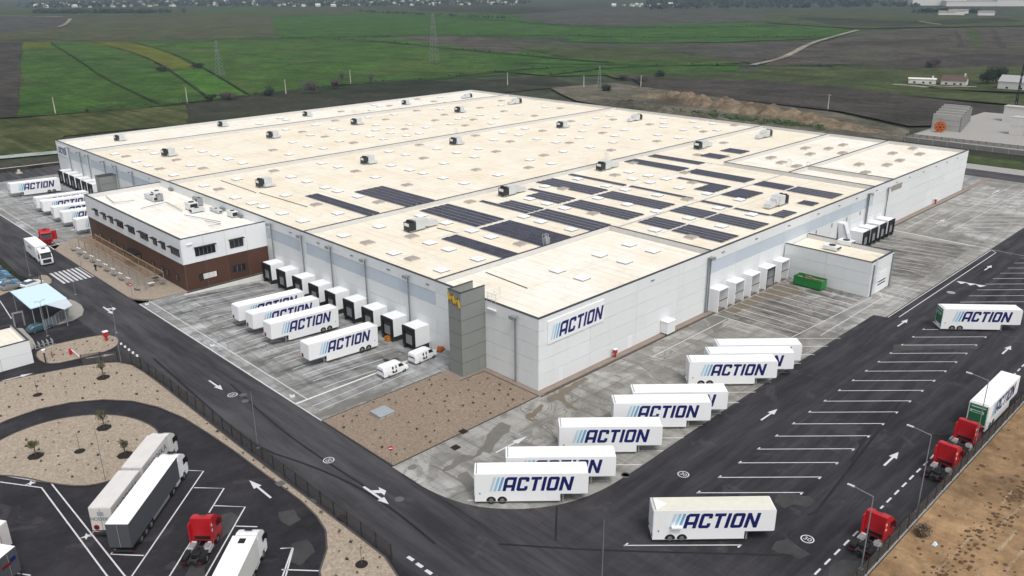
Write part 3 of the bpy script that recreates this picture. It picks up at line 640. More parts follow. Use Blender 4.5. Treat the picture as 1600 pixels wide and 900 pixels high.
for w, p in ((.45, [(-12.24, -6.56), (-12.37, -8.41), (-12.01, -10.72)]), (.22, [(-6.08, -2.12), (-6.69, -5.92), (-6.91, -8.53), (-8.41, -11.74)]), (.3, [(3.22, -3.5), (2.85, -6.64), (3.27, -8.78), (4.25, -10.89)]), (.2, [(-5.32, -2.35), (-4.44, -4.87), (-4.77, -7.21)]), (.22, [(0.48, -8.2), (0.02, -11.51), (1.41, -13.43)]), (.2, [(-7.21, -4.22), (-7.64, -8.42), (-8.42, -11.56)]),
             (.25, [(21.59, -2.32), (21.76, -5.36), (22.76, -8.47), (23.17, -10.94)]), (.3, [(20.69, -8.43), (20.05, -11.12), (19.67, -13.33)]), (.25, [(17.69, -0.53), (18.5, -4.16), (17.19, -8.23)]), (.3, [(-24.75, -4.35), (-24.47, -6.67), (-24.51, -9.45), (-24.47, -12.22)]), (.15, [(-25.54, 39.92), (-26.37, 33.23), (-26.31, 28.45), (-24.66, 23.76)]), (.2, [(-19.4, 23.01), (-16.7, 23.45), (-13.2, 23.18), (-8.83, 23)])):
    q_ = smooth_line(p, 1); q_ = [q_[0]] + [(x + rnd.uniform(-.12, .12), y + rnd.uniform(-.12, .12)) for x, y in q_[1:-1]] + [q_[-1]]
    strip(MB(), q_, w, 0.006).build('damp_crack', 'wet_concrete', yard_right if p[0][1] < 0 else yard_left)

# ---------------------------------------------------------------- painted markings
def mark(pts, w=0.14, parent=lot, name='parking_line', z=0.008):
    return strip(MB(), pts, w, z).build(name, 'line_white', parent)
for k in range(-3, 18):
    x = -5.77 + 4.73 * k
    if k in (-2, -1): continue
    a, b = (x, -32.2), (x + 9.25, -41.35)
    mark([a, b]); mark([(a[0] - 0.05, a[1] - 0.1), (a[0] + 0.65, a[1] - 0.1)], 0.2); mark([(b[0] - 0.65, b[1] + 0.05), (b[0] + 0.05, b[1] + 0.05)], 0.2)
for k in range(18, 60):
    x = -5.77 + 4.73 * k; mark([(x, -32.2), (x + 9.25, -41.35)])
for k in range(-1, 70): mark([(-9.6 + 2.27 * k, -49.35), (-8.3 + 2.27 * k, -49.35)], 0.22, lot, 'lane_dash')
def arrow(x, y, ang, L=4.6, parent=lot, name='road_arrow', z=0.009):
    o = MB().poly([(-L / 2, -0.14, z), (L * 0.1, -0.14, z), (L * 0.1, -0.52, z), (L / 2, 0, z), (L * 0.1, 0.52, z), (L * 0.1, 0.14, z), (-L / 2, 0.14, z)]).build(name, 'line_white', parent)
    o.location = (x, y, 0); o.rotation_euler = (0, 0, R(ang)); return o
for x, y, a in ((18.6, -45.8, 0), (66.2, -45.55, 0), (18.1, -28.6, 0), (65.9, -28.5, 0), (109.8, -29.2, 0), (156, -29, 0), (112, -45.6, 0)): arrow(x, y, a)
arrow(-33.9, 37.1, -90, parent=road); arrow(-43.05, 6.4, 90, 5.4, park)
arrow(*[(-50.18, 31.94)][0], 45, 5, park)
for a, b in (((134,558),(180,553)), ((5,594),(53,582))):
    pass
def fork_arrow(x, y, ang, parent):
    z = 0.009
    m = MB().poly([(-2.6, -0.16, z), (1.0, -0.16, z), (1.0, -0.5, z), (2.6, 0, z), (1.0, 0.5, z), (1.0, 0.16, z), (-2.6, 0.16, z)])
    m.poly([(-1.3, 0.18, z), (-0.5, 0.18, z), (0.1, 0.75, z), (0.75, 0.7, z), (0.1, 1.45, z), (-1.2, 1.25, z), (-0.6, 0.95, z)])
    o = m.build('road_arrow', 'line_white', parent); o.location = (x, y, 0); o.rotation_euler = (0, 0, R(ang))
fork_arrow(-33.7, -4.9, -90, road); fork_arrow(*[(-33.96, 81.88)][0], -90, road)
for pts in ([(-44.76, 62.03), (-40.58, 60.33)], [(-57.06, 62.66), (-52.75, 62.2)]):
    a, b = Vector(pts[0]), Vector(pts[1]); d = b - a
    arrow(*((a + b) / 2), math.degrees(math.atan2(d.y, d.x)), d.length, park)
def text_mesh(body, size, name, mat, extrude=0.0):
    c = bpy.data.curves.new(name, 'FONT'); c.body = body; c.size = size; c.align_x = 'CENTER'; c.align_y = 'CENTER'; c.extrude = extrude
    o = bpy.data.objects.new(name, c); col.objects.link(o)
    m = bpy.data.meshes.new_from_object(o.evaluated_get(bpy.context.evaluated_depsgraph_get()))
    bpy.data.objects.remove(o); bpy.data.curves.remove(c); m.materials.clear(); m.materials.append(MATS[mat]); m.name = name
    return m
speed_mesh = text_mesh('30', .92, 'speed_figure', 'line_white')
ring = [(math.cos(6.28318 * i / 28), math.sin(6.28318 * i / 28)) for i in range(29)]
for x, y, a, pr in ((-4.6, -46.0, -90, lot), (-3.5, -28.75, -90, lot), (-33.4, 6.0, 180, road), (-33.6, 32.2, 180, road)):
    o = strip(MB(), [(.68 * c, .68 * s) for c, s in ring], 0.13, 0.0).build('speed_limit_ring', 'line_white', pr); o.location = (x, y, 0.009)
    link('speed_limit_figure', speed_mesh, pr, (x, y, 0.009), R(a + 0))
# zebra crossing
for k in range(8):
    x = -34.9 + 0.86 * k
    sheet('crossing_stripe', [(x, 104.3), (x + 0.46, 104.2), (x + 0.46, 113.4), (x, 113.6)], 0.009, 'line_white', road)
# lines of the truck park
for pts in ([(-65.02, 32.87), (-60.99, 26.17), (-61.14, 1.01)], [(-65.48, 31.08), (-62.16, 25.96), (-62.48, 2.35)], [(-47.46, 16.7), (-46.19, 15.21), (-60.83, 1.12)], [(-48.72, 12.47), (-46.14, 9.68), (-58.14, -1.85)], [(-48.76, 7.2), (-46.16, 4.23), (-55.51, -4.62)], [(-48.76, 1.56), (-47.04, -0.33)], [(-60.79, 12.27), (-59.47, 10.62)], [(-60.86, 6.6), (-58.36, 3.78)], [(-60.87, 12.02), (-60.21, 12.53)], [(-60.86, 6.6), (-60.18, 7.15)],
            [(-47.16, -5.72), (-46.15, -6.57), (-49.65, -10.33)], [(-48.87, -8.97), (-46.08, -12.05)], [(-49.41, -10.57), (-46.16, -6.72)], [(-69.32, 10.75), (-68.19, 9.04)], [(-47.22, 102.7), (-48.38, 90.57)]):
    mark(pts, 0.17, park)
for p in [(-62.81, 28), (-61.64, 11.81)]:
    o = MB().poly([(p[0] + 0.75 * r_ * math.cos(R(a_)), p[1] + 0.75 * r_ * math.sin(R(a_)), 0.009) for a_, r_ in ((0, 1), (25, .35), (75, .9), (110, .3), (170, 1), (200, .35), (250, .9), (290, .3), (320, .9), (345, .4))]).build('walkway_symbol', 'line_white', park)
for k in range(6): mark([(-38.1, 66.2 - 1.75 * k), (-38.6 + 0.2, 65.2 - 1.75 * k)], 0.34, road, 'give_way_dash')
for k in range(7): mark([(-38.05, -16.8 - 1.55 * k), (-38.0, -17.75 - 1.55 * k)], 0.42, road, 'give_way_dash')
# left yard: walkway and dock bay lines
mark([(-28.35, 22.4), (-28.35, 81)], 0.22, yard_left, 'walkway_line'); mark([(-26.3, 22.9), (-26.3, 81.4)], 0.16, yard_left, 'walkway_line')
mark([(-28.35, 131.5), (-28.35, 221)], 0.22, yard_left, 'walkway_line'); mark([(-26.3, 134), (-26.3, 221)], 0.16, yard_left, 'walkway_line')
mark([(-28.35, 15.8), (-28.35, 22.6)], 0.16, yard_left, 'walkway_line')
def sloped(pts, k, w=0.15, parent=yard_left, name='bay_line'):
    q = []
    for a, b in zip(pts, pts[1:]):
        for i in range(4): q.append((a[0] + (b[0] - a[0]) * i / 4, a[1] + (b[1] - a[1]) * i / 4))
    q.append(pts[-1])
    return strip(MB(), q, w, lambda x, y: yz(x, y, k) + 0.007).build(name, 'line_white', parent)
for k in range(19): sloped([(-22.5, 24.4 + 3.05 * k), (-20, 24.4 + 3.05 * k), (-5.2, 24.4 + 3.05 * k)], 1)
for k in range(20): sloped([(-22.5, 149.5 + 3.05 * k), (-20, 149.5 + 3.05 * k), (-5.2, 149.5 + 3.05 * k)], 2)
for y in (20.4, 18.6): mark([(-27.0, y), (-9, y + 0.6)], 0.12, yard_left, 'bay_line')
def grime(pts, k, w, mat, parent):
    a, b = pts; q = [(a[0] + (b[0] - a[0]) * i / 6, a[1] + (b[1] - a[1]) * i / 6) for i in range(7)]
    strip(MB(), q, w, lambda x, y: yz(x, y, k) + 0.0045).build('tyre_grime', mat, parent)
for y in (26.1, 32.3, 38.2, 44.2, 50.4, 56.3, 62.4, 68.7, 74.7):
    grime([(-20, y + 1.65), (-3.4, y + 1.65)], 1, 3.0, 'tyre_grime_x', yard_left)
    grime([(-26, y + 1.5), (-20, y + 1.65)], 0, 2.6, 'tyre_grime_x', yard_left)
for y in (178.3, 183.2, 188.4, 193.7, 199.0, 204.3, 171, 165.5, 156.3, 149.5): grime([(-20, y + 1.65), (-3.4, y + 1.65)], 2, 2.8, 'tyre_grime_x', yard_left)
for k in range(11): grime([(92.4 + 2.95 * k, -21.9), (92.4 + 2.95 * k, -2.2)], 3, 2.7, 'tyre_grime_y', yard_right)
for k in range(10): grime([(47 + 2.85 * k, -18.0), (47 + 2.85 * k, -2.2)], 0, 2.5, 'tyre_grime_y', yard_right)
for x, y in ((-27.3, 80), (-27.3, 52), (-27.3, 25.5)):
    MB().poly([(x - .55, y - .5, 0.008), (x + .1, y - .7, 0.008), (x + .5, y + .3, 0.008), (x + .1, y + .1, 0.008), (x - .1, y + .8, 0.008)]).build('walkway_symbol', 'line_white', yard_left)
# right yard: trailer bays, dock bays, lanes
for k in range(15):
    x = -23.9 + 4.73 * k; b = (x + 9.0, -23.6)
    if k < 2: b = [(-18.2, -21.5), (-11.3, -23.0)][k]
    mark([(x if k else -26.5, -14.8 if k else -13.6), b], 0.15, yard_right, 'bay_line')
for k in range(11): mark([(45.6 + 2.85 * k, -2.2), (45.6 + 2.85 * k, -17.2)], 0.14, yard_right, 'bay_line')
mark([(45.6, -17.4), (75, -18.9)], 0.14, yard_right, 'bay_line'); mark([(50, -20.6), (76, -20.6), (78, -19.2)], 0.14, yard_right, 'bay_line')
for k in range(12): sloped([(91 + 2.95 * k, -22.5), (91 + 2.95 * k, -2.5)], 3, 0.14, yard_right)
for k in range(6): mark([(75.5 + 2.4 * k, -24.6), (75.5 + 2.4 * k, -19.5)], 0.12, yard_right, 'bay_line')
mark([(22.4, -4.9), (45, -4.85)], 0.16, yard_right, 'lane_line'); mark([(128.2, -4.5), (149, -4.7)], 0.16, yard_right, 'lane_line')
arrow(*[(-13.67, -8.17)][0], 0, 6.0, yard_right); arrow(*[(141.01, -8.33)][0], 0, 6.0, yard_right); arrow(*[(184.96, -8.04)][0], 0, 7.0, yard_right)
mark([(124.6, -25.0), (124.6, -1.8)], 0.22, yard_right, 'lane_line')
for k in range(14): mark([(133 + 4.8 * k, -13.6), (145 + 4.8 * k, -25.0)], 0.16, yard_right, 'bay_line')
mark([(132, -13.4), (200, -13.4)], 0.14, yard_right, 'lane_line'); mark([(128, -9.0), (198, -9.0)], 0.12, yard_right, 'lane_line')
mark([(66.6, -25.5), (124, -25.5)], 0.16, lot, 'lane_line'); mark([(68.2, -26.9), (122.5, -26.9), (124, -25.6)], 0.16, lot, 'lane_line')
for k in range(3):
    x, y = 95.6 + 0.3 * k, -28.0 - 1.7 * k
    MB().poly([(x - .6, y - .6, 0.008), (x + 1.3, y - 1.3, 0.008), (x + .6, y + .6, 0.008)]).build('give_way_triangle', 'line_white', lot)
mark([(124.2, -25.6), (124.2, -53)], 0.10, lot, 'lane_line')
for p in [(88.39, -29.02)]:
    sheet('manhole_cover', [(p[0] + 0.8 * c, p[1] + 0.8 * s) for c, s in ring[:-1]], 0.009, 'kerb_concrete', lot)
for p in [(-32.18, -7.58), (-39.85, -0.45), (-32.45, 31.03), (-8.88, -23.72), (-8.6, -23.59)] + [(-33.2, 29.0)]:
    sheet('manhole_cover', [(p[0] + 0.55 * c, p[1] + 0.55 * s) for c, s in ring[:-1]], 0.010, 'manhole', road)

# ---------------------------------------------------------------- the warehouse
LX, LY, H, ZD = 180.85, 216.4, 11.8, 10.85
wh = thing('warehouse', 'huge flat-roofed white distribution warehouse with cream roof and loading docks', 'warehouse')
MB().box(0.16, LX - 0.16, 0.16, LY - 0.16, -1.45, ZD - 0.06).build('building_core', 'core', wh)
PCACHE = {}
def panel(parent, axis, a0, a1, z0, z1, plane, mat, t=0.14, name='wall_panel', out=-1):
    """One cladding panel in the plane x=plane ('x') or y=plane ('y'); out: side its face looks to."""
    g = 0.022; w, h = a1 - a0 - 2 * g, z1 - z0 - 2 * g
    key = (axis, round(w, 3), round(h, 3), mat, t, out)
    if key not in PCACHE:
        lo, hi = (0, t) if out < 0 else (-t, 0)
        m = MB(); (m.box(lo, hi, 0, w, 0, h) if axis == 'x' else m.box(0, w, lo, hi, 0, h)); PCACHE[key] = m.mesh(name, mat)
    loc = (plane, a0 + g, z0 + g) if axis == 'x' else (a0 + g, plane, z0 + g)
    return link(name, PCACHE[key], parent, loc)
ROWS = [0, 2.45, 4.9, 7.35, 9.8, H]
def facade(parent, axis, breaks, bands, plane, out, low=None):
    for a0, a1 in zip(breaks, breaks[1:]):
        for i in range(5):
            z0 = ROWS[i]
            if i == 0: z0 = -1.4 if low and low((a0 + a1) / 2) else 0.0
            band = i == 3 and any(b0 - .1 <= a0 and a1 <= b1 + .1 for b0, b1 in bands)
            panel(parent, axis, a0, a1, z0, ROWS[i + 1], plane + (0.05 if band else 0) * (-out), 'wall_translucent' if band else 'wall_white', 0.12, 'light_band_panel' if band else 'wall_panel', out)
BL = [0, 12, 24, 34.2, 44.5, 54.8, 65, 67.3, 81, 93, 105, 117, 129, 138, 150, 162, 174, 186, 189, 204, LY]
facade(wh, 'x', BL, [(24, 65), (67.3, 81), (138, 186), (189, 204)], 0.0, -1, lambda a: 24 < a < 80 or 140 < a < 210)
BR = [0, 12, 24, 36, 46, 55, 64, 73, 85, 95, 105, 116.5, 128.5, 140, 152, 164, LX]
facade(wh, 'y', BR, [(46, 116.5)], 0.0, -1, lambda a: 90 < a < 124)
facade(wh, 'x', [0, 24, 48, 72, 96, 120, 144, 168, 192, LY], [], LX, 1)
facade(wh, 'y', [0, 24, 48, 72, 96, 120, 144, LX], [], LY, 1)
# roof decks, fire walls, copings
for x0, x1, y0, y1, m in ((0.3, 46.3, 0.3, 24.2, 'roof_pale'), (46.7, 117.3, 0.3, 24.4, 'roof_cream'), (0.3, 117.3, 24.6, 65.8, 'roof_cream'), (117.7, LX - .3, 42.2, 65.8, 'roof_cream'), (117.7, LX - .3, 23.2, 41.8, 'roof_pale'), (117.7, LX - .3, 0.3, 22.8, 'roof_pale'),
                        (0.3, LX - .3, 66.2, 130.5, 'roof_cream'), (0.3, LX - .3, 130.9, 191.0, 'roof_cream'), (0.3, LX - .3, 191.4, LY - .3, 'roof_pale')):
    sheet('roof_deck', [(x0, y0), (x1, y0), (x1, y1), (x0, y1)], ZD + (0.004 if x0 == 46.7 else 0), m, wh)
def wallseg(name, x0, x1, y0, y1, z0, z1, cap, parent, mat='parapet_white', capmat='coping'):
    o = MB().box(x0, x1, y0, y1, z0, z1).build(name, mat, parent)
    MB().box(x0 - cap, x1 + cap, y0 - cap, y1 + cap, z1 + 0.002, z1 + 0.07).build('coping', capmat, o); return o
for b in ((0.17, 0.42, 0.17, LY - .17), (LX - .42, LX - .17, 0.17, LY - .17), (0.43, LX - .43, 0.17, 0.42), (0.43, LX - .43, LY - .42, LY - .17)):
    MB().box(*b, ZD - .05, H - 0.004).build('parapet', 'parapet_white', wh)
for b in ((-0.03, 0.46, -0.03, LY + .03), (LX - .46, LX + .03, -0.03, LY + .03), (0.46, LX - .46, -0.03, 0.46), (0.46, LX - .46, LY - .46, LY + .03)):
    MB().box(*b, H - 0.002, H + 0.07).build('coping', 'coping', wh)
for b in ((0.47, LX - .47, 191.05, 191.35), (0.47, LX - .47, 130.55, 130.85), (0.47, LX - .47, 65.85, 66.15), (0.47, 46.3, 24.25, 24.55), (46.35, 46.65, 0.47, 24.55), (117.35, 117.65, 0.47, 42.15), (117.66, LX - .47, 41.85, 42.15), (117.66, LX - .47, 22.85, 23.15), (128.3, 128.6, 0.47, 22.84)):
    wallseg('fire_wall', *b, ZD - .05, H + 0.02, 0.04, wh)
# raised membrane ridges between the bays of solar panels
for x0, x1, y0, y1 in ((46.9, 117, 24.55, 24.95), (18, 117, 45.0, 45.35), (50, 117, 15.2, 15.5)):
    MB().box(x0, x1, y0, y1, ZD, ZD + 0.14).build('roof_ridge', 'parapet_white', wh)
# skylights and smoke hatches
def hatch_mesh(w, d, h, top, rim=None):
    m = MB(); a, b = w / 2, d / 2
    m.box(-a, a, -b, b, 0, h * 0.55)
    m.cur = 1; i = 0.18
    m.hexa([(-a + .04, -b + .04, h * .55), (a - .04, -b + .04, h * .55), (a - .04, b - .04, h * .55), (-a + .04, b - .04, h * .55)], [(-a + i, -b + i, h), (a - i, -b + i, h), (a - i, b - i, h), (-a + i, b - i, h)])
    return m.mesh('skylight', ['hatch_rim' if rim is None else rim, top])
SKY = hatch_mesh(2.15, 2.15, 0.38, 'skylight_white', 'metal_grey'); HAT = hatch_mesh(2.3, 2.3, 0.42, 'hatch_grey'); HAT2 = hatch_mesh(3.0, 2.0, 0.6, 'hatch_grey')
WH = [(5.9,29.4),(14.6,29.4),(14.7,37.8),(25.9,37.9),(6,43.4),(14.8,43.6),(26.1,43.9),(26.3,52.2),(5.9,60),(14.8,60.2),(26.2,60.7),(14.7,75.5),(5.9,75.6),(53.3,77.2),(65.7,77.9),(6.1,84.4),(26.7,85.1),(53.5,85.7),(6,92.6),(26.3,93.2),(53.5,94.1),(26.2,98.7),(15.2,98.7),(41.9,99.3),(53.6,99.8),(65.7,100),(77.8,100.5),(26.7,107.9),(53.6,108.4),(87,108.8),(78.4,109),(26.7,115.8),(42.4,117.5),(65.9,117.6),(78.2,118.1),(41.9,125.1),(65.5,125.3),(42.4,143.5),(54.6,144.3),(53.1,151),
 (20,8.9),(32.2,9.3),(64.4,9.4),(40.8,9.4),(76.8,9.7),(20,14.6),(32,15),(40.9,15.1),(52.5,17.5),(64.9,17.7),(76.5,17.8),(86.4,18.5),(64.8,26),(86.2,27),(41,30.1),(65,34.4),(76.8,34.6),(86.5,35.2),(40.9,38.6),(52.7,42.4),(64.9,43),(75.9,43.6),(92.4,43.4),(41.3,44),(86.4,44),(52.9,48),(92.4,49),(75.8,49.4),(86.4,49.4),(53.3,54),(92.5,55.4),(76.9,59.8),(65,60.1),(86.2,77.8),(85.8,85.8),(112.4,86),(101.5,87.1)]
WH += [(64.79, 202.85), (84.58, 216.03), (76.88, 215.25), (76.92, 209.32), (76.33, 204.2), (64.99, 184.62), (77.24, 185.2), (64.81, 168.2), (53.63, 160.53), (77.3, 173.9), (77.32, 168.95), (112.53, 215.13), (122.73, 213.16), (121.46, 207.47), (112.97, 201.15), (92.25, 169.07), (85.52, 160.17), (91.78, 159.86), (101.16, 161.05), (85.58, 151.53), (77.05, 151.52), (77, 159.78), (65.04, 151.31), (77.09, 144.01), (86.01, 143.28), (91.88, 143.86), (101.1, 151.86), (112.03, 185.05), (100.93, 186.28), (157.2, 211.28), (149.08, 196.78), (111.88, 151.1), (121.71, 158.04), (126.14, 159.01), (133.18, 182.47), (133.93, 159.49), (122.86, 141.4), (157.72, 172.81), (132.59, 149.16), (112.18, 124.47), (100.74, 116.66)]
WH += [(166.58, 156.19), (144.8, 149.54), (165.92, 121.86), (157.9, 121.8), (144.41, 114.53), (145, 106.23), (144.41, 98.01), (133.01, 106.88), (122.34, 106.72), (111.32, 107.51), (111.34, 99.11), (122.22, 98.89), (133.06, 93.04), (143.94, 83.64), (132.97, 84.43), (123.61, 86.06), (175.38, 104.06), (165.78, 96.79), (158.41, 91.82), (158.11, 83.33), (144.11, 75.54), (175.17, 90.94), (165.92, 82.76), (176.01, 83.13), (165.28, 74.68), (123.17, 124.69), (112.55, 117.18)]
WH += [(15.15, 184.25), (6.14, 182.63), (6.36, 166.79), (6.12, 157.66), (5.98, 140.47), (14.86, 174.49), (26.1, 175.72), (26.43, 167.01), (26.3, 158.79), (26.28, 150.14), (26.41, 141.72), (14.63, 149.33), (15.43, 123.62), (6.14, 122.82), (5.65, 105.33), (5.81, 97.47)]
GH = [(6.2,38.1),(15.1,49.5),(6.3,52.3),(41.7,61.8),(26.8,76.9),(15.4,85.3),(42,85.9),(66.1,86.7),(87.4,101.4),(42.3,108.8),(66.2,109.4),(27.1,125.3),(78.4,126.8),(42.2,152.6),(53.3,9.3),(78.1,27.2),(26.6,30.3),(53.6,34.8),(93.5,36),(101.8,44),(66.1,55),(124.4,55.1),(86.8,55.5),(102.5,61.6),(112.7,77.8),(77.8,78.3),(93.1,87.1)]
GH += [(102.2, 217.52), (102.26, 206.3), (87.57, 188.13), (102.04, 176.44), (66.17, 161.34), (66.03, 175.28), (66.35, 144.94), (93.57, 153.98), (124.96, 205.05), (146.05, 213.14), (146.22, 202.17), (124.04, 185.85), (124.64, 169.55), (113.35, 161.44), (146.53, 173.28), (124.28, 152.44), (113.24, 144.42), (101.76, 126.47), (167.19, 182.21), (146.62, 159.39), (102.04, 110.24)]
GH += [(167.46, 148.46), (146.16, 142.06), (123.81, 116.74), (134.5, 99.19), (159.21, 114.74), (159.49, 98.31), (134.27, 76.76), (159.5, 76.15), (113.24, 95.05), (145.97, 123.51), (179.34, 98.64), (178.11, 75.71), (146.22, 59.97)]
GH += [(6.95, 175.71), (15.18, 159.49), (6.6, 150.68), (15.19, 142.55), (6.8, 115.89)]
G2 = [(154.85, 37.23), (158.84, 31.87), (147.3, 31.88), (134.7, 37.35), (129.16, 26.62), (130.61, 31.91), (167.48, 31.43), (155.2, 25.96), (164.66, 15.25), (155.7, 9.6), (168.79, 9.14), (142.73, 15.41), (147.29, 9.68), (134.01, 9.81), (176.06, 13.97)]
PLACED = []
def put(lst, mesh, gap):
    for x, y in lst:
        if not (1.8 < x < LX - 1.8 and 1.8 < y < LY - 1.8): continue
        if any(abs(x - a) < gap and abs(y - b) < gap for a, b in PLACED): continue
        if min(abs(y - w) for w in (66, 130.7, 191.2)) < 1.6: continue
        PLACED.append((x, y)); link('skylight' if mesh is SKY else 'smoke_hatch', mesh, wh, (x, y, ZD))
put(WH, SKY, 3.0); put(GH, HAT, 3.0); put(G2, HAT2, 3.4)
# roof conduits
def duct_line(pts, z, w, mat, parent, name='roof_conduit'):
    m = MB()
    for a, b in zip(pts, pts[1:]): m.cyl((*a, z), (*b, z), w, w, 6)
    return m.build(name, mat, parent)
for pts in ([(10.7, 23.08), (10.01, 12.19)], [(12.24, 105.99), (13.13, 85.57)], [(11.93, 125.49), (11.7, 106.56)], [(22.64, 50.82), (23.14, 44.93)]):
    duct_line(pts, ZD + 0.1, 0.07, 'coping', wh)
def roof_ladder(x, y, ang):
    m = MB()
    for s in (-.35, .35):
        m.cyl((s, 0, 0), (s, 0, 2.0), .04, .04, 5); m.cyl((s, 0, 2.0), (s, .9, 2.0), .04, .04, 5); m.cyl((s, .9, 2.0), (s, .9, 0), .04, .04, 5)
    for k in range(6): m.cyl((-.35, 0, .3 + .3 * k), (.35, 0, .3 + .3 * k), .025, .025, 5)
    o = m.build('crossover_ladder', 'galvanised', wh); o.location = (x, y, ZD); o.rotation_euler = (0, 0, R(ang))
for x, y in [(28.91, 25.11), (30.25, 26.71), (99.43, 133.14), (101.39, 70.06), (128.05, 27.93), (128.52, 22.63), (122.79, 43.54), (100.73, 195.29)]: roof_ladder(x, y, 0)

# flood-light masts on the facades
def mast(axis, a, plane, z0, zt=11.1, double=False):
    m = MB()
    for k in ((0,) if not double else (-.35, .35)):
        m.box(-.10, .10, -.10 + k, .10 + k, 0, zt - z0) if axis == 'x' else m.box(-.10 + k, .10 + k, -.10, .10, 0, zt - z0)
    o = m.build('flood_light_mast', 'metal_pole', wh); o.location = (plane - .3, a, z0) if axis == 'x' else (a, plane - .3, z0)
    h = MB()
    if axis == 'x': h.box(-.75, .05, -.55, .55, zt - z0 - .05, zt - z0 + .12).box(-.85, -.75, -.6, .6, zt - z0 - .35, zt - z0 + .2)
    else: h.box(-.55, .55, -.75, .05, zt - z0 - .05, zt - z0 + .12).box(-.6, .6, -.85, -.75, zt - z0 - .35, zt - z0 + .2)
    h.build('lamp_head', 'metal_grey', o)
for y in (78.1, 65.9, 55.4, 43.9, 31.05): mast('x', y, 0, -1.0)
mast('x', 4.65, 0, 0.05)
for y, z in [(203.92, 11.34), (193.7, 11.18), (186.55, 11.25), (173.58, 11.33), (164.33, 11.35), (152.92, 11.23), (127.98, 11.03), (114.18, 11.08), (100.02, 10.95), (91.51, 10.88)]:
    if y > 138: mast('x', y, 0, -0.7, 11.0)
    else:
        m = MB(); m.box(-.6, 0, y - .9, y + .9, 10.55, 10.72).box(-.6, -.5, y - .9, y + .9, 9.95, 10.6).box(-.6, 0, y - .9, y - .8, 9.95, 10.6).box(-.6, 0, y + .8, y + .9, 9.95, 10.6); m.build('wall_lamp', 'metal_grey', wh)
for x in (45.2, 113.2, 124.6): mast('y', x, 0, -0.9 if x > 90 else 0.05, 10.9 if x < 124 else 10.4, x < 124)
for y in (70.5, 60, 48.5, 37, 26, 210, 168, 142): MB().box(-.14, -.002, y - .45, y + .45, 10.7, 10.78).build('roof_outlet', 'coping', wh)
for x in (7.2, 28, 50, 62, 75, 88, 98, 107, 118, 130, 138, 147, 156, 164, 172): MB().box(x - .45, x + .45, -.14, -.002, 10.75, 10.83).build('roof_outlet', 'coping', wh)
MB().box(127, 133.4, -.06, -.003, 8.9, 10.3).build('louvre', 'metal_grey', wh)
for k in range(4): MB().box(127.1 + 1.6 * k, 128.4 + 1.6 * k, -.10, -.061, 9.0, 10.2).build('louvre_blade', 'hatch_grey', wh)
for x in (88, 95.5, 103, 110): MB().box(x - .2, x + .2, -.09, -.003, 6.2, 7.1).build('vent', 'metal_grey', wh)
MB().box(-.35, -.02, 9.0, 11.0, 10.55, 10.75).build('wall_lamp', 'white_paint', wh)

# personnel doors
for y0, z1, m in ((15.2, 4.6, 'wall_office'),): 
    d = MB().box(-.05, -.003, y0, y0 + 2.6, 0.05, z1).build('personnel_door', m, wh)
    for z in (1.6, 2.2): MB().box(-.07, -.052, y0 + .15, y0 + 2.45, z, z + .3).build('door_window', 'glass_dark', d)
d = MB().box(21.6, 22.9, -.05, -.003, 0.06, 2.3).build('personnel_door', 'white_paint', wh)
d = MB().box(4.6, 5.5, -.04, -.003, 0.06, 2.2).build('personnel_door', 'wall_office', wh)

# loading docks, left front (facing -X) with ramps
def dock_house(parent, loc, rz, w=3.3, d=3.1, zt=3.35, zb=0.0, drop=1.15, dark=True):
    o = MB().box(-d, -.01, 0, w, zb, zt).build('dock_house', 'white_paint', parent); o.location = loc; o.rotation_euler = (0, 0, rz)
    s = MB(); f = -d - .32
    s.box(f, -d - .003, .02, .55, zb - .1, zt - .03).box(f, -d - .003, w - .55, w - .02, zb - .1, zt - .03).box(f, -d - .003, .56, w - .56, zt - .75, zt - .03)
    s.build('dock_shelter', 'black', o)
    MB().box(-d - .06, -d - .004, .57, w - .57, zb, zt - .77).build('dock_door', 'ac_dark', o)
    MB().box(-d - .09, -d - .062, .75, w - .75, zb + .15, zt - 1.5).build('door_leaf', 'metal_grey', o)
    u = MB(); u.box(-d + .5, -.02, .25, w - .25, zb - drop, zb - .003).box(-d - .25, -d + .4, .15, .5, zb - drop + .3, zb - .15).box(-d - .25, -d + .4, w - .5, w - .15, zb - drop + .3, zb - .15)
    u.build('dock_leveller', 'chassis', o); return o
dock_y = [26.1, 32.3, 38.2, 44.2, 50.4, 56.3, 62.4, 68.7, 74.7]
for y in dock_y: dock_house(wh, (0, y, 0), 0)
for y in (178.3, 183.2, 188.4, 193.7, 199.0, 204.3): dock_house(wh, (0, y, 0), 0, zt=3.85, zb=0.35, drop=1.1)
for x in (105.9, 110.3, 115.3, 120.2): dock_house(wh, (x, 0, 0), math.pi / 2, zt=3.35, drop=1.1).scale = (1, -1, 1)
# open dock tunnels on the right front
for i, x in enumerate((46.35, 52.1, 58.0, 63.9, 69.7)):
    m = MB(); d = 2.05; w = 3.4
    m.box(0, .16, -d, -.01, 0.06, 4.5).box(w - .16, w, -d, -.01, 0.06, 4.5).box(.161, w - .161, -d, -.01, 4.32, 4.5)
    o = m.build('dock_tunnel', 'white_paint', wh); o.location = (x, 0, 0)
    MB().box(.17, w - .17, -.10, -.02, 0.06, 4.3).build('dock_door', 'ac_white' if i != 3 else 'ac_dark', o)
    MB().box(.17, w - .17, -d + .02, -d + .10, 2.25, 2.36).build('crossbar', 'chassis', o)
    if i == 3: MB().box(.17, .4, -d - .04, -d + .01, 0.06, 4.3).box(w - .4, w - .17, -d - .04, -d + .01, 0.06, 4.3).box(.4, w - .4, -d - .04, -d + .01, 4.0, 4.3).build('door_frame', 'black', o)
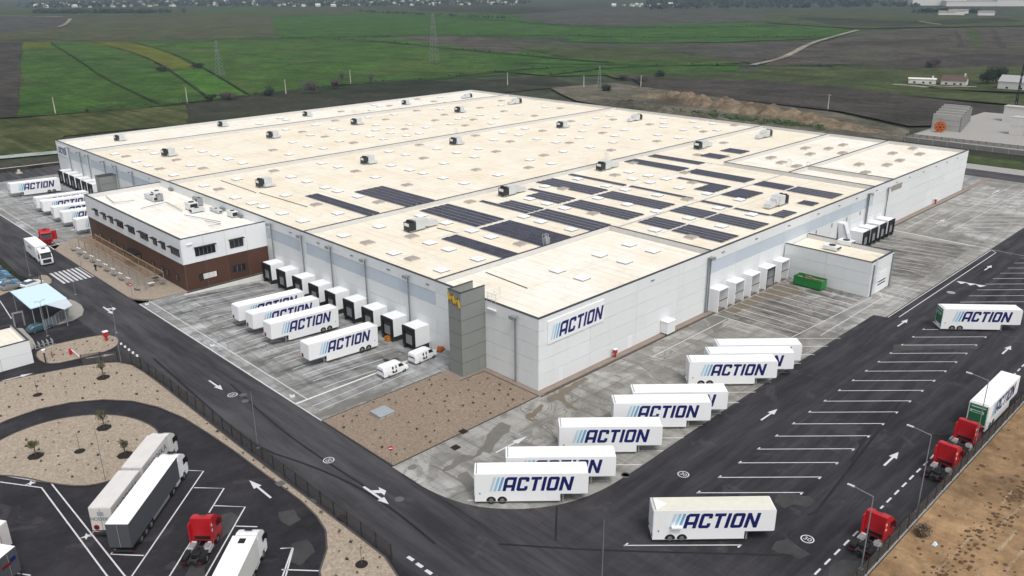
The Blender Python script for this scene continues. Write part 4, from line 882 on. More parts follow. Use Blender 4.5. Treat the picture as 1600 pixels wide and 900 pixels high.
# waste chute on the right front
m = MB().hexa([(98.6, -3.6, 0.2), (100.6, -3.6, 0.2), (100.6, -1.0, 0.2), (98.6, -1.0, 0.2)], [(98.6, -1.3, 6.6), (100.6, -1.3, 6.6), (100.6, -.03, 6.6), (98.6, -.03, 6.6)])
ch = m.build('waste_chute', 'ac_white', wh)
MB().hexa([(98.5, -3.75, 0.6), (98.9, -3.75, 0.6), (98.9, -3.62, 0.6), (98.5, -3.62, 0.6)], [(98.5, -1.45, 6.4), (98.9, -1.45, 6.4), (98.9, -1.32, 6.4), (98.5, -1.32, 6.4)]).build('chute_flange', 'metal_grey', ch)
MB().add([(98.9, -3.62 - .01, 0.7), (100.3, -3.62 - .01, 0.7), (100.3, -2.2, 4.2), (98.9, -2.2, 4.2)], [(0, 1, 2, 3)]).build('chute_cover', 'wall_translucent', ch)

# stair tower beside the corner
tw = MB()
tw.box(-5.05, -.02, 11.65, 11.85, 0.05, 14.2).box(-5.05, -.02, 14.45, 14.65, 0.05, 14.2).box(-5.05, -4.85, 11.851, 14.449, 0.05, 14.2).box(-.22, -.02, 11.851, 14.449, 0.05, 13.0)
tw = tw.build('stair_tower', 'tower_green', wh)
sheet('tower_roof', [(-4.84, 11.86), (-.23, 11.86), (-.23, 14.44), (-4.84, 14.44)], 13.0, 'roof_pale', tw)
for b in ((-5.1, .03, 11.6, 11.9), (-5.1, .03, 14.4, 14.7), (-5.1, -4.8, 11.901, 14.399)): MB().box(*b, 14.202, 14.27).build('coping', 'coping', tw)
for k in range(1, 6):
    MB().box(-5.075, -5.052, 11.66, 14.64, 2.4 * k, 2.4 * k + .03).build('panel_joint', 'kerb_dark', tw); MB().box(-5.04, -.03, 11.62, 11.648, 2.4 * k, 2.4 * k + .03).build('panel_joint', 'kerb_dark', tw)
MB().box(-1.5, -.5, 11.60, 11.648, 0.06, 2.2).build('tower_door', 'tower_green', tw)
rl = MB()
for z in (12.3, 12.75, 13.2): rl.cyl((.2, 11.3, z), (3.0, 11.3, z), .03, .03, 5); rl.cyl((-.1, 11.2, z), (-.1, 9.0, z), .03, .03, 5)
for x in (.3, 1.6, 2.9): rl.cyl((x, 11.3, 11.8), (x, 11.3, 13.2), .03, .03, 5)
for y in (11.1, 10.1, 9.1): rl.cyl((-.1, y, 11.8), (-.1, y, 13.2), .03, .03, 5)
rl.build('roof_railing', 'galvanised', tw)
zz = [(14.75, 13.55), (14.25, 11.9), (13.75, 13.2), (13.2, 11.6), (12.6, 12.9), (12.15, 11.5), (11.75, 13.0)]
lg = MB(); 
for (a, za), (b, zb) in zip([(14.55, 13.75), (14.25, 12.35), (13.45, 13.55), (13.1, 12.0), (12.25, 13.2)], [(14.25, 12.35), (13.45, 13.55), (13.1, 12.0), (12.25, 13.2), (11.9, 11.75)]):
    lg.hexa([(-5.16, a + .19, za), (-5.16, a - .19, za), (-5.078, a - .19, za), (-5.078, a + .19, za)], [(-5.16, b + .19, zb), (-5.16, b - .19, zb), (-5.078, b - .19, zb), (-5.078, b + .19, zb)])
lg.build('zigzag_emblem', 'yellow', tw)

ft = MB().box(-4.6, -.02, 166.3, 169.6, -.8, 8.1).build('stair_tower', 'tower_green', wh)
MB().box(-4.66, .0, 166.24, 169.66, 8.102, 8.17).build('coping', 'coping', ft)
for k in range(1, 4): MB().box(-4.64, -.03, 166.26, 166.298, 2.0 * k, 2.0 * k + .03).build('panel_joint', 'kerb_dark', ft)

# ---------------------------------------------------------------- lettering
def letters(slant=0.22):
    """The six block letters as convex pieces on a unit height, slanted, plus the three slashes."""
    S = 0.215; out = []; x = 0.0; c = 0.10
    def rect(x0, x1, y0, y1): return [(x0, y0), (x1, y0), (x1, y1), (x0, y1)]
    def put_(ps, w):
        nonlocal x
        out.extend([[(x + a, b) for a, b in p] for p in ps]); x += w + 0.115
    w = .76; put_([rect(0, S, 0, .80), [(0, .80), (w, .80), (w, 1 - .02), (w - .02, 1), (c + .04, 1), (0, 1 - c - .04)], rect(w - S, w, 0, .80), rect(S, w - S, .24, .44)], w)
    w = .70; put_([[(c, 0), (w - c, 0), (w, c), (w, .20), (0, .20), (0, c)], rect(0, S, .20, .80), [(0, .80), (w, .80), (w, 1 - c), (w - c, 1), (c, 1), (0, 1 - c)], rect(w - S, w, .66, .80), rect(w - S, w, .20, .34)], w)
    w = .66; put_([rect(0, w, .80, 1), rect((w - S) / 2, (w + S) / 2, 0, .80)], w)
    w = S; put_([rect(0, S, 0, 1)], w)
    w = .72; put_([[(c, 0), (w - c, 0), (w, c), (w, .20), (0, .20), (0, c)], [(0, .80), (w, .80), (w, 1 - c), (w - c, 1), (c, 1), (0, 1 - c)], rect(0, S, .20, .80), rect(w - S, w, .20, .80)], w)
    w = .78; put_([rect(0, S, 0, 1), rect(w - S, w, 0, 1), [(S, .62), (w - S, .02), (w - S, .38), (S, .98)]], w)
    W = x - 0.115
    return [[(a + slant * b, b) for a, b in p] for p in out], W
LET, LETW = letters()
def letter_mesh(name, w, h, mirror=False):
    m = MB(); k = w / (LETW + 0.22)
    for p in LET:
        q = [(a * k, 0, b * h) for a, b in p]
        m.poly([(-x, y, z) for x, y, z in q][::-1] if mirror else q)
    return m.mesh(name, 'navy')
def slash_mesh(name, w, h, i, mat):
    x = i * w * 0.315; s = w * 0.36
    return MB().poly([(x, 0, 0), (x + w * .19, 0, 0), (x + w * .19 + s, 0, h), (x + s, 0, h)]).mesh(name, mat)
def brand(parent, loc, rz, w, h, sw):
    """ACTION with its three slashes on a face; local +x runs along the writing, the face looks to local -y."""
    key = (round(w, 2), round(h, 2), round(sw, 2))
    if key not in BR_CACHE:
        BR_CACHE[key] = [(letter_mesh('lettering', w, h), sw)] + [(slash_mesh('slash', sw, h, i, mm), 0.0) for i, mm in enumerate(('slash_pale', 'slash_mid', 'slash_blue'))]
    for me, off in BR_CACHE[key]:
        c, s = math.cos(rz), math.sin(rz)
        link('lettering' if off else 'slash', me, parent, (loc[0] + off * c, loc[1] + off * s, loc[2]), rz)
BR_CACHE = {}
sign = thing('facade_sign', 'large ACTION sign panel on the white corner facade below the roof edge', 'sign', (1.85, 0, 7.2), group=None)
MB().box(0, 13.15, -.16, -.004, 0, 3.75).build('sign_panel', 'white_paint', sign)
brand(sign, (0.55, -.175, 0.55), 0, 10.6, 2.3, 1.9)
sign2 = thing('facade_sign', 'small far ACTION sign on the end of the dock facade beside the fields', 'sign', (0, 215.2, 7.6))
MB().box(-.16, -.004, -9.2, 0, -.1, 3.2).build('sign_panel', 'white_paint', sign2)
brand(sign2, (-.175, -.4, 0.5), -math.pi / 2, 7.2, 2.0, 1.2)

# ---------------------------------------------------------------- office block
OX, OY0, OY1, OZ, OD, OB = -18.7, 80.9, 135.0, 11.0, 9.9, 5.65
of = thing('office_block', 'two-storey office block with brown cladding below white walls, joined to the warehouse', 'office building', (0, 0, 0))
MB().box(OX + .15, -.02, OY0 + .15, OY1 - .15, -1.3, OD - .05).build('building_core', 'core', of)
sheet('roof_deck', [(OX + .4, OY0 + .4), (-.03, OY0 + .4), (-.03, OY1 - .4), (OX + .4, OY1 - .4)], OD, 'roof_office', of)
n = 9
for k in range(n):
    a0, a1 = OY0 + (OY1 - OY0) * k / n, OY0 + (OY1 - OY0) * (k + 1) / n
    panel(of, 'x', a0, a1, OB, OZ, OX, 'wall_office', 0.14); panel(of, 'x', a0, a1, -.02, OB - .02, OX + .1, 'cladding_brown', 0.08, 'cladding_panel')
for k in range(4):
    a0, a1 = OX + (-OX - .02) * k / 4, OX + (-OX - .02) * (k + 1) / 4
    panel(of, 'y', a0 + (.14 if k == 0 else 0), a1, OB, OZ, OY0, 'wall_office', 0.14); panel(of, 'y', a0 + (.24 if k == 0 else 0), a1, -1.2, OB - .02, OY0 + .1, 'cladding_brown', 0.08, 'cladding_panel')
    panel(of, 'y', a0, a1, 0, OZ, OY1, 'wall_office', 0.14, out=1)
for b in ((OX + .15, OX + .4, OY0 + .15, OY1 - .15), (OX + .41, -.04, OY0 + .15, OY0 + .4), (OX + .41, -.04, OY1 - .4, OY1 - .15)): MB().box(*b, OD - .05, OZ - .004).build('parapet', 'parapet_white', of)
for b in ((OX - .04, OX + .44, OY0 - .04, OY1 + .04), (OX + .441, -.04, OY0 - .04, OY0 + .44), (OX + .441, -.04, OY1 - .44, OY1 + .04)): MB().box(*b, OZ - .002, OZ + .07).build('coping', 'coping', of)
def window(parent, axis, a0, a1, z0, z1, plane, brow=True, lattice=0):
    o = MB(); p = plane
    if axis == 'x': o.box(p - .08, p - .003, a0, a1, z0, z1)
    else: o.box(a0, a1, p - .08, p - .003, z0, z1)
    o = o.build('window', 'black', parent)
    g = MB(); e = .1
    if axis == 'x': g.box(p - .10, p - .082, a0 + e, a1 - e, z0 + e, z1 - e)
    else: g.box(a0 + e, a1 - e, p - .10, p - .082, z0 + e, z1 - e)
    g.build('pane', 'glass_dark', o)
    n_ = max(2, round((a1 - a0) / 0.9)); mu = MB()
    for k in range(1, n_):
        a = a0 + (a1 - a0) * k / n_
        mu.box(p - .13, p - .101, a - .03, a + .03, z0 + e, z1 - e) if axis == 'x' else mu.box(a - .03, a + .03, p - .13, p - .101, z0 + e, z1 - e)
    mu.build('mullion', 'metal_grey', o)
    if brow:
        b = MB()
        b.box(p - .75, p - .003, a0 - .15, a1 + .15, z1 + .02, z1 + .14) if axis == 'x' else b.box(a0 - .15, a1 + .15, p - .75, p - .003, z1 + .02, z1 + .14)
        b.build('window_brow', 'black', o)
for a, b in zip([(128.16, 7.96), (123.7, 7.78), (119.25, 7.87), (115.05, 7.7), (108.41, 7.45), (101.74, 7.22), (94.95, 7.23), (90.74, 7.16), (86.11, 6.94)], [(126.78, 6.96), (121.72, 6.85), (117.32, 6.94), (111.29, 6.79), (104.82, 6.57), (97.53, 6.6), (92.94, 6.46), (88.74, 6.56), (81.98, 6.58)]):
    window(of, 'x', b[0], max(a[0], b[0] + 2.0), 7.1, 8.6, OX)
for i, (y, z) in enumerate([(128.28, 2.36), (122.01, 2.55), (118.88, 2.44), (114.76, 2.09), (110.47, 2.42), (97.25, 1.87), (92.57, 1.97), (89.97, 2.03), (85.27, 2.05)]):
    window(of, 'x', y - .7, y + .7, 0.15 if i in (3, 5) else 1.2, 2.7, OX + .1, False)
d = MB().box(OX - 2.2, OX + .08, 103.5, 108.5, 2.9, 3.15).build('entrance_canopy', 'black', of)
d = MB().box(OX + .0, OX + .097, 103.8, 108.2, 0.12, 2.8).build('entrance_door', 'glass_dark', of)
for (x0, z0), (x1, z1) in zip([(-16, 6.47), (-8.51, 6.53)], [(-11.71, 7.81), (-5.53, 7.83)]): window(of, 'y', x0, x1, 6.9, 8.7, OY0)
for (x0, z0), (x1, z1) in zip([(-15.81, 1.84), (-8.49, 1.98)], [(-11.78, 2.93), (-5.63, 2.71)]): 
    window(of, 'y', x0, x1, 1.6, 3.0, OY0 + .1, False)
MB().box(-14.95, -12.1, OY0 - .02, OY0 + .098, 1.75, 2.9).build('window_blind', 'house_white', of)
MB().box(-17.6, -16.4, OY0 - .25, OY0 - .003, 9.6, 9.75).build('wall_lamp', 'white_paint', of)
# plant on the office roof
def roof_box_unit(name, label, loc, rz, l, w, h, mat, grp, dark=True, pipe=None):
    t = thing(name, label, 'air conditioner', loc, R(rz), grp)
    MB().box(-l / 2, l / 2, -w / 2, w / 2, .25, h).build('cabinet', mat, t)
    if dark: MB().box(-l / 2 - .04, -l / 2 - .003, -w / 2 + .15, w / 2 - .15, .4, h - .2).build('grille', 'ac_dark', t)
    m = MB().cyl((0, 0, h), (0, 0, h + .12), min(l, w) * .32, None, 12); m.build('fan', 'ac_dark', t)
    for sx in (-1, 1):
        MB().box(sx * l * .4 - .08, sx * l * .4 + .08, -w / 2, w / 2, 0, .248).build('support_foot', 'metal_grey', t)
    return t
GO = 'plant on the office roof'
for (x, y), l, w, h, rz, mat, lab in zip([(-7.51, 121.86), (-5.58, 123.52), (-6.73, 119.26), (-4.81, 106.08), (-5, 103.01), (-1.98, 108.19), (-1.93, 99.82), (-1.12, 93.44)], (5.5, 2.2, 1.4, 2.6, 3.0, 1.4, 4.5, 2.4), (1.5, 1.8, 1.0, 2.0, 1.6, 1.0, 1.0, 1.5), (1.3, 1.7, 1.8, 1.8, 1.1, 2.0, 0.9, 1.4), (90, 0, 0, 90, 0, 0, 90, 90), ('galvanised', 'ac_white', 'metal_grey', 'ac_white', 'galvanised', 'metal_grey', 'galvanised', 'ac_white'),
        ('long silver duct unit at the far end of the office roof', 'white cabinet standing behind the long duct unit on the office roof', 'slim dark-fronted condenser beside the far white cabinet on the office roof', 'white air handling cabinet in the middle of the office roof', 'low silver duct box beside the middle cabinet on the office roof', 'slim grey condenser near the wall in the middle of the office roof', 'row of small low condensers along the warehouse wall above the office', 'white cylinder-like unit nearest the near end of the office roof')):
    roof_box_unit('rooftop_unit', lab, (x, y, OD), rz, l, w, h, mat, GO)
for pts in ([(-14.42, 132.84), (-15.62, 124.15), (-11.24, 123.13)], [(-13.3, 114.09), (-6.65, 115.7), (-7.57, 104.87)], [(-7.68, 93.36), (-6.43, 88.4), (-8.95, 88.86)], [(-8.72, 101.29), (-5.72, 89.85)]):
    duct_line(pts, OD + .45, .09, 'metal_grey', of, 'roof_pipe')

# ---------------------------------------------------------------- small dock annex on the right front
AX0, AX1, AY, AZ, AD = 74.0, 84.2, -18.5, 7.2, 6.3
an = thing('plant_annex', 'small white flat-roofed annex standing out from the warehouse beside green skip', 'annex')
MB().box(AX0 + .13, AX1 - .13, AY + .13, -.16, -.1, AD - .03).build('building_core', 'core', an)
sheet('roof_deck', [(AX0 + .4, AY + .4), (AX1 - .4, AY + .4), (AX1 - .4, -.16), (AX0 + .4, -.16)], AD, 'roof_cream', an)
for k in range(2):
    a0, a1 = AY + 9.17 * k, AY + 9.17 * (k + 1)
    for z0, z1 in ((0.05, 2.45), (2.45, 4.85), (4.85, AZ)):
        panel(an, 'x', a0, a1, z0, z1, AX0, 'wall_white', .12); panel(an, 'x', a0, a1, z0, z1, AX1, 'wall_white', .12, out=1)
for z0, z1 in ((0.05, 2.45), (2.45, 4.85), (4.85, AZ)): panel(an, 'y', AX0 + .14, AX1 - .14, z0, z1, AY, 'wall_white', .12)
for b in ((AX0 + .13, AX0 + .38, AY + .13, -.16), (AX1 - .38, AX1 - .13, AY + .13, -.16), (AX0 + .39, AX1 - .39, AY + .13, AY + .38)): MB().box(*b, AD - .03, AZ - .004).build('parapet', 'parapet_white', an)
for b in ((AX0 - .04, AX0 + .42, AY - .04, -.16), (AX1 - .42, AX1 + .04, AY - .04, -.16), (AX0 + .421, AX1 - .421, AY - .04, AY + .42)): MB().box(*b, AZ - .002, AZ + .07).build('coping', 'coping', an)
dr = MB().box(77.6, 81.6, AY - .06, AY - .003, 0.05, 4.2).build('roller_door', 'white_paint', an)
for z in (1.5, 2.1): MB().box(77.8, 81.4, AY - .08, AY - .062, z, z + .28).build('door_window', 'glass_dark', dr)
ld = MB()
for s in (75.3, 75.9): ld.cyl((s, AY - .25, .3), (s, AY - .25, AZ + 1.0), .035, .035, 5); ld.cyl((s, AY - .25, AZ + 1.0), (s, AY + .7, AZ + 1.0), .035, .035, 5)
for k in range(22): ld.cyl((75.3, AY - .25, .5 + .33 * k), (75.9, AY - .25, .5 + .33 * k), .02, .02, 4)
for k in range(5):
    z = 2.8 + 1.0 * k; ld.box(75.15, 76.05, AY - .85, AY - .8, z, z + .05).box(75.1, 75.15, AY - .85, AY - .1, z, z + .05).box(76.05, 76.1, AY - .85, AY - .1, z, z + .05)
ld.build('caged_ladder', 'galvanised', an)
MB().box(74.6, 74.8, AY - .3, AY - .05, 0.05, 6.6).build('lamp_pole', 'metal_pole', an); MB().box(83.5, 83.7, AY - .3, AY - .05, 0.05, 6.9).build('lamp_pole', 'metal_pole', an)
for (x, y), lab in zip([(79.3, -7.82), (84.75, -8.29)], ('low dark-topped air unit on the small annex roof', 'pale cooler box with dark edge at the back of the annex roof')):
    roof_box_unit('rooftop_unit', lab, (x, y, AD), 90, 3.0, 2.2, 1.0, 'ac_white', 'units on the annex roof')

# ---------------------------------------------------------------- roof-top air handlers
def air_handler(parent, duct=True):
    b = MB().box(1.65, 4.05, -1.0, 1.0, .38, 2.35).build('cabinet', 'galvanised', parent)
    c = MB().box(0, 1.64, -1.0, 1.0, .38, 2.05).build('condenser', 'ac_dark', parent)
    for y in (-.5, .5): MB().cyl((.82, y, 2.05), (.82, y, 2.38), .44, .44, 12).build('fan', 'black', c)
    MB().box(-.03, -.003, -.75, .75, 1.3, 1.95).build('rating_plate', 'ac_white', c)
    MB().box(-.1, 4.1, -1.05, -.9, .26, .375).box(-.1, 4.1, .9, 1.05, .26, .375).build('base_frame', 'metal_grey', parent)
    for x in (.2, 3.8):
        for y in (-.97, .97): MB().box(x - .07, x + .07, y - .07, y + .07, 0, .258).build('foot', 'metal_grey', parent)
    if not duct:
        MB().box(1.2, 4.4, -2.1, -1.06, .3, .85).build('return_duct', 'galvanised', parent); return
    pts = [(4.06, 1.0), (4.06, 2.2), (4.6, 2.3), (5.0, 2.05), (5.15, 1.6), (5.15, .5), (4.4, .5)]
    MB().profile(pts[::-1], -.85, .85).build('elbow_duct', 'galvanised', parent)
    MB().profile([(5.16, .35), (5.16, 1.35), (7.0, 1.45), (7.7, 1.15), (7.9, .3)][::-1], -.7, .7).build('supply_duct', 'galvanised', parent)
AHU = [(17.9,52.9),(51.9,60.6),(89.8,62.3),(16.2,111.3),(50.8,115.8),(87.4,120.2),(16.3,168.4),(53.3,173.2),(88.4,176.1),(16.3,205.7),(53.1,207.8),(87.1,206.8),(132.8,204.4),(133.5,171.3),(163.5,201),(165.2,171.9),(133.7,117.2),(163.6,108),(133.3,60.5),(164.6,56.3),(88.2,9.8)]
def bay(y): return 'nearest bay' if y < 66 else 'second bay' if y < 130 else 'third bay' if y < 191 else 'farthest strip'
rows = {}
for q in AHU: rows.setdefault(bay(q[1]), []).append(q)
proto_ahu = {}
for b, lst in rows.items():
    lst.sort()
    for i, (x, y) in enumerate(lst):
        lab = f'roof air handler, {ORD[i]} from the dock front, {b} of the roof' if (x, y) != (88.2, 9.8) else 'roof air handler among the solar arrays close to the right facade'
        flip = x > 150 or (x, y) == (88.2, 9.8)
        big_duct = y < 66 or x > 150
        if big_duct not in proto_ahu:
            t = thing('roof_air_handler', lab, 'air conditioner', (0, 0, ZD), 0, 'air handlers on the warehouse roof'); air_handler(t, big_duct); proto_ahu[big_duct] = t; index_kids()
        else: t = copy_tree(proto_ahu[big_duct]); t['label'] = lab
        t.location = (x - 1.5, y, ZD) if not flip else (x + 3.0, y, ZD); t.rotation_euler = (0, 0, math.pi if flip else R(0)); t.scale = ((1, 1, 1) if y < 66 else (.88, .95, .95) if y < 190 else (.72, .8, .8))

# ---------------------------------------------------------------- solar arrays
PV = dict(A=(18, 21.6, 69, 94.6), B=(28.6, 37.3, 69, 89.6), C=(28.6, 37.2, 45.5, 64.2), D=(18, 22.2, 25.7, 44), E=(28.3, 37.2, 25.8, 44), F=(43.4, 45.0, 45.6, 60.8), F2=(45.1, 49.6, 45.6, 56), G=(42.9, 49.6, 26.4, 44.6), H=(54.6, 61.0, 26.4, 44.7), I=(66.5, 72.8, 26.6, 44.8), J=(79.1, 80.7, 26.9, 45), K=(66.5, 73.1, 46.4, 64.8), L=(54.7, 59.6, 46.3, 56.6), L2=(59.7, 61.4, 46.5, 61), M=(78.7, 80.5, 46.5, 64.8), N=(102.2, 107.6, 46.4, 64.8), O=(113, 116.8, 47.4, 64.6), P=(123.6, 129.4, 47.4, 54.2), Q=(134.3, 140.1, 47.2, 54), R=(102.4, 108, 26.8, 44.4), S=(87.9, 94.9, 26.6, 32), S2=(95, 96.7, 26.8, 42), T=(87.5, 96.3, 17.8, 24.2), U=(102, 107.4, 15.8, 24.1), V=(101.8, 107.9, 3.6, 15), W=(92.4, 96.2, 3.8, 7.4), X=(78.8, 85.2, 3.4, 6.6), Y=(78.6, 80.3, 16.2, 24.1), Z=(78.2, 79.6, 6.7, 15.1), AA=(66.9, 73, 15.7, 24.3), BB=(66.6, 72.9, 3.2, 14.9), CC=(54.7, 61, 15.6, 23.6), DD=(54.3, 60.9, 3.1, 14.8))
PANEL = MB().box(0, 1.0, 0, 1.0, 0, .04)
PANEL_M = {}
tilt = R(2.5)
LABS = dict(A='two-row solar array in the second roof bay nearest the office', B='five-row solar array in the second roof bay', C='five-row solar array just behind the fire wall, beside the nearest air handler', D='two-row solar array nearest the near roof corner', E='five-row solar array right behind the low corner roof')
def place_words(x, y):
    return ('nearest the right facade' if y < 16 else 'second line from right facade' if y < 25 else 'third line from right facade' if y < 45.2 else 'along the first fire wall')
seen = {}
for key, (x0, x1, y0, y1) in PV.items():
    w = 1.70; nr = max(1, round((x1 - x0) / w)); pr = (x1 - x0) / nr; npn = round((y1 - y0) / 1.05); pp = (y1 - y0) / npn
    lab = LABS.get(key)
    if not lab:
        pl = place_words((x0 + x1) / 2, (y0 + y1) / 2); seen[pl] = seen.get(pl, 0) + 1
        lab = f'{["zero","one","two","three","four","five","six"][min(nr,6)]}-row dark solar array {pl}, {ORD[seen[pl]-1]} from the corner'
    t = thing('solar_array', lab, 'solar panels', (x0, y0, ZD), 0, 'solar arrays on the warehouse roof')
    near = key in 'ABCDE'[:5] and key in ('A', 'C', 'D', 'E')
    gap = .30
    if near:
        k = (round(pr, 3), round(pp, 3))
        if k not in PANEL_M:
            ww, dd = pr - gap, pp - .05
            PANEL_M[k] = MB().hexa([(0, 0, .18), (ww, 0, .18 + ww * math.sin(tilt)), (ww, dd, .18 + ww * math.sin(tilt)), (0, dd, .18)], [(0, 0, .22), (ww, 0, .22 + ww * math.sin(tilt)), (ww, dd, .22 + ww * math.sin(tilt)), (0, dd, .22)]).mesh('solar_panel', 'solar_cell')
        for i in range(nr):
            for j in range(npn): link('solar_panel', PANEL_M[k], t, (i * pr, j * pp, 0))
    else:
        m = MB(); ww, dd = pr - gap, pp - .03
        for i in range(nr):
            for j in range(npn):
                a, b = i * pr, j * pp; s = ww * math.sin(tilt)
                m.hexa([(a, b, .18), (a + ww, b, .18 + s), (a + ww, b + dd, .18 + s), (a, b + dd, .18)], [(a, b, .22), (a + ww, b, .22 + s), (a + ww, b + dd, .22 + s), (a, b + dd, .22)])
        stuff(m.build('solar_panels', 'solar_cell_far', t))
    r = MB()
    for i in range(nr):
        r.box(i * pr + .02, i * pr + .10, 0, y1 - y0, .02, .17); r.box(i * pr + pr - gap - .10, i * pr + pr - gap - .02, 0, y1 - y0, .02, .28)
    r.build('mounting_rail', 'galvanised', t)

# ---------------------------------------------------------------- vehicles
def wheel(parent, x, y, r=0.5, w=0.32, name='wheel'):
    sg = 1 if y > 0 else -1
    key = (round(r, 2), round(w, 2), sg)
    if key not in WHEELS:
        WHEELS[key] = (MB().cyl((0, -w / 2, 0), (0, w / 2, 0), r, r, 16).mesh('tyre', 'tyre'), MB().cyl((0, sg * w / 2, 0), (0, sg * (w / 2 + .03), 0), r * .55, r * .45, 12).mesh('rim', 'rim'))
    a, b = WHEELS[key]
    o = link(name, a, parent, (x, y, r)); link('rim', b, o); return o
WHEELS = {}
def trailer_parts(t, roof='trailer_roof', rear='trailer_white', green=False, side_r=True, side_l=True, hatch=False, chevron=False):
    """A low city trailer: x from the rear (0) to the front (13.5), right side at y=-1.27."""
    Lt, Wd, Ht = 13.5, 1.27, 4.12
    zs, zr, xs = 0.32, 1.30, 10.2
    b = MB()
    pts = [(0, zs), (xs, zs), (xs, zr), (Lt - .25, zr), (Lt, zr + .1), (Lt, Ht - .12), (Lt - .12, Ht), (0, Ht)]
    b.profile(pts, -Wd, Wd)
    body = b.build('body', 'trailer_white', t)
    MB().box(.06, Lt - .2, -Wd + .05, Wd - .05, Ht + .002, Ht + .03).build('roof_skin', roof, body)
    MB().box(.18, .30, -Wd + .08, Wd - .08, Ht + .031, Ht + .06).build('roof_bar', 'metal_grey', body)
    if chevron: MB().add([(.3, -1.1, Ht + .035), (1.7, 0, Ht + .05), (.3, 1.1, Ht + .035)], [(0, 1, 2)]).build('wind_deflector', 'trailer_white', body)
    for s in (-1, 1):
        y = s * (Wd + .004)
        tr = MB()
        for z in (zs + .02, zr, ):
            pass
        tr.box(.02, xs - .02, min(y, y + s * .02), max(y, y + s * .02), zs, zs + .06); tr.box(xs + .02, Lt - .25, min(y, y + s * .02), max(y, y + s * .02), zr, zr + .05)
        tr.build('skirt_trim', 'metal_grey', body)
        for x in (1.95, 3.28):                       # dark wheel arch, then the wheel in it
            n_ = 12; arch = [(x + .60 * math.cos(math.pi * i / n_), s * (Wd + .006), .42 + .62 * math.sin(math.pi * i / n_)) for i in range(n_ + 1)]
            MB().poly(arch if s < 0 else arch[::-1]).build('wheel_arch', 'black', body)
        MB().box(.55, .70, min(y, y + s * .03), max(y, y + s * .03), 1.42, 1.56).build('marker_lamp', 'black', body)
    for x in (1.95, 3.28):
        for s in (-1, 1): wheel(t, x, s * 1.16, .49, .26)
    MB().box(xs + .05, Lt - .6, -1.0, 1.0, zr - .12, zr - .003).build('coupling_plate', 'chassis', t)
    for s in (-1, 1): MB().box(xs + .25, xs + .45, s * .85 - .08, s * .85 + .08, .03, zr - .13).build('landing_leg', 'metal_grey', t)
    MB().box(Lt + .004, Lt + .05, -1.0, -.45, zr + .15, zr + .75).build('coupling_box', 'red_dark', t)
    MB().box(xs + .02, xs + .06, -1.1, 1.1, zs + .2, zr - .02).build('step_panel', 'chassis', t)
    rd = MB().box(-.05, -.003, -1.12, 1.12, 1.15, 3.95).build('rear_door', 'door_green' if green else 'ac_white', t)
    if green:
        MB().box(-.07, -.052, -.95, .95, 3.55, 3.72).box(-.07, -.052, -.75, 1.0, 2.75, 3.15).build('door_print', 'pale_green_print', rd)
        MB().box(-.09, -.072, -.5, .75, 2.88, 3.02).build('door_lettering', 'skip_dark_green', rd)
    for s in (-1, 1): MB().box(-.06, -.003, s * 1.0 - .15, s * 1.0 + .15, .75, .95).build('tail_lamp', 'red_dark', t)
    if side_r: brand(t, (1.75, -Wd - .024, 1.80), 0, 8.55, 1.92, 1.55)
    if side_l: brand(t, (Lt - 1.9, Wd + .024, 1.80), math.pi, 8.55, 1.92, 1.55)
    if hatch: MB().box(2.0, 3.2, -Wd - .5, -Wd - .02, 2.05, 2.2).build('open_flap', 'white_paint', t)
    return t
AT = 'white lettered box trailers'
def place_trailer(x, y, ang, label, tilt=0.0, z=0.0, proto=None, **kw):
    if proto is None:
        t = thing('box_trailer', label, 'trailer', (x, y, z), 0, AT); trailer_parts(t, **kw); index_kids()
    else: t = copy_tree(proto); t['label'] = label
    t.location = (x, y, z); t.rotation_euler = (0, tilt, R(ang)); return t
# parked at 45 degrees on the right yard; (x, y) is the rear right corner, turned into the rear centre
def rear_centre(x, y, ang): return x - 1.27 * math.sin(R(ang)), y + 1.27 * math.cos(R(ang))
RT = [(-26.4, -14.8), (-21.2, -14.8), (-11.2, -14.5), (-1.1, -15.4), (3.3, -15.3), (17.3, -15.3), (22.0, -15.6), (25.7, -14.9)]
RL = ['white lettered trailer with both wheels in view, nearest the road bend in the right yard', 'second white lettered trailer from the road bend, overlapped by the nearest one', 'third white lettered trailer from the road bend in the angled row', 'fourth white lettered trailer from the road bend in the angled row', 'fifth white lettered trailer from the road bend, half hidden behind the fourth', 'front trailer of the rearmost trio in the angled row, wheels in view', 'middle trailer of the rearmost trio in the angled row', 'last trailer of the angled row, only its roof clear of the others']
P0 = None
for (x, y), lab in zip(RT, RL):
    cx, cy = rear_centre(x, y, -44); o = place_trailer(cx, cy, -44, lab, proto=P0)
    if P0 is None: P0 = o
cx, cy = rear_centre(-17.3, -34.1, -43.8)
place_trailer(cx, cy, -43.8, 'older white lettered trailer with cream roof and open side flap alone on the asphalt', roof='trailer_roof_old', hatch=True, chevron=True)
cx, cy = rear_centre(66.9, -34.6, -48)
PG = place_trailer(cx, cy, -48, 'white lettered trailer with green rear door parked across the far asphalt bays', green=True)
place_trailer(33.8, -50.9, 0, 'white lettered trailer with green rear door beside the fence behind red tractors', proto=PG)
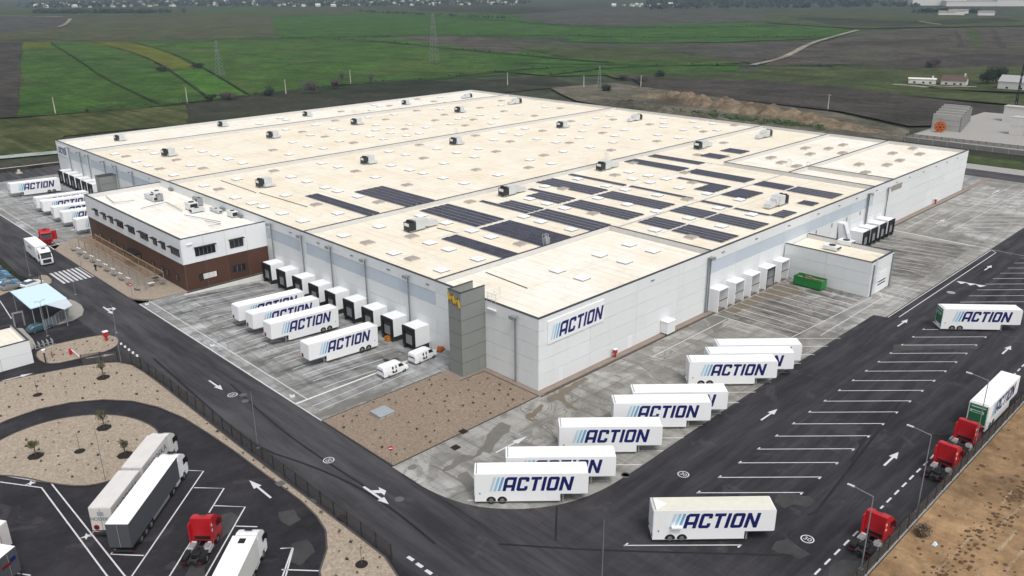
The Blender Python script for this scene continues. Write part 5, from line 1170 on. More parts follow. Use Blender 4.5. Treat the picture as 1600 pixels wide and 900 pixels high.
# left yard, backed onto the docks: nose at x=-20.3, tail lower down the ramp
for y, lab in ((33.1, 'nearest white lettered trailer backed to the docks, beside the two vans'), (45.2, 'second white lettered trailer backed to the near docks'), (51.5, 'third white lettered trailer backed to the near docks, behind the second'), (56.8, 'farthest white lettered trailer at the near docks, closest to the office')):
    a = math.atan(1.12 / 19)
    place_trailer(-6.9, y, 180, lab, a * -0.8, -0.62, P0)
for y, lab in ((196.6, 'lone white lettered trailer at the farthest docks under the small sign'), (172.2, 'rear trailer of the far cluster beyond the office'), (166.8, 'second trailer of the far cluster beyond the office'), (157.6, 'third trailer of the far cluster, mostly hidden by the next'), (150.6, 'fourth trailer of the far cluster, its lettering cut off by the office'), (140.6, 'trailer nose just showing past the corner of the office block')):
    place_trailer(-6.9, y, 180, lab, -0.03, -0.4, P0)

def tractor(t, x0, paint, parent_wheels=True, dark_back=False):
    """A two-axle tractor; x0 is the rear end of its frame, the front bumper is at x0+5.95."""
    X = lambda v: x0 + v
    MB().box(X(0), X(5.4), -.48, -.30, .62, .88).box(X(0), X(5.4), .30, .48, .62, .88).box(X(.3), X(.6), -.30, .30, .65, .85).box(X(2.6), X(2.9), -.30, .30, .65, .85).build('chassis_frame', 'chassis', t)
    MB().box(X(.9), X(1.9), -.5, .5, .90, 1.12).cyl((X(1.4), 0, 1.12), (X(1.4), 0, 1.18), .5, .45, 12).build('fifth_wheel', 'black', t)
    for s in (-1, 1):
        MB().box(X(.55), X(1.85), min(s * .62, s * 1.24), max(s * .62, s * 1.24), 1.04, 1.10).box(X(.35), X(.56), min(s * .62, s * 1.24), max(s * .62, s * 1.24), .55, 1.05).build('mudguard', 'black', t)
        MB().box(X(2.2), X(3.4), min(s * .62, s * 1.2), max(s * .62, s * 1.2), .45, 1.05).build('fuel_tank', 'galvanised', t)
        MB().box(X(2.25), X(3.0), min(s * .5, s * 1.15), max(s * .5, s * 1.15), 1.08, 1.13).build('catwalk', 'metal_grey', t)
        wheel(t, X(1.2), s * .95, .5, .55); wheel(t, X(4.55), s * 1.08, .5, .32)
        MB().box(X(-.05), X(0), min(s * .6, s * 1.1), max(s * .6, s * 1.1), .72, .86).build('tail_lamp', 'red_dark', t)
    prof = [(3.62, .95), (4.0, .95), (4.0, .75), (5.1, .75), (5.1, .42), (5.86, .42), (5.95, .9), (5.93, 1.75), (5.78, 2.45), (5.55, 3.02), (5.2, 3.32), (4.7, 3.62), (3.95, 3.82), (3.62, 3.78)]
    cab = MB().profile([(X(a), b) for a, b in prof], -1.24, 1.24, .10, 2.9).build('cab', paint, t)
    MB().hexa([(X(5.97), -1.08, 1.85), (X(5.98), -1.08, 1.85), (X(5.98), 1.08, 1.85), (X(5.97), 1.08, 1.85)], [(X(5.64), -1.0, 2.86), (X(5.66), -1.0, 2.86), (X(5.66), 1.0, 2.86), (X(5.64), 1.0, 2.86)]).build('windscreen', 'glass_dark', cab)
    MB().hexa([(X(5.58), -1.12, 2.95), (X(5.95), -1.1, 2.88), (X(5.95), 1.1, 2.88), (X(5.58), 1.12, 2.95)], [(X(5.56), -1.12, 3.03), (X(5.95), -1.1, 2.95), (X(5.95), 1.1, 2.95), (X(5.56), 1.12, 3.03)]).build('sun_visor', 'black', cab)
    MB().box(X(5.955), X(5.985), -.85, .85, .75, 1.55).build('grille', 'chassis' if paint != 'red_paint' else 'red_dark', cab)
    for s in (-1, 1):
        y = s * 1.245
        MB().add([(X(5.72), y, 1.95), (X(5.52), y, 2.75), (X(4.75), y, 2.75), (X(4.75), y, 1.95)], [(0, 1, 2, 3) if s > 0 else (3, 2, 1, 0)]).build('side_window', 'glass_dark', cab)
        MB().box(X(5.5), X(5.62), min(s * 1.27, s * 1.52), max(s * 1.27, s * 1.52), 1.95, 2.75).build('mirror', 'black' if paint != 'red_paint' else 'red_dark', cab)
        MB().box(X(5.955), X(5.99), min(s * .78, s * 1.15), max(s * .78, s * 1.15), .55, .80).build('headlight', 'galvanised', cab)
        MB().box(X(3.0), X(3.615), min(s * 1.13, s * 1.24), max(s * 1.13, s * 1.24), .95, 3.4).build('side_fairing', paint, cab)
        MB().box(X(4.02), X(5.08), min(s * 1.1, s * 1.235), max(s * 1.1, s * 1.235), .98, 1.08).build('wheel_arch', 'black', cab)
        for z in (2.35, 3.0): MB().box(X(3.3), X(3.55), min(s * 1.245, s * 1.26), max(s * 1.245, s * 1.26), z, z + .28).build('white_mark', 'white_paint', cab)
    MB().box(X(3.56), X(3.615), -.9, .9, 1.2, 1.55).build('rear_vent', 'black', cab)
    MB().box(X(4.3), X(4.8), -.4, .4, 3.86, 3.90).build('roof_hatch', 'black', cab)
    return cab
TR = 'red tractor units'
def place_tractor(x, y, ang, label, proto=None):
    if proto is None:
        t = thing('tractor_unit', label, 'truck', (x, y, 0), 0, TR); tractor(t, 0, 'red_paint'); index_kids()
    else: t = copy_tree(proto); t['label'] = label
    t.location = (x, y, 0); t.rotation_euler = (0, 0, R(ang)); return t
TP = place_tractor(-3.9, -51.4, 0, 'red tractor unit nearest the camera beside the fence and dashed line')
place_tractor(16.6, -51.6, 0, 'red tractor unit second along the fence, behind another red one', TP)
place_tractor(24.6, -51.3, 0, 'red tractor unit beside the fence just behind the lettered trailer', TP)
place_tractor(-55.6, -2.2, 45, 'red tractor unit standing alone in the truck park bay', TP)
tl = place_tractor(-27.6, 141.6, -98, 'red tractor unit with its door open on the far yard near the office', TP)
for s in (1,):
    d = MB().box(0, 1.15, 0, .07, 0, 2.2).build('open_door', 'red_paint', tl); d.location = (4.75, 1.26, 1.1); d.rotation_euler = (0, 0, R(78))
    MB().box(.15, 1.0, .075, .085, 1.1, 1.95).build('door_window', 'glass_dark', d)

def semi_body(t, x0, L_, side, roof, rear, skirt='chassis', z0=1.02, z1=4.0, name='trailer_body'):
    b = MB().box(x0, x0 + L_, -1.27, 1.27, z0, z1).build(name, side, t)
    MB().box(x0 + .03, x0 + L_ - .03, -1.24, 1.24, z1 + .002, z1 + .035).build('roof_skin', roof, b)
    r = MB().box(x0 - .05, x0 - .003, -1.22, 1.22, z0 + .05, z1 - .05).build('rear_doors', rear, b)
    MB().box(x0 - .075, x0 - .052, -.03, .03, z0 + .1, z1 - .1).build('door_bar', 'metal_grey', r)
    return b
def under(t, x0, L_, axles, kx=None):
    MB().box(x0 + .3, x0 + L_ - .5, -.5, -.35, .8, 1.015).box(x0 + .3, x0 + L_ - .5, .35, .5, .8, 1.015).build('chassis_frame', 'chassis', t)
    MB().box(x0 - .02, x0 + .12, -1.2, 1.2, .42, .62).build('bumper_bar', 'chassis', t)
    for s in (-1, 1):
        MB().box(x0 - .04, x0 - .021, min(s * .8, s * 1.15), max(s * .8, s * 1.15), .46, .58).build('tail_lamp', 'red_dark', t)
        for x in axles: wheel(t, x, s * 1.08, .5, .36)
        MB().box(max(axles) + .8, x0 + L_ - 3.2, min(s * 1.18, s * 1.22), max(s * 1.18, s * 1.22), .5, .98).build('side_guard', 'metal_grey', t)
def artic(name, label, loc, ang, side, roof, rear, cabpaint='white_paint', z1=4.0):
    t = thing(name, label, 'truck', (*loc, 0), R(ang), 'white lorries'); L_ = 13.4
    semi_body(t, 0, L_, side, roof, rear, z1=z1); under(t, 0, L_, (2.2, 3.5, 4.8)); tractor(t, 10.2, cabpaint)
    return t
# grey-curtained lorry in the truck park: rear right corner near (-58.7, 4.6)
lo = artic('articulated_lorry', 'articulated lorry with white roof and dark grey curtain sides in the truck park', (-60.0, 5.5), 45, 'curtain_grey', 'trailer_roof', 'curtain_grey')
lo2 = artic('articulated_lorry', 'white lorry with open roof hatch at the lower edge of the truck park', (-60.6, -15.6), 45, 'white_paint_old', 'trailer_roof', 'white_paint')
MB().box(12.1, 12.9, -.35, .35, 4.04, 4.07).build('roof_hatch', 'black', lo2)
# drawbar combination
dt = thing('drawbar_lorry', 'weathered pale grey two-box drawbar lorry with dark lettering beside the gravel island', 'truck', (-60.2, 10.0, 0), R(45), 'white lorries')
b1 = semi_body(dt, 0, 7.5, 'trailer_grey', 'trailer_grey', 'trailer_grey', z1=4.0); under(dt, 0, 7.0, (1.6, 5.6))
b2 = semi_body(dt, 8.2, 7.5, 'trailer_grey', 'trailer_grey', 'trailer_grey', z1=4.0); tractor(dt, 12.3, 'white_paint_old'); under(dt, 8.2, 4.5, (10.0, ))
MB().box(7.3, 8.3, -.1, .1, .6, .8).build('drawbar', 'chassis', dt)
for b, x in ((b1, 3.9), (b2, 12.4)):
    o = link('lettering', text_mesh('HODEKA', 1.25, 'lettering', 'black'), b, (x, -1.278, 2.9)); o.rotation_euler = (R(90), 0, 0)
o = link('lettering', text_mesh('HODEKA', .6, 'lettering', 'car_teal'), b1, (-.08, 0, 2.55)); o.rotation_euler = (R(90), 0, R(-90))
MB().box(-.08, -.06, -.35, .35, 3.0, 3.5).build('logo', 'plate_grey', b1); MB().cyl((-.06, .7, 1.45), (-.075, .7, 1.45), .33, .33, 12).build('plate', 'red_dark', b1)
# white lorry on the site road
wl = thing('articulated_lorry', 'white lorry driving on the site road towards the zebra crossing', 'truck', (-32.9, 131.9, 0), R(-92), 'white lorries')
semi_body(wl, 0, 9.2, 'white_paint', 'trailer_roof', 'white_paint', z1=3.9); under(wl, 0, 9.2, (1.8, 3.0)); tractor(wl, 6.6, 'white_paint')
MB().box(3.0, 6.0, -1.285, -1.272, 2.6, 3.1).build('side_print', 'metal_grey', wl)
# two trailer ends at the left edge of the truck park
e1 = artic('articulated_lorry', 'pale lorry rear just showing at the picture edge, upper of two', (-69.3, 14.0), 123, 'trailer_grey', 'trailer_roof', 'trailer_grey')
e2 = artic('articulated_lorry', 'white-roofed grey lorry with red and blue print at the lower picture edge', (-69.9, 8.5), 123, 'curtain_grey', 'trailer_roof', 'curtain_grey')
for b_, m_ in (((-.08, -.06, -.2, .9, 2.6, 2.9), 'red_dark'), ((-.08, -.06, -.9, -.2, 2.75, 3.2), 'navy')): MB().box(*b_).build('rear_print', m_, e2)

def loft(mb, secs):
    """Rings of equal count joined into a closed body: each section is a list of 3D points."""
    n = len(secs[0])
    vs = [p for s_ in secs for p in s_]; fs = []
    for k in range(len(secs) - 1):
        for i in range(n): fs.append((k * n + i, k * n + (i + 1) % n, (k + 1) * n + (i + 1) % n, (k + 1) * n + i))
    fs += [tuple(range(n - 1, -1, -1)), tuple((len(secs) - 1) * n + i for i in range(n))]
    return mb.add(vs, fs)
def van(label, loc, ang, grp):
    t = thing('delivery_van', label, 'van', (*loc, 0), R(ang), grp)
    def sec(x, zb, zt, w, tw): return [(x, -w, zb), (x, w, zb), (x, w * 1.02, zb + (zt - zb) * .45), (x, tw, zt - .06), (x, tw * .82, zt), (x, -tw * .82, zt), (x, -tw, zt - .06), (x, -w * 1.02, zb + (zt - zb) * .45)]
    b = loft(MB(), [sec(0, .45, 1.75, .90, .78), sec(.06, .32, 1.9, .95, .80), sec(.5, .28, 1.97, .97, .82), (sec(3.1, .28, 1.95, .97, .80)), sec(3.5, .28, 1.86, .97, .76), sec(4.25, .28, 1.18, .96, .84), sec(4.75, .3, 1.02, .92, .74), sec(4.95, .4, .85, .80, .66)]).build('body', 'white_paint', t)
    MB().add([(3.56, -.70, 1.86), (4.22, -.80, 1.22), (4.22, .80, 1.22), (3.56, .70, 1.86)], [(0, 1, 2, 3)]).build('windscreen', 'glass_dark', b).location = (.03, 0, .03)
    for s in (-1, 1):
        MB().add([(2.95, s * .955, 1.24), (4.0, s * .955, 1.24), (3.55, s * .85, 1.74), (2.95, s * .85, 1.74)], [(0, 1, 2, 3) if s < 0 else (3, 2, 1, 0)]).build('side_window', 'glass_dark', b).location = (0, s * .03, 0)
        gm = MB(); y = s * .995
        for x0, x1, z0, z1 in ((1.65, 1.95, .75, 1.65), (2.3, 2.55, .75, 1.65), (1.65, 2.55, .55, .74)): gm.add([(x0, y, z0), (x1, y, z0), (x1 - .0, y - s * (.11 if z1 > 1 else 0), z1), (x0, y - s * (.11 if z1 > 1 else 0), z1)], [(0, 1, 2, 3) if s < 0 else (3, 2, 1, 0)])
        gm.build('side_graphic', 'black', b).location = (0, s * .02, 0)
        wheel(t, .95, s * .86, .34, .22); wheel(t, 4.0, s * .86, .34, .22)
        MB().box(4.9, 4.97, min(s * .45, s * .7), max(s * .45, s * .7), .62, .82).build('headlight', 'galvanised', b)
        MB().box(-.02, .03, min(s * .78, s * .9), max(s * .78, s * .9), .8, 1.3).build('tail_lamp', 'red_dark', b)
    MB().add([(-.02, -.7, 1.15), (-.02, .7, 1.15), (.03, .66, 1.7), (.03, -.66, 1.7)], [(3, 2, 1, 0)]).build('rear_window', 'glass_dark', b)
    MB().box(-.10, .02, -.85, .85, .36, .55).build('bumper', 'metal_grey', t)
    return t
van('white delivery van with dark side graphic, farther from the docks of the two', (-14.3, 20.85), 0, 'delivery vans by the gravel bed')
van('white delivery van with dark side graphic parked closer to the docks of the two', (-7.7, 21.35), 3, 'delivery vans by the gravel bed')
def car(label, loc, ang, paint, grp, tall=0.0):
    t = thing('parked_car', label, 'car', (*loc, 0), R(ang), grp)
    def sec(x, zb, zt, w, tw): return [(x, -w, zb), (x, w, zb), (x, w * 1.02, (zb + zt) / 2), (x, tw, zt), (x, -tw, zt), (x, -w * 1.02, (zb + zt) / 2)]
    b = loft(MB(), [sec(0, .4, .8, .8, .72), sec(.15, .26, .95, .88, .8), sec(1.0, .24, 1.0 + tall, .9, .84), sec(3.1, .24, .96, .9, .84), sec(4.05, .26, .80, .86, .72), sec(4.25, .36, .62, .76, .6)]).build('body', paint, t)
    c = loft(MB(), [sec(.25, .9, 1.0 + tall, .78, .76), sec(.85, .9, 1.42 + tall, .8, .62), sec(2.1, .9, 1.45 + tall, .8, .64), sec(3.0, .9, .98, .78, .74)]).build('cabin_glass', 'glass_blue', t)
    MB().hexa([(.85, -.60, 1.425 + tall), (2.1, -.62, 1.455 + tall), (2.1, .62, 1.455 + tall), (.85, .60, 1.425 + tall)], [(.95, -.54, 1.47 + tall), (2.0, -.56, 1.49 + tall), (2.0, .56, 1.49 + tall), (.95, .54, 1.47 + tall)]).build('roof', paint, c)
    for s in (-1, 1):
        wheel(t, .8, s * .78, .31, .2); wheel(t, 3.4, s * .78, .31, .2)
        MB().box(4.16, 4.24, min(s * .45, s * .7), max(s * .45, s * .7), .5, .62).build('headlight', 'galvanised', b)
        MB().box(.0, .06, min(s * .55, s * .78), max(s * .55, s * .78), .68, .82).build('tail_lamp', 'red_dark', b)
    return t
CP = 'cars in the staff car park'
for k, (p, pt, lab) in enumerate(zip([(-45.6, 122.4), (-45.5, 119.7), (-45.6, 117.0), (-45.5, 114.3), (-45.5, 111.6), (-45.4, 108.7)] + [(-41.95, 106.72), (-48.42, 80.3)] + [(-45.5, 125.1)], ('car_dark', 'car_blue', 'car_blue', 'car_dark', 'car_blue', 'car_grey', 'white_paint', 'car_teal', 'car_blue'),
    ('dark car at the far end of the staff car park row', 'blue car cut by the picture edge in the staff car park', 'blue car in the middle of the staff car park row', 'dark car between blue cars in the staff car park', 'blue car next to the grey van-like car in the staff car park', 'grey tall car at the end of the staff car park row', 'white car partly hidden behind the pale blue canopy', 'dark teal car parked beside the white gatehouse', 'blue car at the outer end of the staff car park row'))):
    car(lab, p, 4 if k < 6 or k == 8 else 20 if k == 6 else 10, pt, CP, .35 if k == 5 else 0.0)

# ---------------------------------------------------------------- fences
def fence(label, pts, sp, h, base=0.0, plinth=0.0, lean=0.0):
    f = thing('mesh_fence', label, 'fence', (pts[0][0], pts[0][1], base)); ox, oy = pts[0]
    cum = [0]
    for a, b in zip(pts, pts[1:]): cum.append(cum[-1] + (Vector(b) - Vector(a)).length)
    def at(d):
        for i in range(len(pts) - 1):
            if d <= cum[i + 1] + 1e-6:
                k = (d - cum[i]) / max(1e-6, cum[i + 1] - cum[i]); a, b = pts[i], pts[i + 1]
                return (a[0] + (b[0] - a[0]) * k - ox, a[1] + (b[1] - a[1]) * k - oy)
        return (pts[-1][0] - ox, pts[-1][1] - oy)
    n_ = max(1, round(cum[-1] / sp)); P = [at(cum[-1] * i / n_) for i in range(n_ + 1)]
    post = MB().box(-.06, .06, -.06, .06, 0, h).mesh('post', 'chassis')
    for p in P: link('post', post, f, (p[0], p[1], 0))
    for a, b in zip(P, P[1:]):
        d = Vector((b[0] - a[0], b[1] - a[1])); u = d.normalized() * .06; nn = Vector((-u.y, u.x)).normalized() * .008
        A_, B_ = Vector(a) + u, Vector(b) - u
        q = [A_ - nn, B_ - nn, B_ + nn, A_ + nn]
        o = MB().hexa([(v.x, v.y, plinth + .02) for v in q], [(v.x, v.y, h - .05) for v in q]).build('mesh_panel', 'wire_mesh', f)
        for z in (plinth + .06, h - .06): MB().cyl((A_.x, A_.y, z), (B_.x, B_.y, z), .02, .02, 4).build('rail_wire', 'chassis', f)
        if plinth:
            nn = nn.normalized() * .1; q = [Vector(a) - nn, Vector(b) - nn, Vector(b) + nn, Vector(a) + nn]
            MB().hexa([(v.x, v.y, -.2) for v in q], [(v.x, v.y, plinth) for v in q]).build('plinth', 'kerb_concrete', f)
    return f
fence('dark mesh fence on a low plinth between the asphalt and the bare soil', [(-14, -53.2), (118, -53.2)], 2.7, 2.1, 0, 0.22)
fence('dark mesh fence along the gravel strip beside the site road', smooth_line([(-46.2, 59.2), (-43.6, 58.3), (-41.4, 56.4), (-39.9, 53.2), (-39.6, 47), (-39.6, 33)], 2) + [(-39.6, -16)], 2.75, 2.0, 0.1)
fence('short mesh fence screen by the zebra crossing', [(-38.32, 111.39), (-38.28, 106.82)], 2.0, 2.0, 0.1)
fence('low mesh fence on the concrete platform behind the warehouse', [(251, 44), (252, 24), (252.6, 3)], 2.6, 1.3, 1.6)

# ---------------------------------------------------------------- lamp posts
def lamp_post(label, x, y, h, ang, arm=2.0, base=0.0, double=False):
    t = thing('lamp_post', label, 'lamp post', (x, y, base), R(ang), 'site lamp posts')
    MB().cyl((0, 0, 0), (0, 0, h), .075 if arm > 1 else .045, .05 if arm > 1 else .03, 8).build('pole', 'metal_pole', t)
    MB().box(-.2, .2, -.2, .2, 0, .06).build('base_plate', 'metal_grey', t)
    for s in ((1, -1) if double else (1,)):
        if arm < .45 and not double: break
        MB().cyl((0, 0, h), (s * arm, 0, h + .25), .05, .04, 6).build('arm', 'metal_pole', t)
        MB().box(min(s * arm, s * (arm + (.75 if arm > 1 else .4))), max(s * arm, s * (arm + (.75 if arm > 1 else .4))), -.13, .13, h + .2, h + .3).build('lamp_head', 'galvanised', t)
    return t
lamp_post('grey lamp post by the fence behind the nearest red tractor', -5.3, -52.4, 9.0, 90)
lamp_post('grey lamp post by the fence beside the dark round bush', 9.2, -52.6, 10.2, 90)
lamp_post('grey lamp post by the fence in front of the lettered trailer', 28.5, -52.6, 10.2, 90)
lamp_post('grey lamp post by the fence at the far end', 62, -52.7, 10.2, 90)
lamp_post('slim lamp post at the lower picture edge on the road bend', -27.0, -34.9, 8.4, -45, .25)
lamp_post('slim lamp post on the gravel strip beside the mesh fence', *[(-38.46, 15.38)][0], 8.5, 90, .3)
lamp_post('slim lamp post in the round gravel island', *[(-55.98, 21.75)][0], 8.0, 0, .3)
lamp_post('two-headed lamp post in front of the pale blue canopy', *[(-46.25, 76.88)][0], 6.5, 10, .5, 0, True)
lamp_post('slim lamp post beside the white lorry on the site road', *[(-38.19, 115.36)][0], 6.5, 0, .6)
lamp_post('slim lamp post at the entrance below the zebra crossing', *[(-35.35, 95.72)][0], 5.5, 0, .2)
lamp_post('slim lamp post at the tip of the gravel strip near the dashed line', *[(-41.46, 55.17)][0], 7.0, 0, .3)
lamp_post('slim lamp post at the end of the small entrance island', *[(-36.98, 69.51)][0], 5.5, 0, .2)

# ---------------------------------------------------------------- signs and small furniture
def round_sign(label, x, y, ang, h=2.5, no_entry=True):
    t = thing('no_entry_sign' if no_entry else 'road_sign', label, 'road sign', (x, y, 0.06), R(ang))
    MB().cyl((0, 0, 0), (0, 0, h), .04, .04, 6).build('post', 'metal_pole', t)
    d = MB().cyl((-.045, 0, h - .1), (-.075, 0, h - .1), .34, .34, 20).build('disc', 'red_paint' if no_entry else 'metal_grey', t)
    if no_entry: MB().box(-.085, -.076, -.24, .24, h - .17, h - .03).build('bar', 'white_paint', d)
    return t
round_sign('red no-entry sign at the tip of the pink gravel bed', -28.2, -0.7, 50)
round_sign('red no-entry sign on the forecourt corner by the office', -27.6, 86.4, 50)
round_sign('small grey sign on a post beside the pergola on the forecourt', *[(-28.39, 113.3)][0], 50, 2.6, False)
def hydrant(label, x, y, s=1.0, z=0.05):
    t = thing('fire_hose_post', label, 'fire post', (x, y, z))
    MB().cyl((0, 0, 0), (0, 0, .75 * s), .2 * s, .2 * s, 10).box(-.32 * s, .32 * s, -.25 * s, .25 * s, .75 * s, 1.45 * s).build('pillar', 'red_paint', t)
    MB().box(-.38 * s, .38 * s, -.3 * s, .3 * s, 1.452 * s, 1.58 * s).build('cap', 'white_paint', t)
hydrant('red fire hose post with white cap against the corner facade', 17.7, -.65, .95)
hydrant('red fire hose post with white cap on the far right facade', 158.3, -.65, .95)
hydrant('red fire hose post with white cap on the small gravel island', -39.6, 66.9, 1.15, .11)
b = thing('barrier_gate', 'red barrier box with white boom across the entrance lane', 'barrier', (-46.0, 65.3, 0))
MB().box(-.22, .22, -.22, .22, 0, 1.15).build('barrier_box', 'red_paint', b)
MB().hexa([(.05, -.3, .98), (.17, -.3, .98), (.17, -.22, .98), (.05, -.22, .98)], [(.05, -.3, 1.1), (.17, -.3, 1.1), (.17, -.22, 1.1), (.05, -.22, 1.1)]).box(.06, .16, -4.1, -.31, .98, 1.1).build('boom', 'white_paint', b)
b = thing('reader_post', 'dark post with white reader head beside the gatehouse', 'post', (*[(-50.04, 64.9)][0], 0))
MB().cyl((0, 0, 0), (0, 0, 1.9), .12, .12, 8).build('post', 'chassis', b); MB().cyl((0, 0, 1.9), (0, 0, 2.4), .2, .34, 10).build('reader_head', 'white_paint', b)
b = thing('bicycle_rack', 'low grey rack with cycles beside the gatehouse', 'rack', (*[(-47.93, 72.66)][0], 0))
for k in range(5): MB().box(-1.6 + .7 * k, -1.54 + .7 * k, -.6, .6, 0, .9).build('hoop', 'galvanised', b)
MB().box(-1.7, 1.6, -.65, -.55, 0, .1).box(-1.7, 1.6, .55, .65, 0, .1).build('base_rail', 'metal_grey', b)
b = thing('red_white_barrier', 'thin red and white panels fencing the small gravel island', 'barrier', (*[(-48.71, 66.03)][0], 0.1), R(75))
for k in range(4): MB().box(k * .8, k * .8 + .6, -.03, .03, 0, 1.0).build('barrier_panel', 'red_dark' if k % 2 == 0 else 'house_white', b)
MB().box(-.1, 3.2, -.05, -.035, .45, .55).build('rail', 'metal_grey', b)
c = thing('electrical_cabinet', 'white electrical cabinet against the right facade', 'cabinet', (31.1, -.05, 0))
MB().box(0, 2.2, -1.55, -.02, .25, 2.4).build('cabinet', 'white_paint', c); MB().box(-.1, 2.3, -1.65, 0, 2.402, 2.52).build('lid', 'white_paint', c); MB().box(.1, 2.1, -1.45, -.1, 0, .248).build('plinth', 'chassis', c)
for x in (.15, 1.15): MB().box(x, x + .9, -1.57, -1.552, .4, 2.25).build('cabinet_door', 'ac_white', c)
b = thing('floor_scrubber', 'small orange cleaning machine at the foot of the stair tower wall', 'machine', (-1.0, 22.0, 0), R(20))
MB().hexa([(-.7, -.4, .15), (.7, -.4, .15), (.7, .4, .15), (-.7, .4, .15)], [(-.5, -.35, .85), (.45, -.35, .7), (.45, .35, .7), (-.5, .35, .85)]).build('body', 'orange', b)
MB().box(-.75, .75, -.45, .45, .03, .14).build('skirt', 'black', b); MB().cyl((-.55, 0, .85), (-.8, 0, 1.1), .03, .03, 5).build('handle', 'chassis', b)
p = [(-21.04, 11.06)][0]
b = thing('inspection_cover', 'grey square plinth cover in the pink gravel bed', 'cover', (*p, .06)); MB().box(-1.2, 1.2, -1.2, 1.2, 0, .35).build('plinth', 'wall_concrete', b); MB().box(-1.3, 1.3, -1.3, 1.3, .352, .42).build('lid', 'plate_grey', b)
for q, l in zip([(-16.17, -1.08), (-19.68, -3.51), (-39.21, -5.94), (-40.77, 5.47)], ('dark square drain cover on the right edge of the pink gravel bed', 'small black drain near the tip of the pink gravel bed', 'brown square drain cover in the gravel strip', 'flat grey drain plate on the truck park edge')):
    tag(MB().box(-.5, .5, -.5, .5, 0, .05).build('drain_cover', 'mulch' if 'grey' not in l else 'manhole', None), l, 'drain cover').location = (*q, .11)
# green skip at the dock tunnels
def skip(label, x, y, ang, mat, z=0.0, rub=True, s=1.0):
    t = thing('waste_skip', label, 'skip', (x, y, z), R(ang)); t.scale = (s, s, s)
    m = MB(); L_, W_, Hs = 6.0, 1.15, 2.0
    m.hexa([(.5, -1.0, .2), (L_ - .3, -1.0, .2), (L_ - .3, 1.0, .2), (.5, 1.0, .2)], [(0, -W_, .3), (L_, -W_, .3), (L_, W_, .3), (0, W_, .3)])
    for s_ in (-1, 1): m.box(0, L_, min(s_ * W_, s_ * (W_ - .07)), max(s_ * W_, s_ * (W_ - .07)), .301, Hs)
    m.box(0, .07, -W_ + .071, W_ - .071, .301, Hs).box(L_ - .07, L_, -W_ + .071, W_ - .071, .301, Hs)
    m.build('container', mat, t)
    r = MB()
    for k in range(8):
        for s_ in (-1, 1): r.box(.35 + .75 * k, .45 + .75 * k, min(s_ * W_, s_ * (W_ + .07)), max(s_ * W_, s_ * (W_ + .07)), .32, Hs - .1)
    r.build('rib', mat, t)
    MB().box(-.05, L_ + .05, -W_ - .09, -W_ - .001, Hs + .002, Hs + .1).box(-.05, L_ + .05, W_ + .001, W_ + .09, Hs + .002, Hs + .1).build('rim', mat, t)
    for x_ in (.8, 5.2): MB().cyl((x_, -1.0, .16), (x_, 1.0, .16), .15, .15, 8).build('roller', 'chassis', t)
    if rub:
        g = MB()
        for i in range(40): 
            xx, yy, ss = rnd.uniform(.4, 5.6), rnd.uniform(-.85, .85), rnd.uniform(.15, .45); g.box(xx - ss, xx + ss, max(yy - ss, -1.05), min(yy + ss, 1.05), 1.2, 1.5 + rnd.uniform(0, .45))
        stuff(g.build('rubbish', 'rubbish', t))
skip('bright green open waste skip with rubbish beside the white annex', 71.9, -4.4, -90, 'skip_green')
skip('dark green closed waste container half hidden behind the annex', 97.5, -6.5, -55, 'skip_dark_green', -.5, False, 1.05)
# pallets at a near dock and the forecourt bits
b = thing('pallet_stack', 'yellow pallets stacked under the last but one near dock', 'pallets', (-3.9, 33.2, -.95))
for k in range(5): MB().box(0, 1.1, 0, .9, .18 * k, .18 * k + .13).build('pallet', 'yellow' if k % 2 else 'orange', b)

# pergola along the office
pg = thing('pergola', 'long brown slatted pergola along the front of the office block', 'pergola', (-24.4, 87.2, 0.12))
for x in (0.05, 1.95, 3.85): MB().box(x - .07, x + .07, 0, 39.2, 2.95, 3.12).build('beam', 'pergola_rail', pg)
slat = MB().box(0, 3.9, 0, .17, 2.89, 2.945).mesh('slat', 'pergola_brown')
for k in range(52): link('slat', slat, pg, (0, .12 + .75 * k + rnd.uniform(-.1, .1), 0))
for k in range(10):
    MB().box(-.02, .12, -.07 + 4.3 * k + .2, .07 + 4.3 * k + .2, 0, 2.855).build('post', 'metal_grey', pg)
    MB().box(3.78, 3.92, -.07 + 4.3 * k + .2, .07 + 4.3 * k + .2, 0, 2.855).build('post', 'metal_grey', pg)
SP = 'smoking benches under the pergola'
for k in range(10):
    b = thing('bench', f'small grey hooded bench along the pergola, {ORD[k]} from the near end', 'bench', (-25.6, 89.0 + 4.2 * k, .12), 0, SP)
    MB().box(-.35, .35, -.9, .9, .42, .5).build('seat', 'metal_grey', b)
    for y in (-.8, .8): MB().box(-.3, -.22, y - .04, y + .04, 0, 2.3).box(.22, .3, y - .04, y + .04, 0, .418).build('leg', 'metal_grey', b)
    if 0 < k < 9: MB().hexa([(-.25, -.75, 1.6), (.25, -.75, 1.5), (.25, .75, 1.5), (-.25, .75, 1.6)], [(-.25, -.75, 1.66), (.25, -.75, 1.56), (.25, .75, 1.56), (-.25, .75, 1.66)]).build('hood', 'white_paint', b)
for p, l in zip([(-22.62, 89.15), (-20.67, 91.62), (-20.45, 88.59)], ('white table on the forecourt past the end of the pergola', 'dark folded parasol on the forecourt past the pergola', 'grey stool on the forecourt near the brown wall')):
    b = thing('terrace_table', l, 'furniture', (*p, .12)); MB().box(-.6, .6, -.4, .4, .70, .78).build('top', 'white_paint' if 'white' in l else 'black' if 'dark' in l else 'metal_grey', b)
    MB().cyl((0, 0, 0), (0, 0, .698), .06, .06, 8).build('leg', 'metal_grey', b); MB().cyl((0, 0, 0), (0, 0, .05), .3, .3, 10).build('foot', 'metal_grey', b)

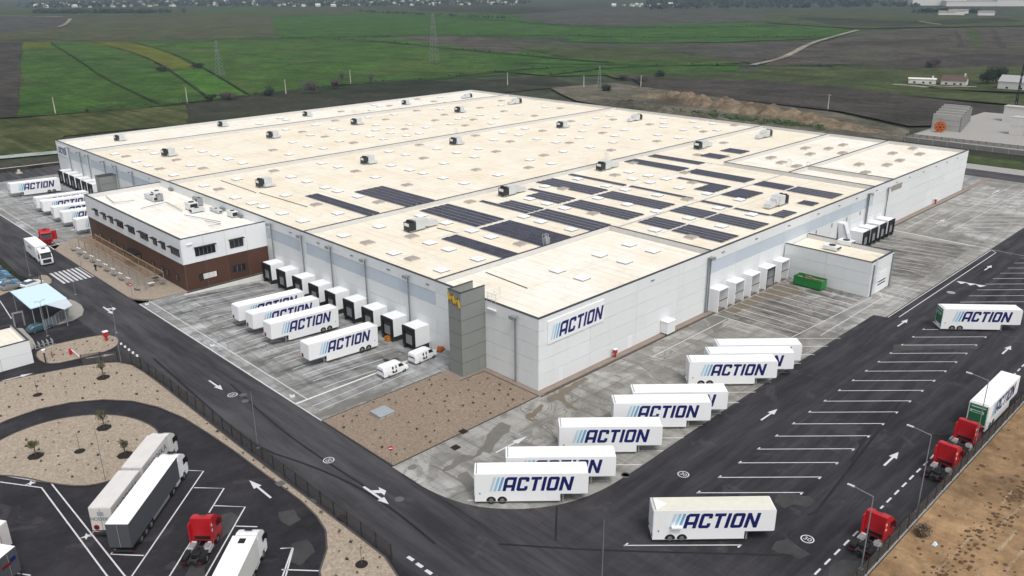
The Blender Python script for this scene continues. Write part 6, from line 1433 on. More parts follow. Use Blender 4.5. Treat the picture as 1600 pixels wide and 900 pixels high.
# pale blue canopy, fenced terrace and gatehouse
cn = thing('shelter_canopy', 'pale blue flat canopy roof on posts beside the entrance road', 'canopy', (-46.8, 82.0, 0))
MB().hexa([(0, 0, 3.85), (6.2, 0, 4.15), (6.2, 12.0, 4.15), (0, 12.6, 3.85)], [(0, 0, 4.0), (6.2, 0, 4.3), (6.2, 12.0, 4.3), (0, 12.6, 4.0)]).build('roof', 'canopy_blue', cn)
MB().hexa([(2.6, -.02, 4.0), (6.2, -.02, 4.1), (6.2, -2.6, 3.6), (4.6, -3.4, 3.4)][::-1], [(2.6, -.02, 4.06), (6.2, -.02, 4.16), (6.2, -2.6, 3.66), (4.6, -3.4, 3.46)][::-1]).build('awning', 'canopy_side', cn)
for x, y in ((.3, .4), (1.6, .4), (2.7, .4), (5.9, .4), (.3, 12), (5.9, 11.6), (4.7, -3.0)): MB().cyl((x, y, .05), (x, y, 3.85 if y > 0 else 3.38), .09, .09, 8).build('post', 'metal_grey', cn)
MB().box(1.4, 2.8, 3.0, 3.15, 0.1, 3.6).build('back_panel', 'kerb_dark', cn)
pts = smooth_line([(-45.83, 79.74), (-43.12, 80.81), (-40.06, 84.83), (-38.64, 90)], 2)
ts = thing('glass_screen', 'curved tinted screen around the terrace below the pale blue canopy', 'screen', (pts[0][0], pts[0][1], .1))
for a_, b_ in zip(pts, pts[1:]):
    a2, b2 = Vector(a_) - Vector(pts[0]), Vector(b_) - Vector(pts[0]); nn = Vector((-(b2 - a2).y, (b2 - a2).x)).normalized() * .02
    MB().hexa([(v.x, v.y, .05) for v in (a2 - nn, b2 - nn, b2 + nn, a2 + nn)], [(v.x, v.y, 1.9) for v in (a2 - nn, b2 - nn, b2 + nn, a2 + nn)]).build('screen_panel', 'tinted_panel', ts)
    MB().box(a2.x - .05, a2.x + .05, a2.y - .05, a2.y + .05, 0, 2.0).build('post', 'metal_grey', ts)
gh = thing('gatehouse', 'small white flat-roofed gatehouse cut by the picture edge', 'gatehouse', (-51.4, 66.3, 0), R(0))
MB().box(-14, -.13, .13, 9.6, 0, 3.6).build('building_core', 'core', gh)
for k in range(3):
    for z0, z1 in ((0.02, 2.0), (2.0, 4.1)): panel(gh, 'y', -14 + 4.66 * k, -14 + 4.66 * (k + 1), z0, z1, 0, 'wall_white', .12)
for k in range(2):
    for z0, z1 in ((0.02, 2.0), (2.0, 4.1)): panel(gh, 'x', .14 + 4.7 * k, .14 + 4.7 * (k + 1), z0, z1, 0, 'wall_white', .12, out=1)
sheet('roof_deck', [(-14, .4), (-.4, .4), (-.4, 9.5), (-14, 9.5)], 3.62, 'roof_pale', gh)
MB().box(-14, .02, -.03, .35, 4.1, 4.17).box(-.35, .02, .351, 9.6, 4.1, 4.17).box(-14, -.36, 9.2, 9.6, 4.1, 4.17).build('coping', 'coping', gh)
MB().box(-.38, -.13, .13, 9.6, 3.55, 4.098).box(-14, -.381, .13, .36, 3.55, 4.098).build('parapet', 'parapet_white', gh)
MB().box(-7.2, -6.4, -.05, -.003, 1.0, 2.0).build('window', 'glass_dark', gh)
b = thing('portal_frame', 'grey square portal frame standing behind the gatehouse', 'frame', (*[(-49.16, 85.24)][0], 0))
for x in (0, 1.6): MB().box(x - .12, x + .12, -.12, .12, 0, 2.6).build('upright', 'metal_grey', b)
MB().box(-.12, 1.72, -.12, .12, 2.602, 2.85).build('lintel', 'metal_grey', b)

# ---------------------------------------------------------------- person walking
def person(label, x, y, ang, z):
    V = [(0, 0, .95), (0, 0, 1.15), (.02, 0, 1.38), (.03, 0, 1.50), (.06, 0, 1.62), (.07, 0, 1.72),
         (0, .1, .9), (.16, .1, .5), (.08, .1, .1), (.24, .1, .04), (0, -.1, .9), (-.06, -.1, .5), (-.30, -.1, .14), (-.16, -.1, .04),
         (.01, .2, 1.38), (-.10, .25, 1.12), (.05, .24, .88), (.01, -.2, 1.38), (.10, -.25, 1.12), (.30, -.22, .95)]
    E_ = [(0, 1), (1, 2), (2, 3), (3, 4), (4, 5), (0, 6), (6, 7), (7, 8), (8, 9), (0, 10), (10, 11), (11, 12), (12, 13), (2, 14), (14, 15), (15, 16), (2, 17), (17, 18), (18, 19)]
    rad = [.15, .14, .16, .06, .10, .08, .10, .075, .05, .045, .10, .075, .05, .045, .08, .055, .045, .08, .055, .045]
    me = bpy.data.meshes.new('person'); me.from_pydata(V, E_, []); o = bpy.data.objects.new('person', me); col.objects.link(o)
    sk = o.modifiers.new('skin', 'SKIN'); ss = o.modifiers.new('sub', 'SUBSURF'); ss.levels = 1; ss.render_levels = 1
    for v, r_ in zip(me.skin_vertices[0].data, rad): v.radius = (r_, r_)
    me.skin_vertices[0].data[0].use_root = True
    bpy.context.view_layer.update()
    m2 = bpy.data.meshes.new_from_object(o.evaluated_get(bpy.context.evaluated_depsgraph_get()))
    bpy.data.objects.remove(o)
    m2.materials.clear(); m2.materials.append(MATS['cloth_black']); m2.materials.append(MATS['skin'])
    for p in m2.polygons: p.material_index = 1 if p.center.z > 1.53 and p.center.x > .03 else 0
    t = link('person', m2, None, (x, y, z), R(ang)); tag(t, label, 'person')
person('person in black clothes walking across the forecourt by the zebra crossing', -27.2, 107.6, -120, .12)

# ---------------------------------------------------------------- planting
rp = random.Random(3)
tufts = []
for k in range(5):
    m = MB()
    for _ in range(10):
        a = rp.uniform(0, 6.28); l = rp.uniform(.2, .5); d = Vector((math.cos(a), math.sin(a), rp.uniform(.7, 2.0))).normalized(); b_ = d.orthogonal().normalized() * .06
        m.add([-b_, b_, d * l + b_ * .4, d * l - b_ * .4], [(0, 1, 2, 3)])
    m.leaves((0, 0, .22), (.33, .33, .26), 34, .10, rp); tufts.append(m.mesh('small_shrub', 'leaf_brown' if k % 2 else 'leaf_twig'))
def inside(p, poly):
    r_ = False
    for i in range(len(poly)):
        a, b = poly[i - 1], poly[i]
        if (a[1] > p[1]) != (b[1] > p[1]) and p[0] < (b[0] - a[0]) * (p[1] - a[1]) / (b[1] - a[1]) + a[0]: r_ = not r_
    return r_
def plant_bed(poly, n_, label, grp, z, gap):
    xs = [p[0] for p in poly]; ys = [p[1] for p in poly]; got = []; tries = 0
    while len(got) < n_ and tries < 6000:
        tries += 1; p = (rp.uniform(min(xs), max(xs)), rp.uniform(min(ys), max(ys)))
        if inside(p, poly) and all((p[0] - q[0]) ** 2 + (p[1] - q[1]) ** 2 > gap * gap for q in got):
            got.append(p); s = rp.uniform(.35, .8)
            o = tag(link('small_shrub', rp.choice(tufts), None, (*p, z), rp.uniform(0, 6)), label, 'shrub', grp); o.scale = (s, s, s)
plant_bed([(-27.6, 14.8), (-27.6, -.4), (-2, -.4), (-2, 10.4), (-6.8, 10.4), (-6.8, 14.8)], 62, 'tiny bare shrub planted in the pink gravel bed at the building corner', 'shrubs in the pink gravel bed', .06, 1.5)
plant_bed([(-66, 63), (-52, 60), (-45, 57.5), (-41, 54), (-41, 36), (-43, 37), (-47, 44.5), (-54, 49.5), (-66, 49)], 44, 'tiny bare shrub in the broad gravel strip behind the mesh fence', 'shrubs in the gravel strip', .11, 1.6)
plant_bed([(-40.4, 33), (-40.4, -8), (-40.9, 8)], 10, 'tiny bare shrub in the narrow gravel strip along the mesh fence', 'shrubs along the mesh fence', .11, 2.2)
plant_bed([(-40.2, -6), (-40.2, -17), (-44, -22), (-46.5, -15), (-42.5, -9)], 16, 'tiny bare shrub at the rounded end of the gravel strip', 'shrubs at the strip end', .11, 1.5)
plant_bed([(-64, 38), (-57.5, 42.6), (-52.5, 41), (-48.6, 36.6), (-46.9, 31), (-48, 26.5), (-51, 23.4), (-55.6, 22.3), (-58.8, 24.5)], 30, 'tiny bare shrub in the round gravel island', 'shrubs in the round island', .11, 1.6)
plant_bed([(-49, 64.5), (-49, 71), (-42.2, 70.2), (-39.4, 69), (-38.6, 66.5), (-40.2, 63.6)], 14, 'tiny dark shrub in the small entrance island', 'shrubs in the entrance island', .11, 1.3)
def olive(label, x, y, h, seed, grp='young olive trees', sparse=1.0):
    q = random.Random(seed); t = thing('olive_tree', label, 'tree', (x, y, .11), 0, grp)
    m = MB(); m.cyl((0, 0, 0), (.05, .03, h * .42), .09, .06, 7)
    for k in range(5):
        a = 1.26 * k + q.uniform(-.3, .3); m.cyl((.05, .03, h * .38), (.55 * math.cos(a) * h / 3, .55 * math.sin(a) * h / 3, h * q.uniform(.7, .85)), .05, .015, 5)
    m.build('trunk', 'bark', t)
    c = MB()
    for k in range(9):
        a = q.uniform(0, 6.28); r_ = q.uniform(.1, .5) * h / 2.6; c.leaves((r_ * math.cos(a), r_ * math.sin(a), h * q.uniform(.52, .88)), (.38 * h / 2.4,) * 3, int(75 * sparse), .085, q)
    c.build('crown', 'leaf_olive', t)
    MB().poly([(1.0 * math.cos(R(18 * i)) * (1 + .08 * math.sin(i * 2.3)), 1.0 * math.sin(R(18 * i)) * (1 + .08 * math.cos(i * 1.7)), .012) for i in range(20)]).build('soil_ring', 'mulch', t)
olive('young olive tree in the broad gravel strip near the entrance', -45.4, 52.2, 3.2, 1, sparse=.75)
olive('young olive tree nearest the outer edge of the round gravel island', -60.4, 34.3, 2.9, 2)
olive('young olive tree at the top of the round gravel island', -51.2, 35.6, 3.0, 4, sparse=.8)
olive('young brown olive tree by the drawbar lorry on the round gravel island', -51.9, 26.1, 2.5, 5, sparse=.9)
def sapling(label, x, y):
    t = thing('bare_sapling', label, 'tree', (x, y, .11), 0, 'bare staked saplings'); m = MB().cyl((0, 0, 0), (.03, 0, 2.6), .035, .015, 5)
    for k in range(7): m.cyl((.02, 0, 1.2 + .2 * k), (.35 * math.cos(k * 2.1), .35 * math.sin(k * 2.1), 1.55 + .2 * k), .012, .005, 4)
    m.build('trunk', 'bark', t); MB().poly([(.7 * math.cos(R(24 * i)), .7 * math.sin(R(24 * i)), .012) for i in range(15)]).build('soil_ring', 'mulch', t)
for (x, y), l in zip([(-54.69, 53.2), (-55.81, 31.45), (-42.41, -14.41)], ('bare sapling in a dark soil ring on the broad gravel strip', 'bare sapling in a dark soil ring on the round gravel island', 'bare sapling in a dark soil ring at the rounded strip end')): sapling(l, x, y)
q = random.Random(9)
b = thing('round_bush', 'dark round bush on the bare soil just outside the fence', 'bush', (*[(5.14, -54.74)][0], 0)); MB().leaves((0, 0, .7), (1.0, 1.0, .85), 900, .12, q).build('foliage', 'leaf_brown', b); MB().cyl((0, 0, 0), (0, 0, .6), .08, .05, 6).build('stem', 'bark', b)
b = thing('litter_bag', 'crumpled pale blue bag lying on the bare soil', 'bag', (*[(4.35, -56.34)][0], 0)); m = MB(); m.hexa([(-.3, -.2, 0), (.3, -.25, 0), (.35, .2, 0), (-.25, .25, 0)], [(-.12, -.1, .3), (.2, -.12, .25), (.15, .1, .32), (-.1, .12, .22)]).build('bag', 'canopy_blue', b)
# soil: clods and ruts outside the fence
m = MB()
for i in range(1100):
    x = q.uniform(-12, 90); y = -58.5 - .045 * (x + 10) + q.gauss(0, .8) if q.random() < .6 else q.uniform(-75, -54.2); s = q.uniform(.06, .24) * (1.3 if q.random() < .15 else 1)
    m.hexa([(x - s, y - s * q.uniform(.5, 1), -.03), (x + s, y - s, -.03), (x + s * q.uniform(.6, 1), y + s, -.03), (x - s, y + s, -.03)], [(x - s * .4, y - s * .3, s * .6), (x + s * .5, y - s * .4, s * .7), (x + s * .3, y + s * .4, s * .55), (x - s * .4, y + s * .5, s * .6)])
stuff(tag(m.build('soil_clods', 'clod'), 'dark earth clods scattered along the bare soil outside the fence', 'clods'))

# ---------------------------------------------------------------- the land behind the warehouse
def mound(label, line, w, h, mat, seed, name='spoil_heap'):
    q = random.Random(seed); L_ = smooth_line(line, 1); n_ = 130; k_ = 18; vs = []; fs = []
    cum = [0]
    for a, b in zip(L_, L_[1:]): cum.append(cum[-1] + (Vector(b) - Vector(a)).length)
    for i in range(n_ + 1):
        d = cum[-1] * i / n_; j = max(x for x in range(len(L_) - 1) if cum[x] <= d + 1e-6); f = (d - cum[j]) / max(1e-6, cum[j + 1] - cum[j])
        a, b = Vector(L_[j]), Vector(L_[j + 1]); p = a.lerp(b, f); t_ = (b - a).normalized(); nn = Vector((-t_.y, t_.x)); e = min(1, 4 * min(i, n_ - i) / n_ + .05)
        for c in range(k_ + 1):
            v = c / k_ * 2 - 1; P = p + nn * v * w
            z = h * e * max(0, (1 - v * v)) * (0.75 + .55 * noise.noise(Vector((P.x * .16, P.y * .16, seed))) + .25 * noise.noise(Vector((P.x * .45, P.y * .45, seed)))) if abs(v) < 1 else -.3
            vs.append((P.x, P.y, ZG + z))
    for i in range(n_):
        for c in range(k_): o_ = i * (k_ + 1) + c; fs.append((o_, o_ + 1, o_ + k_ + 2, o_ + k_ + 1))
    o = MB().add(vs, fs).build(name, mat); struct(o); return o
mound('', [(285.91, 214.85), (299.64, 199.75), (288.66, 159.51), (276.17, 116.46), (268.84, 81.85), (265.44, 53.12)], 10, 6.0, 'spoil', 11)
mound('', [(268.28, 226.21), (265.31, 199.14), (248.01, 146.89), (240.82, 111.91), (242.9, 86.05), (244.8, 62.39)], 7, 3.6, 'spoil_grey', 12)
m = MB()
for i in range(140):
    p = Vector((254.0, 180.0)).lerp(Vector((262, 80)), q.random()); m.leaves((p.x + q.gauss(0, 3.5), p.y, ZG + .4 + q.random()), (2.4, 2.4, 1.3), 50, .5, q)
stuff(tag(m.build('ditch_scrub', 'leaf_green'), 'dark green scrub growing between the two spoil heaps', 'scrub'))
# concrete casting yard at the far right
cy = thing('concrete_platform', 'concrete platform with retaining wall behind the far end of the warehouse', 'platform', (250.5, 44, ZG))
MB().box(0, 90, -70, 0, 0, 2.9).build('platform', 'kerb_concrete', cy); MB().box(-.5, -.003, -70, .3, 0, 3.1).build('retaining_wall', 'wall_concrete_dark', cy); MB().box(-.5, 60, .003, .4, 0, 3.1).build('retaining_wall', 'wall_concrete_dark', cy)
for k in range(13): MB().box(-.56, -.503, -5.2 * k - .1, -5.2 * k + .05, 0, 3.1).build('buttress', 'wall_concrete', cy)
PW = 'standing precast concrete walls'
for k, lab in enumerate(('front precast concrete wall panel standing behind the orange drum', 'second precast concrete wall panel from the front of the row', 'third precast concrete wall panel of the standing row', 'fourth precast concrete wall panel of the standing row', 'rearmost precast concrete wall panel of the standing row')):
    t = thing('precast_wall', lab, 'concrete wall', (276 + 7 * k, 33.2 + 1.5 * k, 1.4), 0, PW)
    MB().box(-.3, .3, 0, 10.5, 0, 6.4 + .1 * k).build('panel', 'wall_concrete', t); MB().box(-.32, 1.8, -.45, -.003, 0, 6.2).build('end_frame', 'wall_concrete_dark', t)
    for z in (2, 4.2): MB().box(-.36, -.303, .1, 10.4, z, z + .08).build('joint', 'wall_concrete_dark', t)
sh = thing('site_cabin', 'long white site cabin with dark doorway behind the concrete platform', 'cabin', (318, 10, 1.4)); MB().box(0, 5, -8, 20, 0, 6.2).build('body', 'house_white', sh); MB().box(-.06, -.003, 7, 10, 0, 4.6).build('doorway', 'glass_dark', sh); MB().box(-.3, 5.3, -8.3, 20.3, 6.202, 6.4).build('roof', 'wall_concrete', sh)
sh = thing('white_kiosk', 'tall white block kiosk on the concrete platform', 'kiosk', (284.5, 12.5, 1.4)); MB().box(0, 4.5, 0, 5.2, 0, 6.6).build('body', 'house_white', sh); MB().box(-.05, -.003, .3, 4.9, 3.3, 3.45).build('band', 'wall_concrete', sh); MB().box(-.06, 4.56, -.06, 5.26, 6.602, 6.75).build('roof', 'wall_concrete', sh)
sh = thing('concrete_culvert', 'grey arched concrete culvert piece beside the white kiosk', 'culvert', (283, 6.0, 1.4)); m = MB().box(0, 3, 0, .5, 0, 4.2).box(0, 3, 3.5, 4.0, 0, 4.2).box(0, 3, .501, 3.499, 3.6, 4.2); m.build('body', 'wall_concrete', sh)
dr = thing('cable_drum', 'orange cable drum standing in front of the precast walls', 'drum', (270.5, 38.6, 1.4 + 2.1), R(-70))
for x in (-.05, 1.5): MB().cyl((0, x, 0), (0, x + .14, 0), 2.1, 2.1, 20).build('flange', 'orange', dr)
MB().cyl((0, .1, 0), (0, 1.5, 0), 1.1, 1.1, 16).build('core', 'red_dark', dr)
for y_ in (-.06, 1.645):
    MB().cyl((0, y_, 0), (0, y_ + .01, 0), .5, .5, 14).build('hub', 'red_dark', dr)
    for a_ in range(6): MB().cyl((1.2 * math.cos(a_ * 1.047), y_, 1.2 * math.sin(a_ * 1.047)), (1.2 * math.cos(a_ * 1.047), y_ + .01, 1.2 * math.sin(a_ * 1.047)), .3, .3, 10).build('flange_hole', 'red_dark', dr)
struct(sheet('verge', [(222, 60), (238.5, 60), (238.5, -40), (224, -40)], -.12, 'pasture', None, 1.4)); struct(sheet('verge_path', [(214.2, 60), (221.9, 60), (223.9, -40), (214.2, -40)], -.06, 'kerb_concrete', None, 1.4)); struct(sheet('outer_road', [(238.6, 60), (250.0, 60), (250.0, -40), (238.6, -40)], -.16, 'scrub', None, 1.3))
struct(strip(MB(), [(-12.27, 273.58), (-3.97, 273.36), (14.4, 268.26), (28.05, 267.05)], 7.0, -1.2 + .25).build('canal', 'pale_water')); struct(strip(MB(), [(-18.41, 246.45), (-11.27, 244.1), (7.34, 241.54)], .7, .12).build('road_kerb', 'house_white'))
struct(sheet('verge', [(-16.06, 256.63), (-8.52, 254.95), (9.51, 250.65), (7.58, 244.41), (-10.7, 246.42), (-18.03, 248.17)], -.3, 'plough_brown', None, 1.2))
b = thing('concrete_block', 'pale concrete block on the road behind the far docks', 'block', (*[(-8.67, 231.48)][0], 0)); MB().box(-.9, .9, -.9, .9, 0, .25).build('base', 'wall_concrete', b); MB().hexa([(-.5, -.5, .252), (.5, -.5, .252), (.5, .5, .252), (-.5, .5, .252)], [(-.3, -.3, 1.3), (.3, -.3, 1.3), (.3, .3, 1.3), (-.3, .3, 1.3)]).build('post', 'house_cream', b)
for k, (x, y) in enumerate([(47.63, 378.7), (110.61, 368.28), (166.95, 362.67), (224.02, 381.15), (283.86, 298.73), (302.95, 252.96), (325.6, 227.81), (315.89, 106.66)]):
    t = thing('power_pole', f'pale concrete power pole in the fields, {ORD[k]} from the left of the picture', 'power pole', (x, y, ZG), 0, 'concrete power poles'); h_ = 8.6 if k < 4 else 8.0
    MB().hexa([(-.28, -.2, 0), (.28, -.2, 0), (.28, .2, 0), (-.28, .2, 0)], [(-.14, -.12, h_), (.14, -.12, h_), (.14, .12, h_), (-.14, .12, h_)]).build('pole', 'house_cream', t); MB().box(-.08, .08, -1.1, 1.1, h_ - .5, h_ - .36).build('crossarm', 'metal_grey', t)
def pylon(label, x, y, h, w, mat, r_):
    t = thing('lattice_pylon', label, 'pylon', (x, y, ZG), R(25)); m = MB(); n_ = 9
    def c(i, k): s = w * (1 - .82 * k / n_); return ((-s, -s), (s, -s), (s, s), (-s, s))[i % 4] + (h * k / n_,)
    for k in range(n_):
        for i in range(4):
            m.cyl(c(i, k), c(i, k + 1), r_, r_ * .8, 4); m.cyl(c(i, k), c(i + 1, k + 1), r_ * .6, r_ * .6, 4); m.cyl(c(i + 1, k), c(i, k + 1), r_ * .6, r_ * .6, 4)
    m.build('lattice', mat, t); a = MB()
    for z, l in ((.72, .26), (.84, .22), (.95, .16)): a.cyl((-l * h * .5, 0, h * z), (l * h * .5, 0, h * z), r_, r_, 4); a.cyl((-l * h * .5, 0, h * z), (0, 0, h * z + 1), r_ * .6, r_ * .6, 4); a.cyl((l * h * .5, 0, h * z), (0, 0, h * z + 1), r_ * .6, r_ * .6, 4)
    a.build('crossarm', mat, t)
for (x, y), h_, w_, l in zip([(189.17, 490.3), (351.53, 451.9), (294.99, 234.39), (358.28, 36.34)], (24, 38, 15, 26), (2.4, 3.2, 1.2, .55), ('thin lattice pylon in the green field behind the far docks', 'tallest lattice pylon in the green fields behind the roof', 'slim lattice mast behind the spoil heaps', 'dark lattice mast rising behind the concrete platform')):
    pylon(l, x, y, h_, w_, 'metal_pole' if w_ > 1 else 'chassis', .09 if w_ > 1 else .16)
def tree(name, label, x, y, r_, h, leaf, seed, grp=None, n_=500, trunk=.2):
    qq = random.Random(seed); t = thing(name, label, 'tree' if 'tree' in name else 'bush', (x, y, ZG), 0, grp); m = MB().cyl((0, 0, 0), (0, 0, h * .55), trunk, trunk * .5, 6)
    for k in range(5): a = 1.3 * k; m.cyl((0, 0, h * .35), (r_ * .6 * math.cos(a), r_ * .6 * math.sin(a), h * .75), trunk * .5, .04, 5)
    m.build('trunk', 'bark', t); c = MB()
    for k in range(9): a = qq.uniform(0, 6.3); d = qq.uniform(0, .55) * r_; c.leaves((d * math.cos(a), d * math.sin(a), h * qq.uniform(.35, .8)), (r_ * .55, r_ * .55, h * .26), n_ // 9, .32, qq)
    c.build('crown', leaf, t)
BG = 'bare shrubs along the field edge'
for k, ((x, y), r_, h_, lf, l) in enumerate(zip([(177.08, 351.5), (200.45, 361.99), (155.69, 362.29), (132, 363.96), (124.2, 368.62), (216.39, 379.12), (230.78, 368.3), (174.68, 553.8), (201.92, 551.95), (382.28, 254.01), (354.07, 262.81), (353.52, 247), (568.36, 147.18), (560.07, 149.46), (297.95, 231.12)], (6, 3.5, 3.5, 5, 3, 3, 3, 6, 5, 4, 5, 5, 5, 4, 4), (8.5, 6, 5, 4.2, 3, 8, 7, 3.5, 4, 4.5, 4, 4, 7, 5, 4), ('leaf_twig', 'leaf_twig', 'leaf_dark', 'leaf_twig', 'leaf_dark', 'leaf_twig', 'leaf_twig', 'leaf_dark', 'leaf_dark', 'leaf_dark', 'leaf_twig', 'leaf_twig', 'leaf_twig', 'leaf_twig', 'leaf_dark'),
        ('large bare mauve-grey shrub behind the far roof edge', 'smaller bare shrub beside the large mauve-grey one', 'low dark bush at the foot of the third power pole', 'wide low shrub on the field edge left of centre', 'small dark shrub beside the wide low one on the field edge', 'thin bare tree standing by the fourth power pole', 'spindly bare tree just past the fourth power pole', 'dark scrub clump on the boundary of the green fields', 'dark bush clump at the corner of the yellow field', 'dark bush on the ridge above the spoil heap', 'bare shrub at the head of the spoil heap', 'bare shrub behind the spoil heap crest', 'mauve shrub in the ploughed field above the white farmhouses', 'smaller mauve shrub in the ploughed field', 'dark bush beside the slim mast'))):
    tree('field_bush' if 'tree' not in l else 'bare_tree', l, x, y, r_ * (1.35 if h_ < 8 or r_ > 4 else .9), h_ * 1.2, lf, 40 + k, BG, 1500 if 'tree' not in l else 350, .12)
for k, ((x, y), l) in enumerate(zip([(479.28, 85.8), (486.53, 82.69)], ('big dark round tree between the white farm buildings', 'second dark round tree crown beside the white barn'))): tree('farm_tree', l, x, y, 7.5, 12.5 - k, 'leaf_dark', 70 + k, 'dark farm trees', 3200, .35)
hm = MB()
for hp in HEDGES[:2] + HEDGES[5:9]:
    for a, b in zip(hp, hp[1:]):
        a, b = Vector(a), Vector(b); n_ = int((b - a).length / 9)
        for k in range(n_):
            if q.random() < .55:
                p = a.lerp(b, q.random()); r_ = q.uniform(.8, 2.3); hm.leaves((p.x + q.gauss(0, 1), p.y + q.gauss(0, 1), ZG + .9 + r_ * .4), (r_, r_, r_ * .7), 16, .55, q)
stuff(tag(hm.build('hedge_scrub', 'leaf_dark'), 'low dark scrub growing along the field boundaries', 'hedge'))
# farm buildings
def house(name, label, x, y, rz, l, w, h, rh, wall, roof, grp=None, cat='house', detail=True):
    t = thing(name, label, cat, (x, y, ZG), rz, grp)
    MB().box(-l / 2, l / 2, -w / 2, w / 2, 0, h).add([(-l / 2, -w / 2, h), (-l / 2, w / 2, h), (-l / 2, 0, h + rh)], [(0, 2, 1)]).add([(l / 2, -w / 2, h), (l / 2, w / 2, h), (l / 2, 0, h + rh)], [(0, 1, 2)]).build('wall', wall, t)
    e = .35; r = MB()
    for s in (-1, 1): r.add([(-l / 2 - e, s * (w / 2 + e), h - e * rh / (w / 2) + .02), (l / 2 + e, s * (w / 2 + e), h - e * rh / (w / 2) + .02), (l / 2 + e, 0, h + rh + .05), (-l / 2 - e, 0, h + rh + .05)], [(0, 1, 2, 3) if s < 0 else (3, 2, 1, 0)])
    r = r.build('roof', roof, t)
    if detail:
        MB().box(-l / 2 - .05, -l / 2 - .003, -1, .4, 0, 2.3).build('door', 'glass_dark', t)
        for k in (-.28, .05, .3): MB().box(k * l - .6, k * l + .6, -w / 2 - .05, -w / 2 - .003, 1.1, 2.1).build('window', 'glass_dark', t); MB().box(k * l - .6, k * l + .6, w / 2 + .003, w / 2 + .05, 1.1, 2.1).build('window', 'glass_dark', t)
        MB().box(l * .35, l * .35 + .9, -.45, .45, h + rh * .6, h + rh + 1.3).build('chimney', wall, r)
    return t
fa = math.atan2(109.6 - 117.65, 462.4 - 450.7)
house('farmhouse', 'low white flat farm shed with two dark windows, first of the white farm buildings', 456.5, 115, R(-68), 15, 6, 3.6, .5, 'house_white', 'house_white')
house('farmhouse', 'white farmhouse with dark ridged roof and white chimney between shed and tree', 462.5, 98.5, R(-80), 13.5, 8, 3.6, 2.6, 'house_white', 'roof_tile')
house('barn', 'large white barn with grey roof at the right edge behind the concrete walls', 466, 63, R(-88), 22, 14, 5.0, 3.0, 'house_white', 'house_grey', None, 'barn')
# distant town along the top of the picture: houses one by one, trees as one wood
PROTO = []
for k, (wl_, rf) in enumerate((('house_white', 'tile_red'), ('house_white', 'tile_grey'), ('house_cream', 'tile_red'), ('house_grey', 'tile_grey'), ('house_white', 'house_white'))):
    m = MB(); l, w, h, rh = 7, 5, 5.5, 2.6; m.box(-l, l, -w, w, 0, h); m.add([(-l, -w, h), (-l, w, h), (-l, 0, h + rh)], [(0, 2, 1)]).add([(l, -w, h), (l, w, h), (l, 0, h + rh)], [(0, 1, 2)])
    m.cur = 1
    for s in (-1, 1): m.add([(-l - .4, s * (w + .4), h - .15), (l + .4, s * (w + .4), h - .15), (l + .4, 0, h + rh + .08), (-l - .4, 0, h + rh + .08)], [(0, 1, 2, 3) if s < 0 else (3, 2, 1, 0)])
    m.cur = 2
    for x in (-4, 0, 4):
        for s in (-1, 1): m.box(x - .8, x + .8, min(s * w, s * (w + .05)), max(s * w, s * (w + .05)), 2.2, 3.8)
    PROTO.append(m.mesh('town_house', [wl_, rf, 'glass_dark']))
tq = random.Random(21); HS = []
LINE = [(760, 2900), (1028, 2760), (1292, 2330), (1500, 2060), (1768, 1780)]
def along(f):
    k = min(int(f * 4), 3); a, b = Vector(LINE[k]), Vector(LINE[k + 1]); return a.lerp(b, f * 4 - k)
while len(HS) < 185:
    f = tq.random(); p = along(f); n_ = (p - Vector((-82, -78))).normalized(); d = tq.uniform(-220, 620) if f < .75 else tq.uniform(-120, 460); P = p + n_ * d
    if all((P - o).length > 19 for o in HS): HS.append(P)
for _ in range(14): HS.append(Vector((1790, 1330)) + Vector((tq.gauss(0, 60), tq.gauss(0, 60))))
for P in HS:
    o = tag(link('town_house', tq.choices(PROTO, (4, 3, 2, 2, 4))[0], None, (P.x, P.y, ZG), tq.uniform(0, 3.14)), 'small pale house in the distant town along the top edge', 'house', 'houses of the distant town'); s = tq.uniform(.75, 1.35); s *= .72; o.scale = (s, s * tq.uniform(.8, 1.1), s)
def far_wood(label, pts_fn, n_, size, mat, rr):
    m = MB()
    for _ in range(n_):
        p, r_ = pts_fn(); m.leaves((p.x, p.y, ZG + r_ * .55), (r_, r_, r_ * .75), rr, size * r_ / 6, tq)
    stuff(tag(m.build('distant_wood', mat), label, 'wood'))
far_wood('dark trees mixed among the houses of the distant town', lambda: ((lambda f: along(f) + (along(f) - Vector((-82, -78))).normalized() * tq.uniform(-160, 700) + Vector((tq.gauss(0, 30), tq.gauss(0, 30))))(tq.random()), tq.uniform(4, 9)), 1300, 2.2, 'wood_far', 24)
a_, b_ = [Vector(v) for v in [(578.26, 2221.74), (760.69, 1940.18)]]
far_wood('dark belt of trees below the distant town', lambda: (a_.lerp(b_, tq.random()) + Vector((tq.gauss(0, 22), tq.gauss(0, 22))), tq.uniform(4, 8)), 260, 2.2, 'wood_far', 26)
c_, d_ = [Vector(v) for v in [(1076.39, 1608.27), (983.89, 1007.46)]]
far_wood('thin line of trees crossing the far green fields', lambda: (c_.lerp(d_, tq.random()) + Vector((tq.gauss(0, 10), tq.gauss(0, 10))), tq.uniform(2.5, 5)), 120, 2.0, 'wood_far', 24)
e_, f_ = [Vector(v) for v in [(1654.98, 1219.87), (2162.16, 787.83)]]
far_wood('blue-green wooded slope on the far right horizon', lambda: (e_.lerp(f_, tq.random()) + (e_ - Vector((-82, -78))).normalized() * tq.uniform(-150, 900), tq.uniform(5, 10)), 700, 2.4, 'wood_far', 24)
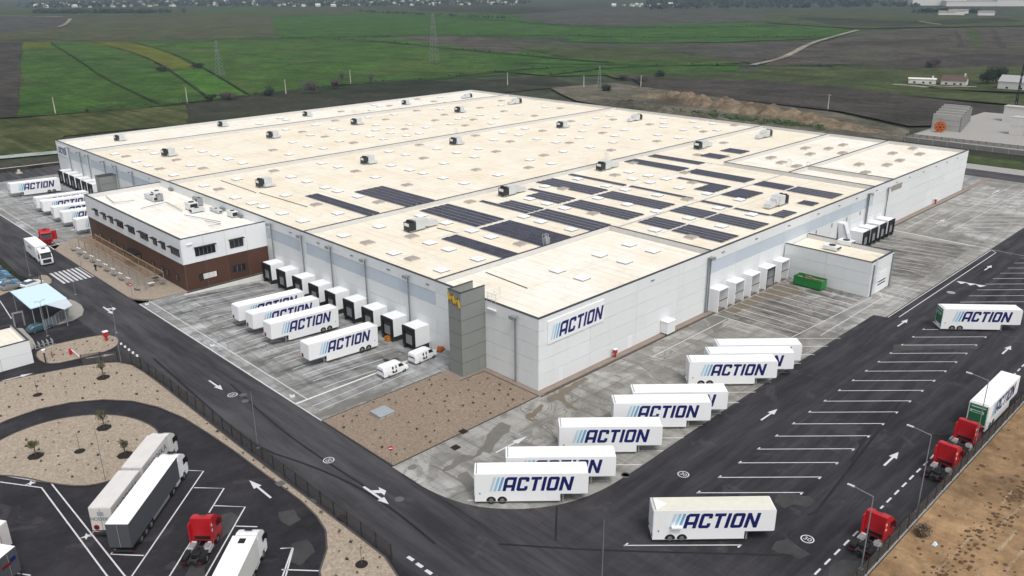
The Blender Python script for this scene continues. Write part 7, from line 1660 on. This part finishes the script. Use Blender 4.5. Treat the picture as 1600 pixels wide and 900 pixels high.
hq = [(1719.27, 595.07), (1556.42, 473.96), (1652.76, 440.99)]
for k, (p, l) in enumerate(zip([(1549.39, 484.42), (1558.17, 471.36), (1655.34, 496.62), (1585.46, 430.76)], ('small white farm range in the far fields on the right', 'taller white farm gable in the far fields on the right', 'low white farm shed behind the far gable', 'long low white shed apart from the far farm'))):
    house('far_farm', l, *p, R(120), 26, 9, 5 + 2 * (k == 1), 3, 'house_white', 'tile_grey', 'far farm buildings', 'farm building', False)
far_wood('dark round trees around the far white farm', lambda: ((lambda v: Vector(v) + Vector((tq.gauss(0, 6), tq.gauss(0, 6))))(tq.choice([(1651.87, 564.76), (1693.66, 565.95), (1700.52, 555.25), (1743.24, 557.28), (1762.6, 526.78), (1703.9, 484.45)])), tq.uniform(4, 7)), 60, 1.8, 'wood_far', 40)
for (p, w_, h_, l) in zip([(2191.74, 734.03), (2182.65, 630.94), (2222.69, 559.42)], (120, 160, 110), (16, 11, 14), ('tall end of the white industrial hall on the far horizon', 'long white industrial hall on the far horizon', 'white industrial hall cut by the picture edge on the horizon')):
    t = thing('distant_hall', l, 'hall', (*p, ZG), R(-60), 'distant industrial halls'); MB().box(-w_ / 2, w_ / 2, -40, 40, 0, h_).build('wall', 'house_white', t); MB().box(-w_ / 2 - .5, w_ / 2 + .5, -40.5, 40.5, h_ + .01, h_ + .8).build('roof', 'house_grey', t)

# ---------------------------------------------------------------- haze
hz = MB().box(-1000, 7700, -1000, 7700, -3.0, 61.0).build('haze', 'core'); hz.data.materials.clear()
mh = bpy.data.materials.new('haze'); mh.use_nodes = True; mh.node_tree.nodes.clear()
ho = mh.node_tree.nodes.new('ShaderNodeOutputMaterial'); hv = mh.node_tree.nodes.new('ShaderNodeVolumePrincipled')
hv.inputs['Color'].default_value = (0.58, 0.72, 0.90, 1); hv.inputs['Density'].default_value = 0.00008; hv.inputs['Anisotropy'].default_value = 0.2
mh.node_tree.links.new(hv.outputs[0], ho.inputs['Volume']); hz.data.materials.append(mh); stuff(hz)
tag(hz, 'thin blue haze over the distant fields', 'haze')
